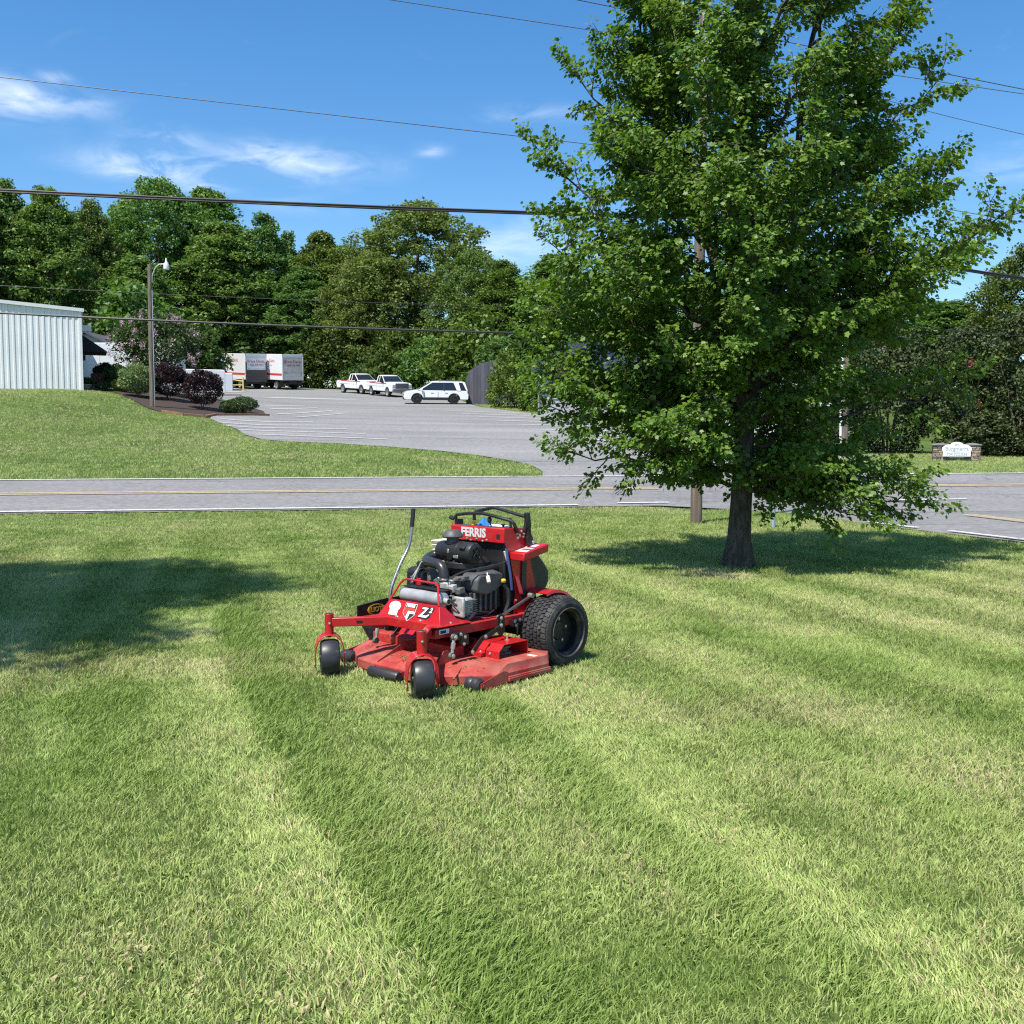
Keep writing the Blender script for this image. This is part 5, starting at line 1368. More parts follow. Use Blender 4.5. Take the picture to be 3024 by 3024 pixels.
# white house farther along
hs = thing('white_house', 'small white house glimpsed through the maple branches beside the second pole', 'house', (17.8, 66.0, tz(17.8, 66)), .1)
m_ = MB(); m_.prism([(-4, -.6), (-4, 2.7), (0, 4.6), (4, 2.7), (4, -.6)], 'y', 0, 7); m_.build('wall', M_stucco, hs)
m_ = MB()
for s in (-1, 1): m_.loft([[(0, -.4, 4.65), (s * 4.5, -.4, 2.5), (s * 4.5, -.4, 2.63), (0, -.4, 4.8)], [(0, 7.3, 4.65), (s * 4.5, 7.3, 2.5), (s * 4.5, 7.3, 2.63), (0, 7.3, 4.8)]])
m_.build('roof', M_roofd, hs)
for xx in (-2.2, 1.6):
    m_ = MB(); m_.box((xx, -.03, 1.5), (1.0, .06, 1.3)); wdo = m_.build('window', M_trimw, hs); m_ = MB(); m_.box((xx, -.07, 1.5), (.84, .03, 1.14)); m_.build('pane', M_pane, wdo)
m_ = MB(); m_.box((-.3, -.03, 1.0), (1.0, .06, 2.1)); m_.build('door', M_roofm, hs)
# round-topped grey board shed
sd = thing('board_shed', 'weathered grey shed of upright boards with a rounded top behind the white suv', 'shed', (-3.6, 81.0, tz(-3.6, 81)), -.12)
M_board = M('weathered boards', (.07, .07, .085), .85, var=.2, scale=3, stretch=(1, 1, .2))
M_board2 = M('weathered boards pale', (.095, .095, .11), .85, var=.2, scale=3, stretch=(1, 1, .2))
def arch(x): return 1.85 + 1.5 * math.sqrt(max(0, 1 - ((x - 2.5) / 2.5) ** 2))
for i in range(17):
    a = i * .295; b = a + .285
    m_ = MB(); m_.prism([(a, -.5), (a, arch(max(a, .02))), ((a + b) / 2, arch((a + b) / 2)), (b, arch(b)), (b, -.5)], 'y', -.02 - .008 * (i % 2), .02); m_.build('board', (M_board, M_board2)[i % 3 == 1], sd, smooth=0)
m_ = MB(); prf = [(x / 10 * 5, arch(x / 10 * 5) + .04) for x in range(11)]
m_.prism([(0, -.5)] + prf + [(5, -.5)], 'y', .03, 5); m_.build('roof', M_board, sd)

# ---------------------------------------------------------------- roadside sign of stacked stone
sg = thing('stone_sign', 'low stacked stone sign wall with a white scalloped name board', 'sign', (19.1, 44.2, tz(19.1, 44.2) - .05), -.26); sg.scale = (.84, .84, .84)
M_st = [M('sign stone %d' % i, c, .9, var=.25, scale=5, bump=.4, bscale=14) for i, c in enumerate([(.34, .27, .19), (.24, .20, .16), (.42, .34, .25), (.18, .155, .13), (.46, .36, .24)])]
M_mortar = M('mortar', (.10, .09, .08), .95)
M_cap = M('slate cap', (.17, .165, .155), .85, var=.15, scale=4)
g_ = random.Random(12)
for (xa, xb, h_) in ((-1.12, -.38, .86), (.42, 1.14, .86), (-.38, .42, .22)):
    m_ = MB(); m_.box(((xa + xb) / 2, .05, h_ / 2 - .1), (xb - xa - .04, .40, h_ + .2)); pier = m_.build('pier', M_mortar, sg)
    z = -.06
    while z < h_ - .03:
        hh = g_.uniform(.055, .11); x = xa + g_.uniform(-.02, .01)
        hh = min(hh, h_ - z)
        while x < xb - .04:
            w = min(g_.uniform(.14, .34), xb - x)
            m_ = MB(); m_.box((x + w / 2, -.16 - g_.uniform(0, .03), z + hh / 2), (w - .015, .10, hh - .014), Euler((0, g_.uniform(-.04, .04), g_.uniform(-.05, .05))).to_matrix())
            m_.build('stone', g_.choice(M_st), pier, .012, seg=1); x += w
        m_ = MB(); m_.box((xb - .01, .05, z + hh / 2), (.10, .38, hh - .014)); m_.build('stone', g_.choice(M_st), pier, .012, seg=1)
        z += hh
for (xa, xb) in ((-1.12, -.38), (.42, 1.14)):
    m_ = MB(); m_.loft([[(xa - .06, -.27, .86), (xb + .06, -.27, .86), (xb + .06, .33, .86), (xa - .06, .33, .86)], [(xa - .06, -.27, .91), (xb + .06, -.27, .91), (xb + .06, .33, .91), (xa - .06, .33, .91)], [((xa + xb) / 2 - .12, .0, .985), ((xa + xb) / 2 + .12, .0, .985), ((xa + xb) / 2 + .12, .08, .985), ((xa + xb) / 2 - .12, .08, .985)]]); m_.build('cap_stone', M_cap, sg, .01)
out_l = [(-.66, .30), (.66, .30), (.66, .56), (.70, .60), (.70, .74), (.64, .80), (.56, .86), (.46, .90), (.36, .91)]
arc = [(.30 * math.cos(t * math.pi / 10), .91 + .13 * math.sin(t * math.pi / 10)) for t in range(11)]
out_l += arc + [(-.36, .91), (-.46, .90), (-.56, .86), (-.64, .80), (-.70, .74), (-.70, .60), (-.66, .56)]
m_ = MB(); m_.prism(out_l, 'y', -.34, -.27); bd = m_.build('name_board', M('sign board white', (.80, .80, .80), .5), sg, .006)
m_ = MB(); m_.box((0, -.30, .272), (1.30, .10, .05)); m_.build('board_sill', M_ink, sg)
M_ltr = M('sign lettering grey', (.34, .33, .36), .6)
M_teal = M('sign lettering pale teal', (.42, .55, .56), .6)
text('lettering', 'BV', M_ltr, bd, (0, -.345, .90), (1, 0, 0), (0, 0, 1), .16)
text('lettering', 'Burgmerra', M_ltr, bd, (0, -.345, .69), (1, 0, 0), (0, 0, 1), .255)
text('lettering', 'Gardens & Events', M_teal, bd, (0, -.345, .545), (1, 0, 0), (0, 0, 1), .085)
text('lettering', '704.732.036', M_ltr, bd, (0, -.345, .415), (1, 0, 0), (0, 0, 1), .20)

# ---------------------------------------------------------------- vehicles
M_car = M('white car paint', (.74, .74, .73), .25, coat=.6)
M_carblk = M('black car trim', (.02, .02, .022), .5)
M_glass = M('tinted car glass', (.015, .018, .022), .06, spec=.7)
M_chrome = M('chrome grille', (.25, .26, .28), .3, .6)
M_lamp = M('lamp glass', (.55, .56, .58), .15)
M_tail = M('tail lamp red', (.35, .02, .02), .25)
M_tyre = M('car tyre', (.02, .02, .02), .8)
M_alloy = M('dark alloy wheel', (.05, .05, .055), .35, .6)
M_alloyl = M('steel wheel', (.45, .45, .46), .4, .6)
M_redst = M('red body stripe', (.50, .06, .05), .5)
def align(o, x, y, head):
    """stand o on the slope at x, y with its local +x along head"""
    e = .5
    n = Vector((-(tz(x + e, y) - tz(x - e, y)) / (2 * e), -(tz(x, y + e) - tz(x, y - e)) / (2 * e), 1)).normalized()
    h = Vector((head[0], head[1], 0)); h = (h - n * h.dot(n)).normalized(); l = n.cross(h)
    Mx = Matrix((h, l, n)).transposed()
    o.location = (x, y, tz(x, y) + ROAD); o.rotation_euler = Mx.to_euler()
def wheel(parent, x, y, r, w, sy, mrim, spokes=10):
    m_ = MB(); m_.lathe([(r * .66, -w / 2), (r * .93, -w / 2), (r, -w / 2 + .03), (r, w / 2 - .03), (r * .93, w / 2), (r * .66, w / 2)], (x, y, r), (0, 1, 0), 28, cap=False)
    t = m_.build('wheel', M_tyre, parent)
    m_ = MB(); m_.lathe([(r * .68, sy * w * .1), (r * .68, sy * (w / 2 + .004)), (r * .63, sy * (w / 2 + .008)), (r * .60, sy * w * .2), (.001, sy * w * .2)], (x, y, r), (0, 1, 0), 24)
    for k in range(spokes):
        a = 2 * math.pi * k / spokes; m_.box((x + math.cos(a) * r * .34, y + sy * w * .42, r + math.sin(a) * r * .34), (r * .60, .02, r * .09), Euler((0, -a, 0)).to_matrix())
    m_.lathe([(.001, sy * w * .3), (r * .16, sy * w * .3), (r * .16, sy * w * .47), (.001, sy * w * .47)], (x, y, r), (0, 1, 0), 12)
    m_.build('rim', mrim, t)
def arc_pts(cx, r, z, x_from_left=True, n=9):
    """wheel-arch points from rear to front at sill height z"""
    a0 = math.asin(min(1, max(-1, (z - r_ax) / r)))
    return []
def body_profile(xr, xf, sill, arches, top):
    """closed side outline: sill from front to rear with arch cut-outs, then top points rear to front"""
    pts = []
    x = xf
    pts.append((xf, sill + .08))
    pts.append((xf - .08, sill))
    for (cx, rz, rad) in sorted(arches, reverse=True):
        h = sill - rz
        dx = math.sqrt(max(0, rad * rad - h * h)); a0 = math.atan2(h, dx)
        for k in range(11):
            t = a0 + (math.pi - 2 * a0) * k / 10
            pts.append((cx + rad * math.cos(t), rz + rad * math.sin(t)))
    pts.append((xr + .08, sill)); pts.append((xr, sill + .08))
    return pts + top
def make_suv():
    t = thing('white_suv', 'white suv parked side-on in the car park in front of the grey shed', 'car')
    top = [(-2.50, .75), (-2.47, .98), (-2.40, 1.06), (.80, 1.08), (1.50, 1.06), (2.25, .94), (2.42, .84), (2.50, .62)]
    pr = body_profile(-2.50, 2.50, .34, [(1.48, .37, .44), (-1.38, .37, .44)], top)
    W = .98
    m_ = MB(); m_.loft([[(x, -W + (.10 if z > .9 else 0.02), z) for x, z in pr], [(x, -W * .5, z + (.02 if z > .9 else 0)) for x, z in pr], [(x, W * .5, z + (.02 if z > .9 else 0)) for x, z in pr], [(x, W - (.10 if z > .9 else .02), z) for x, z in pr]])
    body = m_.build('body', M_car, t, .05, seg=2)
    def ring(z, xa, xb, w): return [(xa, -w, z), (xb, -w, z), (xb, w, z), (xa, w, z)]
    m_ = MB(); m_.loft([ring(1.04, -2.38, 1.42, .88), ring(1.40, -2.28, .92, .79), ring(1.66, -2.10, .38, .70)]); gl = m_.build('window', M_glass, t, .02)
    m_ = MB(); m_.loft([ring(1.64, -2.22, .46, .715), ring(1.70, -2.26, .40, .70), ring(1.755, -2.0, .05, .58)]); rf = m_.build('roof', M_car, t, .03)
    for s in (-1, 1):
        for (a, b, c, d, m2) in (((.44, .712, 1.65), (.30, .712, 1.65), (1.28, .895, 1.05), (1.46, .895, 1.05), M_car), ((-1.35, .712, 1.65), (-1.75, .712, 1.65), (-1.90, .90, 1.05), (-1.60, .90, 1.05), M_car), ((-.55, .712, 1.65), (-.62, .712, 1.65), (-.66, .90, 1.05), (-.54, .90, 1.05), M_carblk), ((-2.05, .712, 1.65), (-2.25, .70, 1.65), (-2.44, .88, 1.05), (-2.34, .90, 1.05), M_car)):
            q = MB(); q.plate([(p[0], s * p[1], p[2]) for p in (a, b, c, d)], .012); q.build('pillar', m2, t)
        q = MB(); q.box((1.12, s * 1.02, 1.12), (.14, .20, .15)); q.build('mirror', M_car, t, .03)
        q = MB(); q.tube([(-1.9, s * .62, 1.73), (-1.8, s * .62, 1.80), (-.4, s * .62, 1.80), (-.2, s * .62, 1.74)], .02, 6); q.build('roof_rail', M_carblk, rf)
        q = MB(); q.box((2.36, s * .68, .78), (.24, .36, .13), Euler((0, .3, -s * .35)).to_matrix()); q.build('headlight', M_lamp, t, .03)
        q = MB(); q.box((-2.46, s * .80, .93), (.10, .26, .16)); q.build('tail_lamp', M_tail, t, .02)
        for cx in (1.48, -1.38):
            wheel(t, cx, s * .86, .37, .24, s, M_alloy)
            q = MB(); pa = [(cx + .47 * math.cos(R(k * 15 - 8)), .37 + .47 * math.sin(R(k * 15 - 8))) for k in range(14)]; pb = [(cx + .425 * math.cos(R(k * 15 - 8)), .37 + .425 * math.sin(R(k * 15 - 8))) for k in range(14)]
            q.prism(pa + pb[::-1], 'y', s * .955, s * .985); q.build('arch_trim', M_carblk, t)
        q = MB(); q.box((.05, s * .975, .42), (1.95, .05, .22)); q.build('sill_trim', M_carblk, t, .02)
        q = MB(); q.box((.35, s * .985, .93), (.2, .03, .04)); q.box((-.75, s * .985, .93), (.2, .03, .04)); q.build('door_handle', M_car, t, .01)
        q = MB(); q.box((.92, s * .972, .70), (.012, .02, .62)); q.box((-.12, s * .972, .70), (.012, .02, .62)); q.build('door_seam', M_carblk, t)
    q = MB(); q.box((2.45, 0, .72), (.10, 1.05, .20)); q.build('grille', M_carblk, t, .02)
    q = MB(); q.box((2.40, 0, .42), (.24, 1.72, .20)); q.box((-2.42, 0, .45), (.22, 1.8, .26)); q.build('bumper', M_carblk, t, .04)
    q = MB(); q.box((0, 0, .45), (4.3, 1.4, .25)); q.build('underbody', M_carblk, t)
    return t
suv = make_suv(); align(suv, -6.0, 80.6, (-1, -.16))
def make_pickup(label, livery):
    t = thing('white_pickup', label, 'pickup')
    top = [(-2.85, .95), (-2.85, 1.22), (-.55, 1.24), (.95, 1.26), (1.2, 1.30), (2.55, 1.24), (2.82, 1.10), (2.88, .75)]
    pr = body_profile(-2.85, 2.88, .48, [(1.82, .40, .47), (-1.72, .40, .47)], top)
    W = 1.0
    m_ = MB(); m_.loft([[(x, -W + (.06 if z > 1.1 else .0), z) for x, z in pr], [(x, -W * .6, z + (.03 if z > 1.1 and x > .9 else 0)) for x, z in pr], [(x, W * .6, z + (.03 if z > 1.1 and x > .9 else 0)) for x, z in pr], [(x, W - (.06 if z > 1.1 else .0), z) for x, z in pr]])
    m_.build('body', M_car, t, .05)
    q = MB(); q.box((-1.75, 0, 1.235), (2.0, 1.6, .012)); q.build('bed_floor', M_carblk, t)
    def ring(z, xa, xb, w): return [(xa, -w, z), (xb, -w, z), (xb, w, z), (xa, w, z)]
    m_ = MB(); m_.loft([ring(1.22, -.62, 1.25, .90), ring(1.60, -.58, .72, .80), ring(1.82, -.50, .36, .73)]); m_.build('window', M_glass, t, .02)
    m_ = MB(); m_.loft([ring(1.80, -.60, .42, .75), ring(1.86, -.58, .38, .73), ring(1.91, -.40, .15, .6)]); m_.build('roof', M_car, t, .03)
    for s in (-1, 1):
        for (a, b, c, d) in (((.40, .755, 1.81), (.26, .755, 1.81), (1.08, .925, 1.24), (1.28, .925, 1.24)), ((-.42, .755, 1.81), (-.60, .755, 1.81), (-.66, .925, 1.24), (-.46, .925, 1.24)), ((-.05, .755, 1.81), (-.13, .755, 1.81), (-.13, .925, 1.24), (-.03, .925, 1.24))):
            q = MB(); q.plate([(p[0], s * p[1], p[2]) for p in (a, b, c, d)], .012); q.build('pillar', M_car, t)
        q = MB(); q.box((1.0, s * 1.06, 1.32), (.10, .22, .24)); q.build('mirror', M_carblk, t, .03)
        q = MB(); q.box((2.80, s * .78, 1.02), (.18, .34, .24)); q.build('headlight', M_lamp, t, .03)
        q = MB(); q.box((-2.86, s * .88, 1.0), (.05, .16, .34)); q.build('tail_lamp', M_tail, t, .01)
        for cx in (1.82, -1.72): wheel(t, cx, s * .86, .40, .26, s, M_alloyl, 6)
        q = MB(); q.box((-.2, s * .975, 1.19), (3.6, .03, .05)); q.box((-1.9, s * .945, 1.235), (1.8, .03, .03)); q.build('body_stripe', M_redst, t)
        q = MB(); q.box((1.0, s * 1.003, .85), (.012, .01, .7)); q.box((-.5, s * 1.003, .85), (.012, .01, .7)); q.build('door_seam', M_carblk, t)
        text('door_lettering', livery, M_grey_print, t, (.25, s * 1.006, .92), (-s, 0, 0), (0, 0, 1), .20)
    q = MB(); [q.box((2.88, 0, .82 + k * .075), (.06, 1.25, .045)) for k in range(6)]; gr = q.build('grille', M_chrome, t, .008)
    q = MB(); q.box((2.865, 0, 1.0), (.04, 1.3, .46)); q.build('grille_backing', M_carblk, gr)
    q = MB(); q.box((2.95, 0, .62), (.16, 1.9, .22)); q.box((-2.92, 0, .68), (.16, 1.8, .18)); q.build('bumper', M_chrome, t, .03)
    q = MB(); q.box((0, 0, .55), (5.2, 1.4, .25)); q.build('underbody', M_carblk, t)
    return t
p1 = make_pickup('white pickup with a red side stripe, nearer the box trucks of the two', 'Price'); align(p1, -14.7, 100.0, (.62, -.78))
p2 = make_pickup('white pickup parked between the other pickup and the suv', 'Price'); align(p2, -11.3, 94.4, (.52, -.85))

M_boxw = M('truck box white', (.72, .73, .73), .45, var=.04)
M_dirtydoor = M('truck roll door', (.56, .53, .47), .6, var=.12, scale=1.5, col2=(.30, .27, .23), c2lo=.55, c2hi=.7, c2scale=1.2)
M_lift = M('lift gate grey', (.055, .052, .05), .6, var=.1)
M_bluepic = M('blue truck picture', (.10, .24, .50), .5)
def box_truck(label, gate):
    t = thing('box_truck', label, 'truck')
    m_ = MB(); m_.box((2.6, 0, 2.30), (5.8, 2.4, 2.65)); bx_ = m_.build('cargo_box', M_boxw, t, .03)
    m_ = MB(); m_.box((-.31, 0, 3.52), (.06, 2.42, .22)); m_.box((-.31, 1.16, 2.3), (.06, .10, 2.66)); m_.box((-.31, -1.16, 2.3), (.06, .10, 2.66)); m_.build('door_frame', M_boxw, bx_, .01)
    for k in range(6):
        m_ = MB(); m_.box((-.315, 0, 1.18 + k * .38), (.03, 2.2, .365)); m_.build('roll_door_slat', M_dirtydoor if not gate else M_boxw, bx_, .008)
    text('door_lettering', 'Price Davis', M_redst, bx_, (-.335, 0, 2.85), (0, -1, 0), (0, 0, 1), .42, .006)
    text('door_lettering', '1-888-438-5494', M_ink, bx_, (-.335, 0, 2.48), (0, -1, 0), (0, 0, 1), .26)
    for s in (1, -1):
        text('side_lettering', 'Price Davis', M_redst, bx_, (2.6, s * 1.208, 2.95), (-s, 0, 0), (0, 0, 1), .55)
        text('side_lettering', '438-5494', M_grey_print, bx_, (2.6, s * 1.208, 2.45), (-s, 0, 0), (0, 0, 1), .35)
        m_ = MB(); m_.box((2.6, s * 1.203, 1.55), (5.6, .01, .22)); m_.build('side_stripe', M_redst, bx_)
        m_ = MB(); m_.plate([(4.6, s * 1.205, 1.9), (5.2, s * 1.205, 2.2), (5.3, s * 1.205, 3.1), (4.7, s * 1.205, 3.3)], .008); m_.build('side_picture', M_bluepic, bx_)
        for cx in (.95, 1.15): pass
        m_ = MB(); m_.box((.1, s * 1.0, .62), (.03, .55, .6)); m_.build('mud_flap', M_carblk, t)
        wheel(t, 1.2, s * .92, .42, .42, s, M_alloyl, 4); wheel(t, 6.3, s * .95, .42, .26, s, M_alloyl, 4)
    if gate:
        m_ = MB(); m_.box((-.42, 0, 1.35), (.07, 2.3, 1.25)); m_.box((-.40, 1.12, 2.0), (.10, .10, 1.6)); m_.box((-.40, -1.12, 2.0), (.10, .10, 1.6)); m_.build('lift_gate', M_lift, t, .01)
    m_ = MB(); m_.box((3, 0, .80), (6.6, .9, .30)); m_.box((-.2, 0, .62), (.14, 2.2, .14)); m_.build('chassis', M_carblk, t)
    m_ = MB(); m_.prism([(5.55, .55), (5.55, 2.45), (6.4, 2.45), (6.9, 1.6), (7.6, 1.45), (7.7, .55)], 'y', -1.05, 1.05); m_.build('cab', M_boxw, t, .06)
    m_ = MB(); m_.box((6.05, 0, 2.0), (.7, 2.12, .55)); m_.build('cab_window', M_glass, t, .02)
    return t
hdt = (-math.sin(R(40)), math.cos(R(40)))
b1 = box_truck('white box truck with a raised dark lift gate, beside the yellow rail', True); align(b1, -26.8, 107.6, hdt)
b2 = box_truck('white box truck with a grimy roll door, next to the wood edge', False); align(b2, -22.9, 107.2, hdt)
# white trailer behind the shrubs
tr = thing('box_trailer', 'long plain white box trailer behind the flowering tree', 'trailer')
m_ = MB(); m_.box((0, 0, 2.35), (9.0, 2.45, 2.5)); bx_ = m_.build('cargo_box', M_boxw, tr, .03)
m_ = MB(); m_.box((0, 0, .95), (8.6, .9, .3)); m_.build('chassis', M_carblk, tr)
for i in range(9):
    m_ = MB(); m_.box((-4.0 + i, -1.232, 2.35), (.05, .02, 2.4)); m_.build('side_post', M_boxw, bx_)
for s in (1, -1):
    for cx in (-3.2, -2.2): wheel(tr, cx, s * .95, .45, .3, s, M_alloyl, 4)
align(tr, -28.9, 76.0, (1, .05)); tr.location.z = 5.05
cv_ = thing('delivery_van', 'white delivery van behind the burgundy shrubs', 'van')
m_ = MB(); m_.prism([(-2.8, .35), (-2.8, 2.5), (-2.6, 2.62), (1.0, 2.62), (1.3, 2.5), (1.95, 1.55), (2.75, 1.30), (2.85, .9), (2.85, .35)], 'y', -1.0, 1.0); m_.build('body', M_car, cv_, .06)
m_ = MB(); m_.prism([(.25, 1.55), (.25, 2.2), (1.22, 2.2), (1.75, 1.55)], 'y', -1.012, 1.012); m_.build('side_window', M_glass, cv_, .01)
m_ = MB(); m_.plate([(1.36, -.85, 2.45), (1.36, .85, 2.45), (1.98, .9, 1.58), (1.98, -.9, 1.58)], .02); m_.build('windscreen', M_glass, cv_)
for s in (1, -1):
    for cx in (1.9, -1.8): wheel(cv_, cx, s * .86, .37, .24, s, M_alloyl, 6)
    m_ = MB(); m_.box((1.35, s * 1.12, 1.65), (.10, .2, .3)); m_.build('mirror', M_carblk, cv_, .02)
align(cv_, -25.6, 83.0, (-.9, -.35)); cv_.scale = (.85, .85, .82)
ct = thing('cargo_trailer', 'low white cargo trailer with a grey side, parked before the box trucks', 'trailer')
m_ = MB(); m_.box((0, 0, 1.35), (3.6, 1.9, 1.8)); bx_ = m_.build('cargo_box', M_boxw, ct, .04)
m_ = MB(); m_.box((1.812, 0, 1.35), (.02, 1.7, 1.6)); m_.build('end_panel', M_greyl, bx_)
m_ = MB(); m_.box((-.2, -.962, 1.35), (.03, .02, 1.7)); m_.box((.9, -.962, 1.35), (.03, .02, 1.7)); m_.build('door_seam', M_greys, bx_)
for s in (1, -1): wheel(ct, 0, s * .98, .34, .22, s, M_alloyl, 4)
m_ = MB(); m_.box((-2.3, 0, .5), (1.2, .12, .12)); m_.build('tow_bar', M_carblk, ct)
align(ct, -26.3, 90.5, (.95, .3)); ct.scale = (.95, .95, .85)

# ---------------------------------------------------------------- street furniture
M_yrail = M('yellow safety paint', (.70, .52, .16), .5, var=.1)
yr = thing('guard_rail', 'yellow pipe guard rail in front of the box trucks', 'rail', (-26.2, 100.0, tz(-26.2, 100)))
for xx in (-1.3, .15): m_ = MB(); m_.cyl((xx, 0, -.3), (xx, 0, 1.35), .07, 10); m_.build('post', M_yrail, yr)
m_ = MB(); m_.cyl((-1.3, 0, 1.25), (.15, 0, 1.0), .05, 8); m_.build('top_rail', M_yrail, yr)
m_ = MB(); m_.cyl((-1.3, 0, .65), (.15, 0, .65), .04, 8); m_.build('lower_rail', M_yrail, yr)
M_conc = M('concrete', (.42, .40, .36), .9, var=.1)
draped('concrete_pad', [(-31, 97), (-26.2, 98.6), (-25.4, 100.2), (-30, 102)], M_conc, ROAD + .02, 1.0)
draped('concrete_pad', [(-21, 83), (-14, 84.5), (-12, 86), (-20, 87.5)], M('pale worn asphalt', (.34, .33, .31), .9, var=.08), ROAD + .01, 1.0)

M_pole = M('weathered pole wood', (.15, .115, .085), .9, var=.25, scale=4, stretch=(3, 3, .25), col2=(.25, .22, .18), c2lo=.5, c2hi=.7, c2scale=3, bump=.4, bscale=20)
M_galv = M('galvanised steel', (.50, .51, .52), .45, .4, var=.1)
lp = thing('light_pole', 'wooden pole with a bell-shaped lamp on a curved arm', 'lamp', (-19.3, 55.3, tz(-19.3, 55.3)))
m_ = MB(); m_.tube([(0, 0, -.5), (0, 0, 3.5), (.03, 0, 7.55)], [.135, .12, .105], 14); m_.build('pole', M_pole, lp)
m_ = MB(); m_.tube([(.13, -.02, -.2), (.135, -.02, 6.2)], .028, 8); m_.build('conduit', M_galv, lp)
m_ = MB(); m_.tube([(.12, 0, 6.6), (.17, 0, 7.0), (.35, 0, 7.4), (.55, 0, 7.55), (.85, 0, 7.56)], .03, 8); m_.build('lamp_arm', M_galv, lp)
m_ = MB(); m_.lathe([(0, .46), (.04, .46), (.05, .30), (.08, .22), (.14, .12), (.155, .0), (.15, -.12), (.10, -.16), (0, -.16)], (.92, 0, 7.42), (0, 0, 1), 18); m_.build('lamp_head', M('lamp housing', (.66, .67, .67), .4), lp)

up = thing('utility_pole', 'brown wooden utility pole standing close behind the maple trunk', 'pole', (3.55, 19.7, 0))
m_ = MB(); m_.tube([(0, 0, -.5), (0, 0, 5), (.05, 0, 10.2)], [.115, .105, .09], 16); m_.build('pole', M_pole, up)
m_ = MB(); m_.box((.03, -.12, 8.9), (.09, .10, 1.0)); m_.lathe([(.05, 0), (.07, .1), (.05, .2), (.02, .22)], (.03, -.16, 9.4), (0, 0, 1), 10); m_.build('insulator_bracket', M_galv, up)
up2 = thing('utility_pole', 'utility pole with a white conduit across the road behind the maple', 'pole', (14.3, 44.2, tz(14.3, 44.2)))
m_ = MB(); m_.tube([(0, 0, -.5), (0, 0, 5), (.02, 0, 9.6)], [.15, .135, .11], 14); m_.build('pole', M_pole, up2)
m_ = MB(); m_.tube([(-.19, -.05, -.2), (-.185, -.05, 6.8)], .06, 8); m_.build('conduit', M('white conduit', (.72, .73, .72), .5), up2)
pt = thing('marker_post', 'short blue grey marker post beside the maple trunk at the road edge', 'post', (4.82, 18.85, 0))
m_ = MB(); m_.tube([(0, 0, -.2), (0, 0, .95)], .035, 10); m_.build('post', M('blue grey plastic', (.30, .38, .46), .5), pt)
m_ = MB(); m_.lathe([(.04, .93), (.045, .95), (.03, 1.0), (0, 1.01)], (0, 0, 0), (0, 0, 1), 10); m_.build('cap', M_galv, pt)
# bench and planter at the metal building
M_redwd = M('red stained wood', (.20, .05, .03), .7, var=.15, scale=4)
be = thing('garden_bench', 'dark red wooden bench beside the metal building', 'bench', (-24.9, 62.3, tz(-24.9, 62.3)), .2)
for k in range(4): m_ = MB(); m_.box((0, .05 + k * .12, .42), (1.15, .10, .03)); m_.build('seat_slat', M_redwd, be)
for k in range(8): m_ = MB(); m_.box((-.5 + k * .143, .52, .70), (.11, .03, .55), Euler((-.15, 0, 0)).to_matrix()); m_.build('back_slat', M_redwd, be)
for s in (-.56, .56):
    m_ = MB(); m_.box((s, .0, .28), (.06, .07, .62)); m_.build('leg', M_redwd, be); m_ = MB(); m_.box((s, .5, .45), (.06, .07, .95)); m_.build('leg', M_redwd, be)
    m_ = MB(); m_.box((s, .22, .62), (.10, .60, .03)); m_.build('armrest', M_redwd, be)
pp = thing('planter_pot', 'pale stone pot with plants at the metal building corner', 'planter', (-24.9, 60.3, tz(-24.9, 60.3) + .02))
m_ = MB(); m_.lathe([(.0, 0), (.20, 0), (.24, .04), (.32, .22), (.35, .24), (.35, .28), (.30, .28), (.28, .25), (0, .25)], (0, 0, 0), (0, 0, 1), 20); m_.build('pot', M('cast stone', (.42, .38, .30), .85, var=.1), pp)
po = link_mesh('foliage', shrub_mesh(84, .45, .42, 1500, .09, .6), M_box, pp); po.location = (0, 0, .18); po.color = (.9, .85, .9, 1)

# ---------------------------------------------------------------- overhead lines
M_cable = M('cable sheath', (.02, .02, .023), .5)
M_wire = M('bare wire', (.12, .12, .13), .5, .3)
def curve_pts(P, n=40):
    """smooth curve through points sorted along the span (quadratic fit in z)"""
    P = [Vector(p) for p in P]
    L = [(p - P[0]).length for p in P]
    out_ = []
    zs = np.polyfit(L, [p.z for p in P], min(2, len(P) - 1))
    A, B = P[0], P[-1]
    for i in range(n + 1):
        t = i / n; q = A.lerp(B, t); d = t * (B - A).length
        q.z = float(np.polyval(zs, d)); out_.append(q)
    return out_
def on_line(x): return 19.7 + .19 * (x - 3.55)
def wire(name, label, pts, r, mat, lash=False):
    P = curve_pts(pts)
    m_ = MB(); o0 = P[len(P) // 2]
    m_.tube([p - o0 for p in P], r, 6)
    if lash:
        for k in range(3):
            m_.tube([p - o0 + Vector((0, math.cos(k * 2.1) * r, math.sin(k * 2.1) * r)) for p in P], r * .75, 5)
    o = m_.build(name, mat); o.location = o0
    tag(o, label, 'cable'); return o
A_ = lambda x, z: (x, on_line(x), z)
c1 = wire('overhead_cable', 'thick black cable bundle crossing the sky above the road toward the maple', [A_(-40, 6.9), A_(-20, 6.0), A_(-8.6, 5.74), A_(-4.3, 5.73), A_(.45, 5.76), A_(3.5, 5.82)], .022, M_cable, True)
c2 = wire('overhead_cable', 'thick black cable coming down past the maple at the stone sign side', [A_(3.5, 5.80), A_(8.3, 5.08), A_(10.4, 4.84), A_(16, 4.5), A_(30, 5.0)], .022, M_cable, True)
wire('overhead_wire', 'thin wire high in the sky left of the maple', [A_(-40, 9.4), A_(-8.6, 7.62), A_(1.2, 7.05), A_(3.5, 6.95)], .007, M_wire)
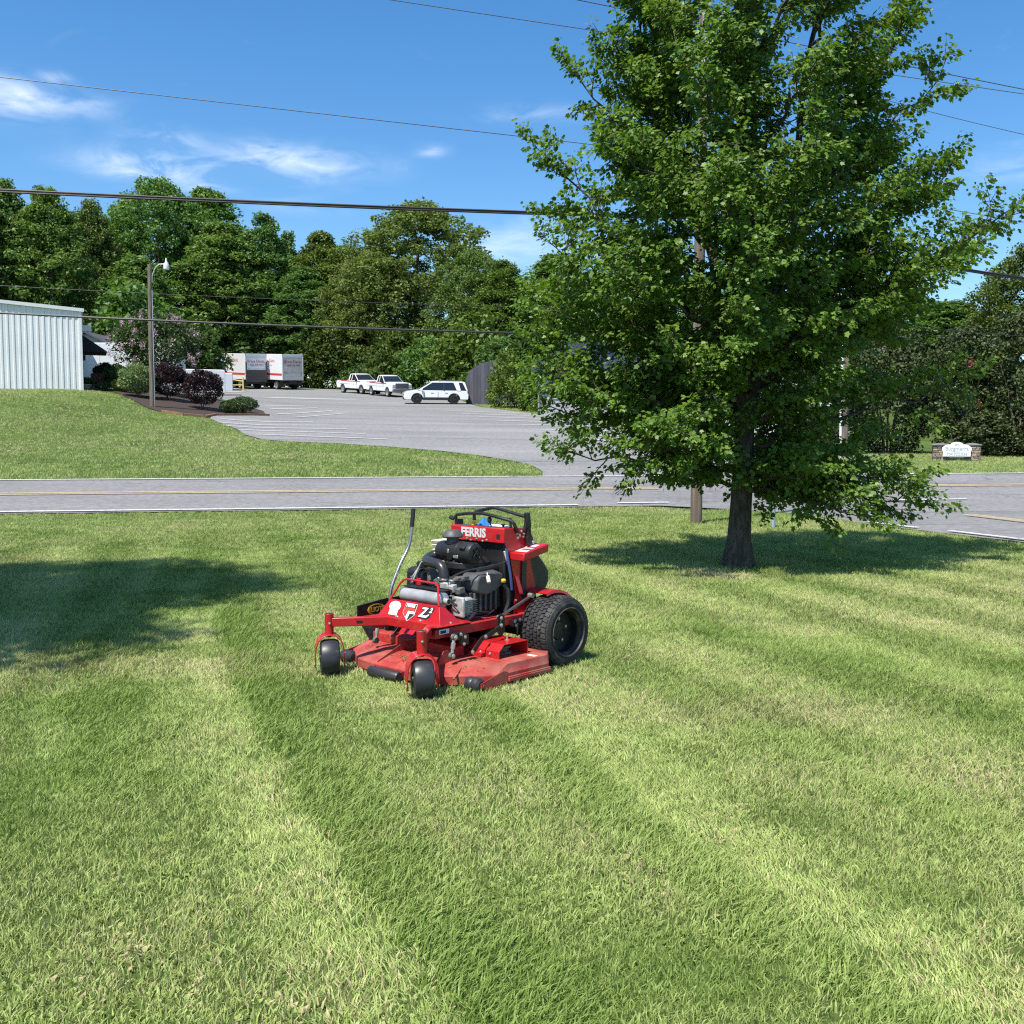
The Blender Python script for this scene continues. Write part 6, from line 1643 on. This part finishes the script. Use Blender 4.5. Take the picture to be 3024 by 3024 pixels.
wire('overhead_wire', 'thin lower wire leaving the maple toward the stone sign side', [A_(3.5, 6.95), A_(10.2, 6.0), A_(25, 5.6)], .007, M_wire)
wire('overhead_wire', 'uppermost thin wire entering at the top of the picture', [A_(-40, 12.5), A_(-2.7, 9.5), A_(1.56, 8.97), A_(3.5, 8.88), A_(8.8, 8.7), A_(10.4, 8.45), A_(20, 7.9)], .007, M_wire)
wire('overhead_wire', 'thin wire close above another one right of the maple top', [A_(-30, 13.2), A_(1.1, 9.75), A_(3.5, 9.42), A_(8.8, 8.66), A_(10.4, 8.36), A_(20, 7.6)], .009, M_wire)
wire('overhead_wire', 'single thin wire right of the maple crown below the pair', [A_(3.5, 9.0), A_(8.2, 8.0), A_(10.4, 7.70), A_(22, 7.0)], .006, M_wire)
B_ = lambda x, z: (x, 35.0 + .19 * x, z)
wire('overhead_cable', 'black cable low across the woods above the white metal building', [B_(-45, 7.2), B_(-16, 5.62), B_(-8, 5.35), B_(.55, 5.12), B_(14.3, 5.4)], .035, M_cable)
wire('overhead_wire', 'faint dark wire across the woods above the low cable', [B_(-45, 8.2), B_(-16, 6.5), B_(-6, 6.1), B_(3, 6.0), B_(14.3, 6.4)], .007, M_cable)
wire('overhead_wire', 'dark wire across the myrtles above the stone sign', [B_(14.3, 5.75), B_(18, 5.55), B_(20, 5.45), B_(45, 6.2)], .016, M_cable)
wire('overhead_wire', 'lower dark wire across the myrtles above the stone sign', [B_(14.3, 5.5), B_(18, 5.32), B_(20, 5.22), B_(45, 5.9)], .012, M_cable)

# ---------------------------------------------------------------- grass
def tuft(seed, nb, rad, hgt, wid, lean, spread, name='grass_tuft'):
    g = np.random.default_rng(seed); V = []; F = []
    for i in range(nb):
        a = g.random() * 6.283; r = rad * math.sqrt(g.random())
        p = np.array([r * math.cos(a), r * math.sin(a), -.004])
        h = hgt * g.uniform(.55, 1.25); w = wid * g.uniform(.7, 1.3)
        out_a = g.random() * 6.283
        d = np.array([math.cos(out_a), math.sin(out_a), 0]) * spread * g.uniform(.2, 1.2) + np.array([1, 0, 0]) * lean * g.uniform(.6, 1.2)
        up = np.array([0, 0, 1.0])
        d1 = up + d * .55; d1 /= np.linalg.norm(d1); d2 = up * .75 + d * 1.5; d2 /= np.linalg.norm(d2)
        m_ = p + d1 * h * .5; t = m_ + d2 * h * .5
        fa = g.random() * 6.283; s = np.array([math.cos(fa), math.sin(fa), 0]) * w / 2
        o = len(V)
        V += [p - s, p + s, m_ + s * .9, m_ - s * .9, t]
        F += [(o, o + 1, o + 2, o + 3), (o + 3, o + 2, o + 4)]
    me = bpy.data.meshes.new(name); me.from_pydata([tuple(v) for v in V], [], F); me.update()
    return me
def grass_mat():
    m = bpy.data.materials.new('grass blades'); MATS['grass'] = m
    nt, ln = nodes(m); p = nt['Principled BSDF']; outn = nt['Material Output']
    g = nt.new('ShaderNodeNewGeometry')
    dry = nt.new('ShaderNodeAttribute'); dry.attribute_type = 'INSTANCER'; dry.attribute_name = 'dry'
    lush_shade = nt.new('ShaderNodeAttribute'); lush_shade.attribute_type = 'INSTANCER'; lush_shade.attribute_name = 'lush_shade'  # lusher growth, plus shade of the dark stripes put into the colour
    # blade to blade colour
    ramp = nt.new('ShaderNodeValToRGB'); e = ramp.color_ramp.elements
    e[0].color = (.175, .270, .055, 1); e[1].color = (.480, .540, .205, 1)
    k = e.new(.55); k.color = (.325, .412, .108, 1)
    ln.new(g.outputs['Random Per Island'], ramp.inputs[0])
    r2 = nt.new('ShaderNodeValToRGB'); e = r2.color_ramp.elements; e[0].color = (.40, .34, .16, 1); e[1].color = (.60, .53, .30, 1)
    ln.new(g.outputs['Random Per Island'], r2.inputs[0])
    sel = nt.new('ShaderNodeMath'); sel.operation = 'LESS_THAN'
    mixr = nt.new('ShaderNodeMath'); mixr.operation = 'FRACT'
    mm = nt.new('ShaderNodeMath'); mm.operation = 'MULTIPLY'; mm.inputs[1].default_value = 37.7
    ln.new(g.outputs['Random Per Island'], mm.inputs[0]); ln.new(mm.outputs[0], mixr.inputs[0])
    ln.new(mixr.outputs[0], sel.inputs[0]); ln.new(dry.outputs['Fac'], sel.inputs[1])
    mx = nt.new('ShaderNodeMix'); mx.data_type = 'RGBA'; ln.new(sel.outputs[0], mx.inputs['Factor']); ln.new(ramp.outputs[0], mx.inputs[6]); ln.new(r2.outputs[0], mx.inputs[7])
    h = nt.new('ShaderNodeMix'); h.data_type = 'RGBA'; h.blend_type = 'MULTIPLY'; ln.new(lush_shade.outputs['Fac'], h.inputs['Factor'])
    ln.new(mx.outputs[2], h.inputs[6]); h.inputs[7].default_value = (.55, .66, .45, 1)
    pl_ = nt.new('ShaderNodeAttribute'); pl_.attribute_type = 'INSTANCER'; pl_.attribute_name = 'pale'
    pv = nt.new('ShaderNodeMath'); pv.operation = 'MULTIPLY_ADD'; pv.inputs[1].default_value = .14; pv.inputs[2].default_value = 1.0; ln.new(pl_.outputs['Fac'], pv.inputs[0])  # sheen of the light stripes painted in as brighter blade colour
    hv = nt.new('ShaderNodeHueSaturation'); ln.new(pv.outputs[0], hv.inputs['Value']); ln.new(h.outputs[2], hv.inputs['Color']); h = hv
    ln.new(h.outputs[0], p.inputs['Base Color'])
    p.inputs['Roughness'].default_value = .55; p.inputs['Specular IOR Level'].default_value = .3
    tr = nt.new('ShaderNodeBsdfTranslucent'); ln.new(h.outputs[0], tr.inputs['Color'])
    ms = nt.new('ShaderNodeMixShader'); ms.inputs[0].default_value = .24
    ln.new(p.outputs[0], ms.inputs[1]); ln.new(tr.outputs[0], ms.inputs[2]); ln.new(ms.outputs[0], outn.inputs['Surface'])
    return m
M_grass = grass_mat()
tufts = bpy.data.collections.new('grass_tuft_kinds')
specs = [(14, .05, .038, .0044, .15, .9), (14, .05, .044, .0048, .2, 1.0), (14, .05, .034, .0042, .1, .95), (13, .05, .048, .0044, .3, .85),      # upright
         (14, .05, .054, .0042, .8, .75), (14, .05, .060, .0042, 1.0, .75), (14, .05, .048, .0044, .7, .8),                             # laid over
         (10, .05, .044, .0036, .2, 1.1), (7, .05, .05, .0075, .3, .9), (7, .045, .03, .017, .2, 1.6)]                                                                    # thin, broad and weed leaves
for i, s in enumerate(specs):
    me = tuft(200 + i, *s); me.materials.append(M_grass)
    o = bpy.data.objects.new('tuft_%02d' % i, me); tufts.objects.link(o)
def vnoise(x, y, sc, seed):
    g = np.random.default_rng(seed); tab = g.random((256, 256))
    u, v = x / sc + 300, y / sc + 300
    i, j = np.floor(u).astype(int), np.floor(v).astype(int); fu, fv = u - i, v - j
    fu = fu * fu * (3 - 2 * fu); fv = fv * fv * (3 - 2 * fv)
    a = tab[i % 256, j % 256]; b = tab[(i + 1) % 256, j % 256]; c = tab[i % 256, (j + 1) % 256]; d = tab[(i + 1) % 256, (j + 1) % 256]
    return (a * (1 - fu) + b * fu) * (1 - fv) + (c * (1 - fu) + d * fu) * fv
def fbm(x, y, sc, seed): return .55 * vnoise(x, y, sc, seed) + .3 * vnoise(x, y, sc * .45, seed + 1) + .15 * vnoise(x, y, sc * .2, seed + 2)
def dist_line(x, y, line):
    best = np.full(len(x), 1e9); side = np.zeros(len(x))
    for (ax_, ay_), (bx2, by2) in zip(line[:-1], line[1:]):
        dx, dy = bx2 - ax_, by2 - ay_; L2 = dx * dx + dy * dy
        t = np.clip(((x - ax_) * dx + (y - ay_) * dy) / L2, 0, 1)
        d = np.hypot(x - ax_ - t * dx, y - ay_ - t * dy)
        s = np.sign((x - ax_) * dy - (y - ay_) * dx)
        m_ = d < best; best[m_] = d[m_]; side[m_] = s[m_]
    return best, side
D1 = [(-2.6, 9.6), (-2.05, 7.8), (-1.61, 6.6), (-1.16, 5.42), (-.65, 4.28), (-.41, 3.74), (-.21, 3.31), (.05, 2.83), (.25, 2.3)]
D2 = [(-.3, 6.6), (.07, 5.62), (.30, 4.98), (.48, 4.22), (.67, 3.8), (.79, 3.43), (.97, 3.05), (1.2, 2.5)]
D3 = [(1.0, 6.5), (1.45, 5.4), (1.75, 4.7), (2.1, 4.0), (2.4, 3.4)]
D4 = [(-4.6, 14.5), (-4.0, 12.0), (-3.5, 9.6), (-3.0, 7.6), (-2.4, 6.0), (-1.9, 4.9)]
D5 = [(.5, 11.0), (1.5, 9.0), (2.4, 7.6), (3.2, 6.4), (4.0, 5.2)]
D6 = [(-1.6, 15.0), (-1.2, 12.5), (-.9, 10.5)]
def grass_field(name, label, X, Y, lean_amt, scale, kind_rng, dens_tag):
    n = len(X); g = np.random.default_rng(n)
    Z = T(X, Y)
    d1, s1 = dist_line(X, Y, D1); d2, s2 = dist_line(X, Y, D2); d3, s3 = dist_line(X, Y, D3); d4, _ = dist_line(X, Y, D4); d5, _ = dist_line(X, Y, D5); d6, _ = dist_line(X, Y, D6)
    wob = (fbm(X, Y, .5, 77) - .5) * .5
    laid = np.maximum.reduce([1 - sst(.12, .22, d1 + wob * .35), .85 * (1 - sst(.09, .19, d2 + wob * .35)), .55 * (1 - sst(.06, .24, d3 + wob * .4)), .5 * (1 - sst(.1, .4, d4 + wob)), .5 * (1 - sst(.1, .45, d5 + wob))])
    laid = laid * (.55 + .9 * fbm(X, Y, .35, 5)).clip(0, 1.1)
    # grass combed the other way beside the wheel tracks, its sheen painted paler
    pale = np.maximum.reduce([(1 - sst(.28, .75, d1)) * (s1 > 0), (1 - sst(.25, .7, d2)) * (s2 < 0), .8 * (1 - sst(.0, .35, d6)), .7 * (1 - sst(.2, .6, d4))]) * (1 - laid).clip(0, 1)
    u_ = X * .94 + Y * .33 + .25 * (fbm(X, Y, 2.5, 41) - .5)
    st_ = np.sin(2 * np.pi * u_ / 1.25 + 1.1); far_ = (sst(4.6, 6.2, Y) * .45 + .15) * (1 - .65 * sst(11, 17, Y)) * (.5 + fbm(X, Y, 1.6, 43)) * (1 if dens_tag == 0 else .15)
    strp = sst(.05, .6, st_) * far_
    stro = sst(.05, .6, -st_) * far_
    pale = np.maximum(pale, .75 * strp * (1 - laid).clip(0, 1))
    big = fbm(X, Y, 2.2, 11); mid = fbm(X, Y, .6, 21)
    dry = (.06 + .22 * sst(.50, .78, big) + .12 * sst(.5, .75, mid) + .08 * pale - .08 * laid).clip(0.03, .75)  # dry patches; straw share also paints the light stripes and dark tracks
    for (cx, cy, rx_, ry_, a_) in ((-2.75, 7.3, .9, .55, .45), (1.55, 6.0, .8, .35, .35), (2.7, 12.1, .8, .4, .5), (-.6, 9.2, 1.0, .5, .15)):
        q = ((X - cx) / rx_) ** 2 + ((Y - cy) / ry_) ** 2
        dry = dry + a_ * np.exp(-q) * (.4 + 1.2 * mid)
    lush_shade = (.45 * stro + .62 * laid + .55 * sst(.42, .24, mid) + .35 * sst(.5, .3, big)).clip(0, 1)  # shade of stripes and tracks painted in, over patches of lusher growth
    up_i = g.integers(0, 4, n); ly_i = g.integers(4, 7, n); th_i = np.where(g.random(n) < .7, 7, 8)
    idx = np.where(g.random(n) < laid * .95, ly_i, np.where(g.random(n) < .22, th_i, up_i))
    weed = (fbm(X, Y, .7, 61) > .60) & (g.random(n) < .16)
    idx = np.where(weed, 9, idx)
    idx = np.where((pale > .25) & (g.random(n) < pale * .5) & (idx < 4), 6, idx)
    # heading the blades lean to
    ang = g.random(n) * 6.283
    sidew = np.where(d1 < d2, .15, .35)
    ang = np.where(laid > .25, sidew + g.normal(0, .75, n), np.where(pale > .25, 1.9 + g.normal(0, .7, n), np.where(stro > .22, -1.24 + g.normal(0, .9, n), ang)))
    sc = scale * g.uniform(.75, 1.25, n) * (1 + .15 * laid) * (.8 + .45 * mid)
    me = bpy.data.meshes.new(name)
    me.vertices.add(n); me.vertices.foreach_set('co', np.c_[X, Y, Z].astype(np.float32).ravel())
    for nm, ty, val in (('rot', 'FLOAT_VECTOR', np.c_[np.zeros(n), np.zeros(n), ang]), ('scl', 'FLOAT', sc), ('kind_index', 'INT', idx), ('dry', 'FLOAT', dry), ('lush_shade', 'FLOAT', lush_shade), ('pale', 'FLOAT', pale)):
        at = me.attributes.new(nm, ty, 'POINT')
        if ty == 'FLOAT_VECTOR': at.data.foreach_set('vector', val.astype(np.float32).ravel())
        elif ty == 'INT': at.data.foreach_set('value', val.astype(np.int32))
        else: at.data.foreach_set('value', val.astype(np.float32))
    me.update()
    o = link_mesh(name, me, M_grass)
    mod = o.modifiers.new('tufts', 'NODES'); mod.node_group = GRASS_NODES
    return tag(o, label, 'grass', None, 'stuff')
def grass_nodes():
    ng = bpy.data.node_groups.new('grass tufts', 'GeometryNodeTree')
    ng.interface.new_socket('Geometry', in_out='INPUT', socket_type='NodeSocketGeometry')
    ng.interface.new_socket('Geometry', in_out='OUTPUT', socket_type='NodeSocketGeometry')
    N, L = ng.nodes, ng.links
    gi = N.new('NodeGroupInput'); go = N.new('NodeGroupOutput')
    ip = N.new('GeometryNodeInstanceOnPoints'); ci = N.new('GeometryNodeCollectionInfo')
    ci.inputs['Collection'].default_value = tufts; ci.inputs['Separate Children'].default_value = True; ci.inputs['Reset Children'].default_value = True
    def attr(nm, ty):
        a = N.new('GeometryNodeInputNamedAttribute'); a.data_type = ty; a.inputs['Name'].default_value = nm; return a.outputs['Attribute']
    L.new(gi.outputs[0], ip.inputs['Points']); L.new(ci.outputs[0], ip.inputs['Instance'])
    ip.inputs['Pick Instance'].default_value = True
    L.new(attr('kind_index', 'INT'), ip.inputs['Instance Index'])
    er = N.new('FunctionNodeEulerToRotation'); L.new(attr('rot', 'FLOAT_VECTOR'), er.inputs[0]); L.new(er.outputs[0], ip.inputs['Rotation'])
    L.new(attr('scl', 'FLOAT'), ip.inputs['Scale'])
    L.new(ip.outputs[0], go.inputs[0])
    return ng
GRASS_NODES = grass_nodes()
lawn_edge = np.array([(-40, near_edge(-40) - .04), (3.0, near_edge(3.0) - .04), (5.0, 23.9), (6.0, 22.4), (6.55, 20.6), (6.85, 19.2), (7.4, 17.5), (8.15, 15.5), (9.6, 11.8), (13.0, 2.8), (14, 0), (-40, 0)])
gg = np.random.default_rng(99)
bx_l, by_l = [], []
for (y0, y1, dens) in ((1.6, 5.0, 1450), (5.0, 9.0, 1150), (9.0, 15.0, 620), (15.0, 25.2, 300)):
    W_h = .54 * y1 + 1.6
    k = int(dens * 2 * W_h * (y1 - y0))
    x = gg.uniform(-W_h, W_h, k); y = gg.uniform(y0, y1, k)
    keep = np.abs(x) < .54 * y + 1.6
    bx_l.append(x[keep]); by_l.append(y[keep])
X = np.concatenate(bx_l); Y = np.concatenate(by_l)
keep = inside(np.c_[X, Y + .22 * (fbm(X, Y, .5, 91) - .5)], lawn_edge)
# bare ring round the maple trunk
dm_ = np.hypot(X - 2.92, Y - 13.1); keep &= (dm_ > .20) & ((dm_ > .75) | (gg.random(len(X)) < .25 + dm_ * .8))
X, Y = X[keep], Y[keep]
scl = np.interp(Y, [2, 5, 9, 15, 25], [.84, .88, 1.02, 1.25, 1.4])
scl = scl * (1 + .15 * sst(17.6, 18.3, Y - .12 * X)) * (1 - .3 * sst(23.0, 24.2, Y - .19 * X))
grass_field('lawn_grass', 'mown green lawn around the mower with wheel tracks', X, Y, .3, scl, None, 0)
print('near tufts', len(X))
# lawn across the road
lf = np.array([(-60, far_edge(-60) + .05), (.9, far_edge(.9) + .05), (.95, 33.6), (.5, 35.8), (-.2, 37.1), (-1.4, 38.7), (-2.9, 40.3), (-5.0, 41.8), (-7.3, 42.95), (-9.2, 43.5), (-10.8, 44.3), (-12.3, 47.0), (-13.4, 50.0), (-15.9, 54.0), (-17.2, 53.6), (-18.4, 53.5), (-19.3, 54.0), (-20.6, 55.9), (-22.5, 58.6), (-24.0, 59.0), (-45, 59.0), (-60, 50)])
rt = np.array([(13.0, far_edge(13.0) + .05), (40, far_edge(40) + .05), (40, 52), (14, 52), (10.4, 36)])
sh_ = np.array([(-3.2, 81.3), (-2.1, 76.6), (1.3, 69.7), (4.1, 62.7), (5.6, 56.4), (7.0, 50), (8.0, 44), (10.4, 36), (14, 50), (9, 64), (3, 76), (-2, 82)])
Xs, Ys = [], []
for poly, dens in ((lf, 42), (rt, 42), (sh_, 30)):
    x0, y0 = poly.min(0); x1, y1 = poly.max(0); k = int(dens * (x1 - x0) * (y1 - y0))
    P_ = np.c_[gg.uniform(x0, x1, k), gg.uniform(y0, y1, k)]
    P_ = P_[inside(P_ + .5 * (fbm(P_[:, 0], P_[:, 1], .8, 93) - .5)[:, None], poly)]; P_ = P_[np.abs(P_[:, 0]) < .54 * P_[:, 1] + 3]
    Xs.append(P_[:, 0]); Ys.append(P_[:, 1])
X2, Y2 = np.concatenate(Xs), np.concatenate(Ys)
print('far tufts', len(X2))
grass_field('verge_grass', 'mown grass banks on the far side of the road', X2, Y2, .3, 2.3 * np.ones(len(X2)), None, 1)
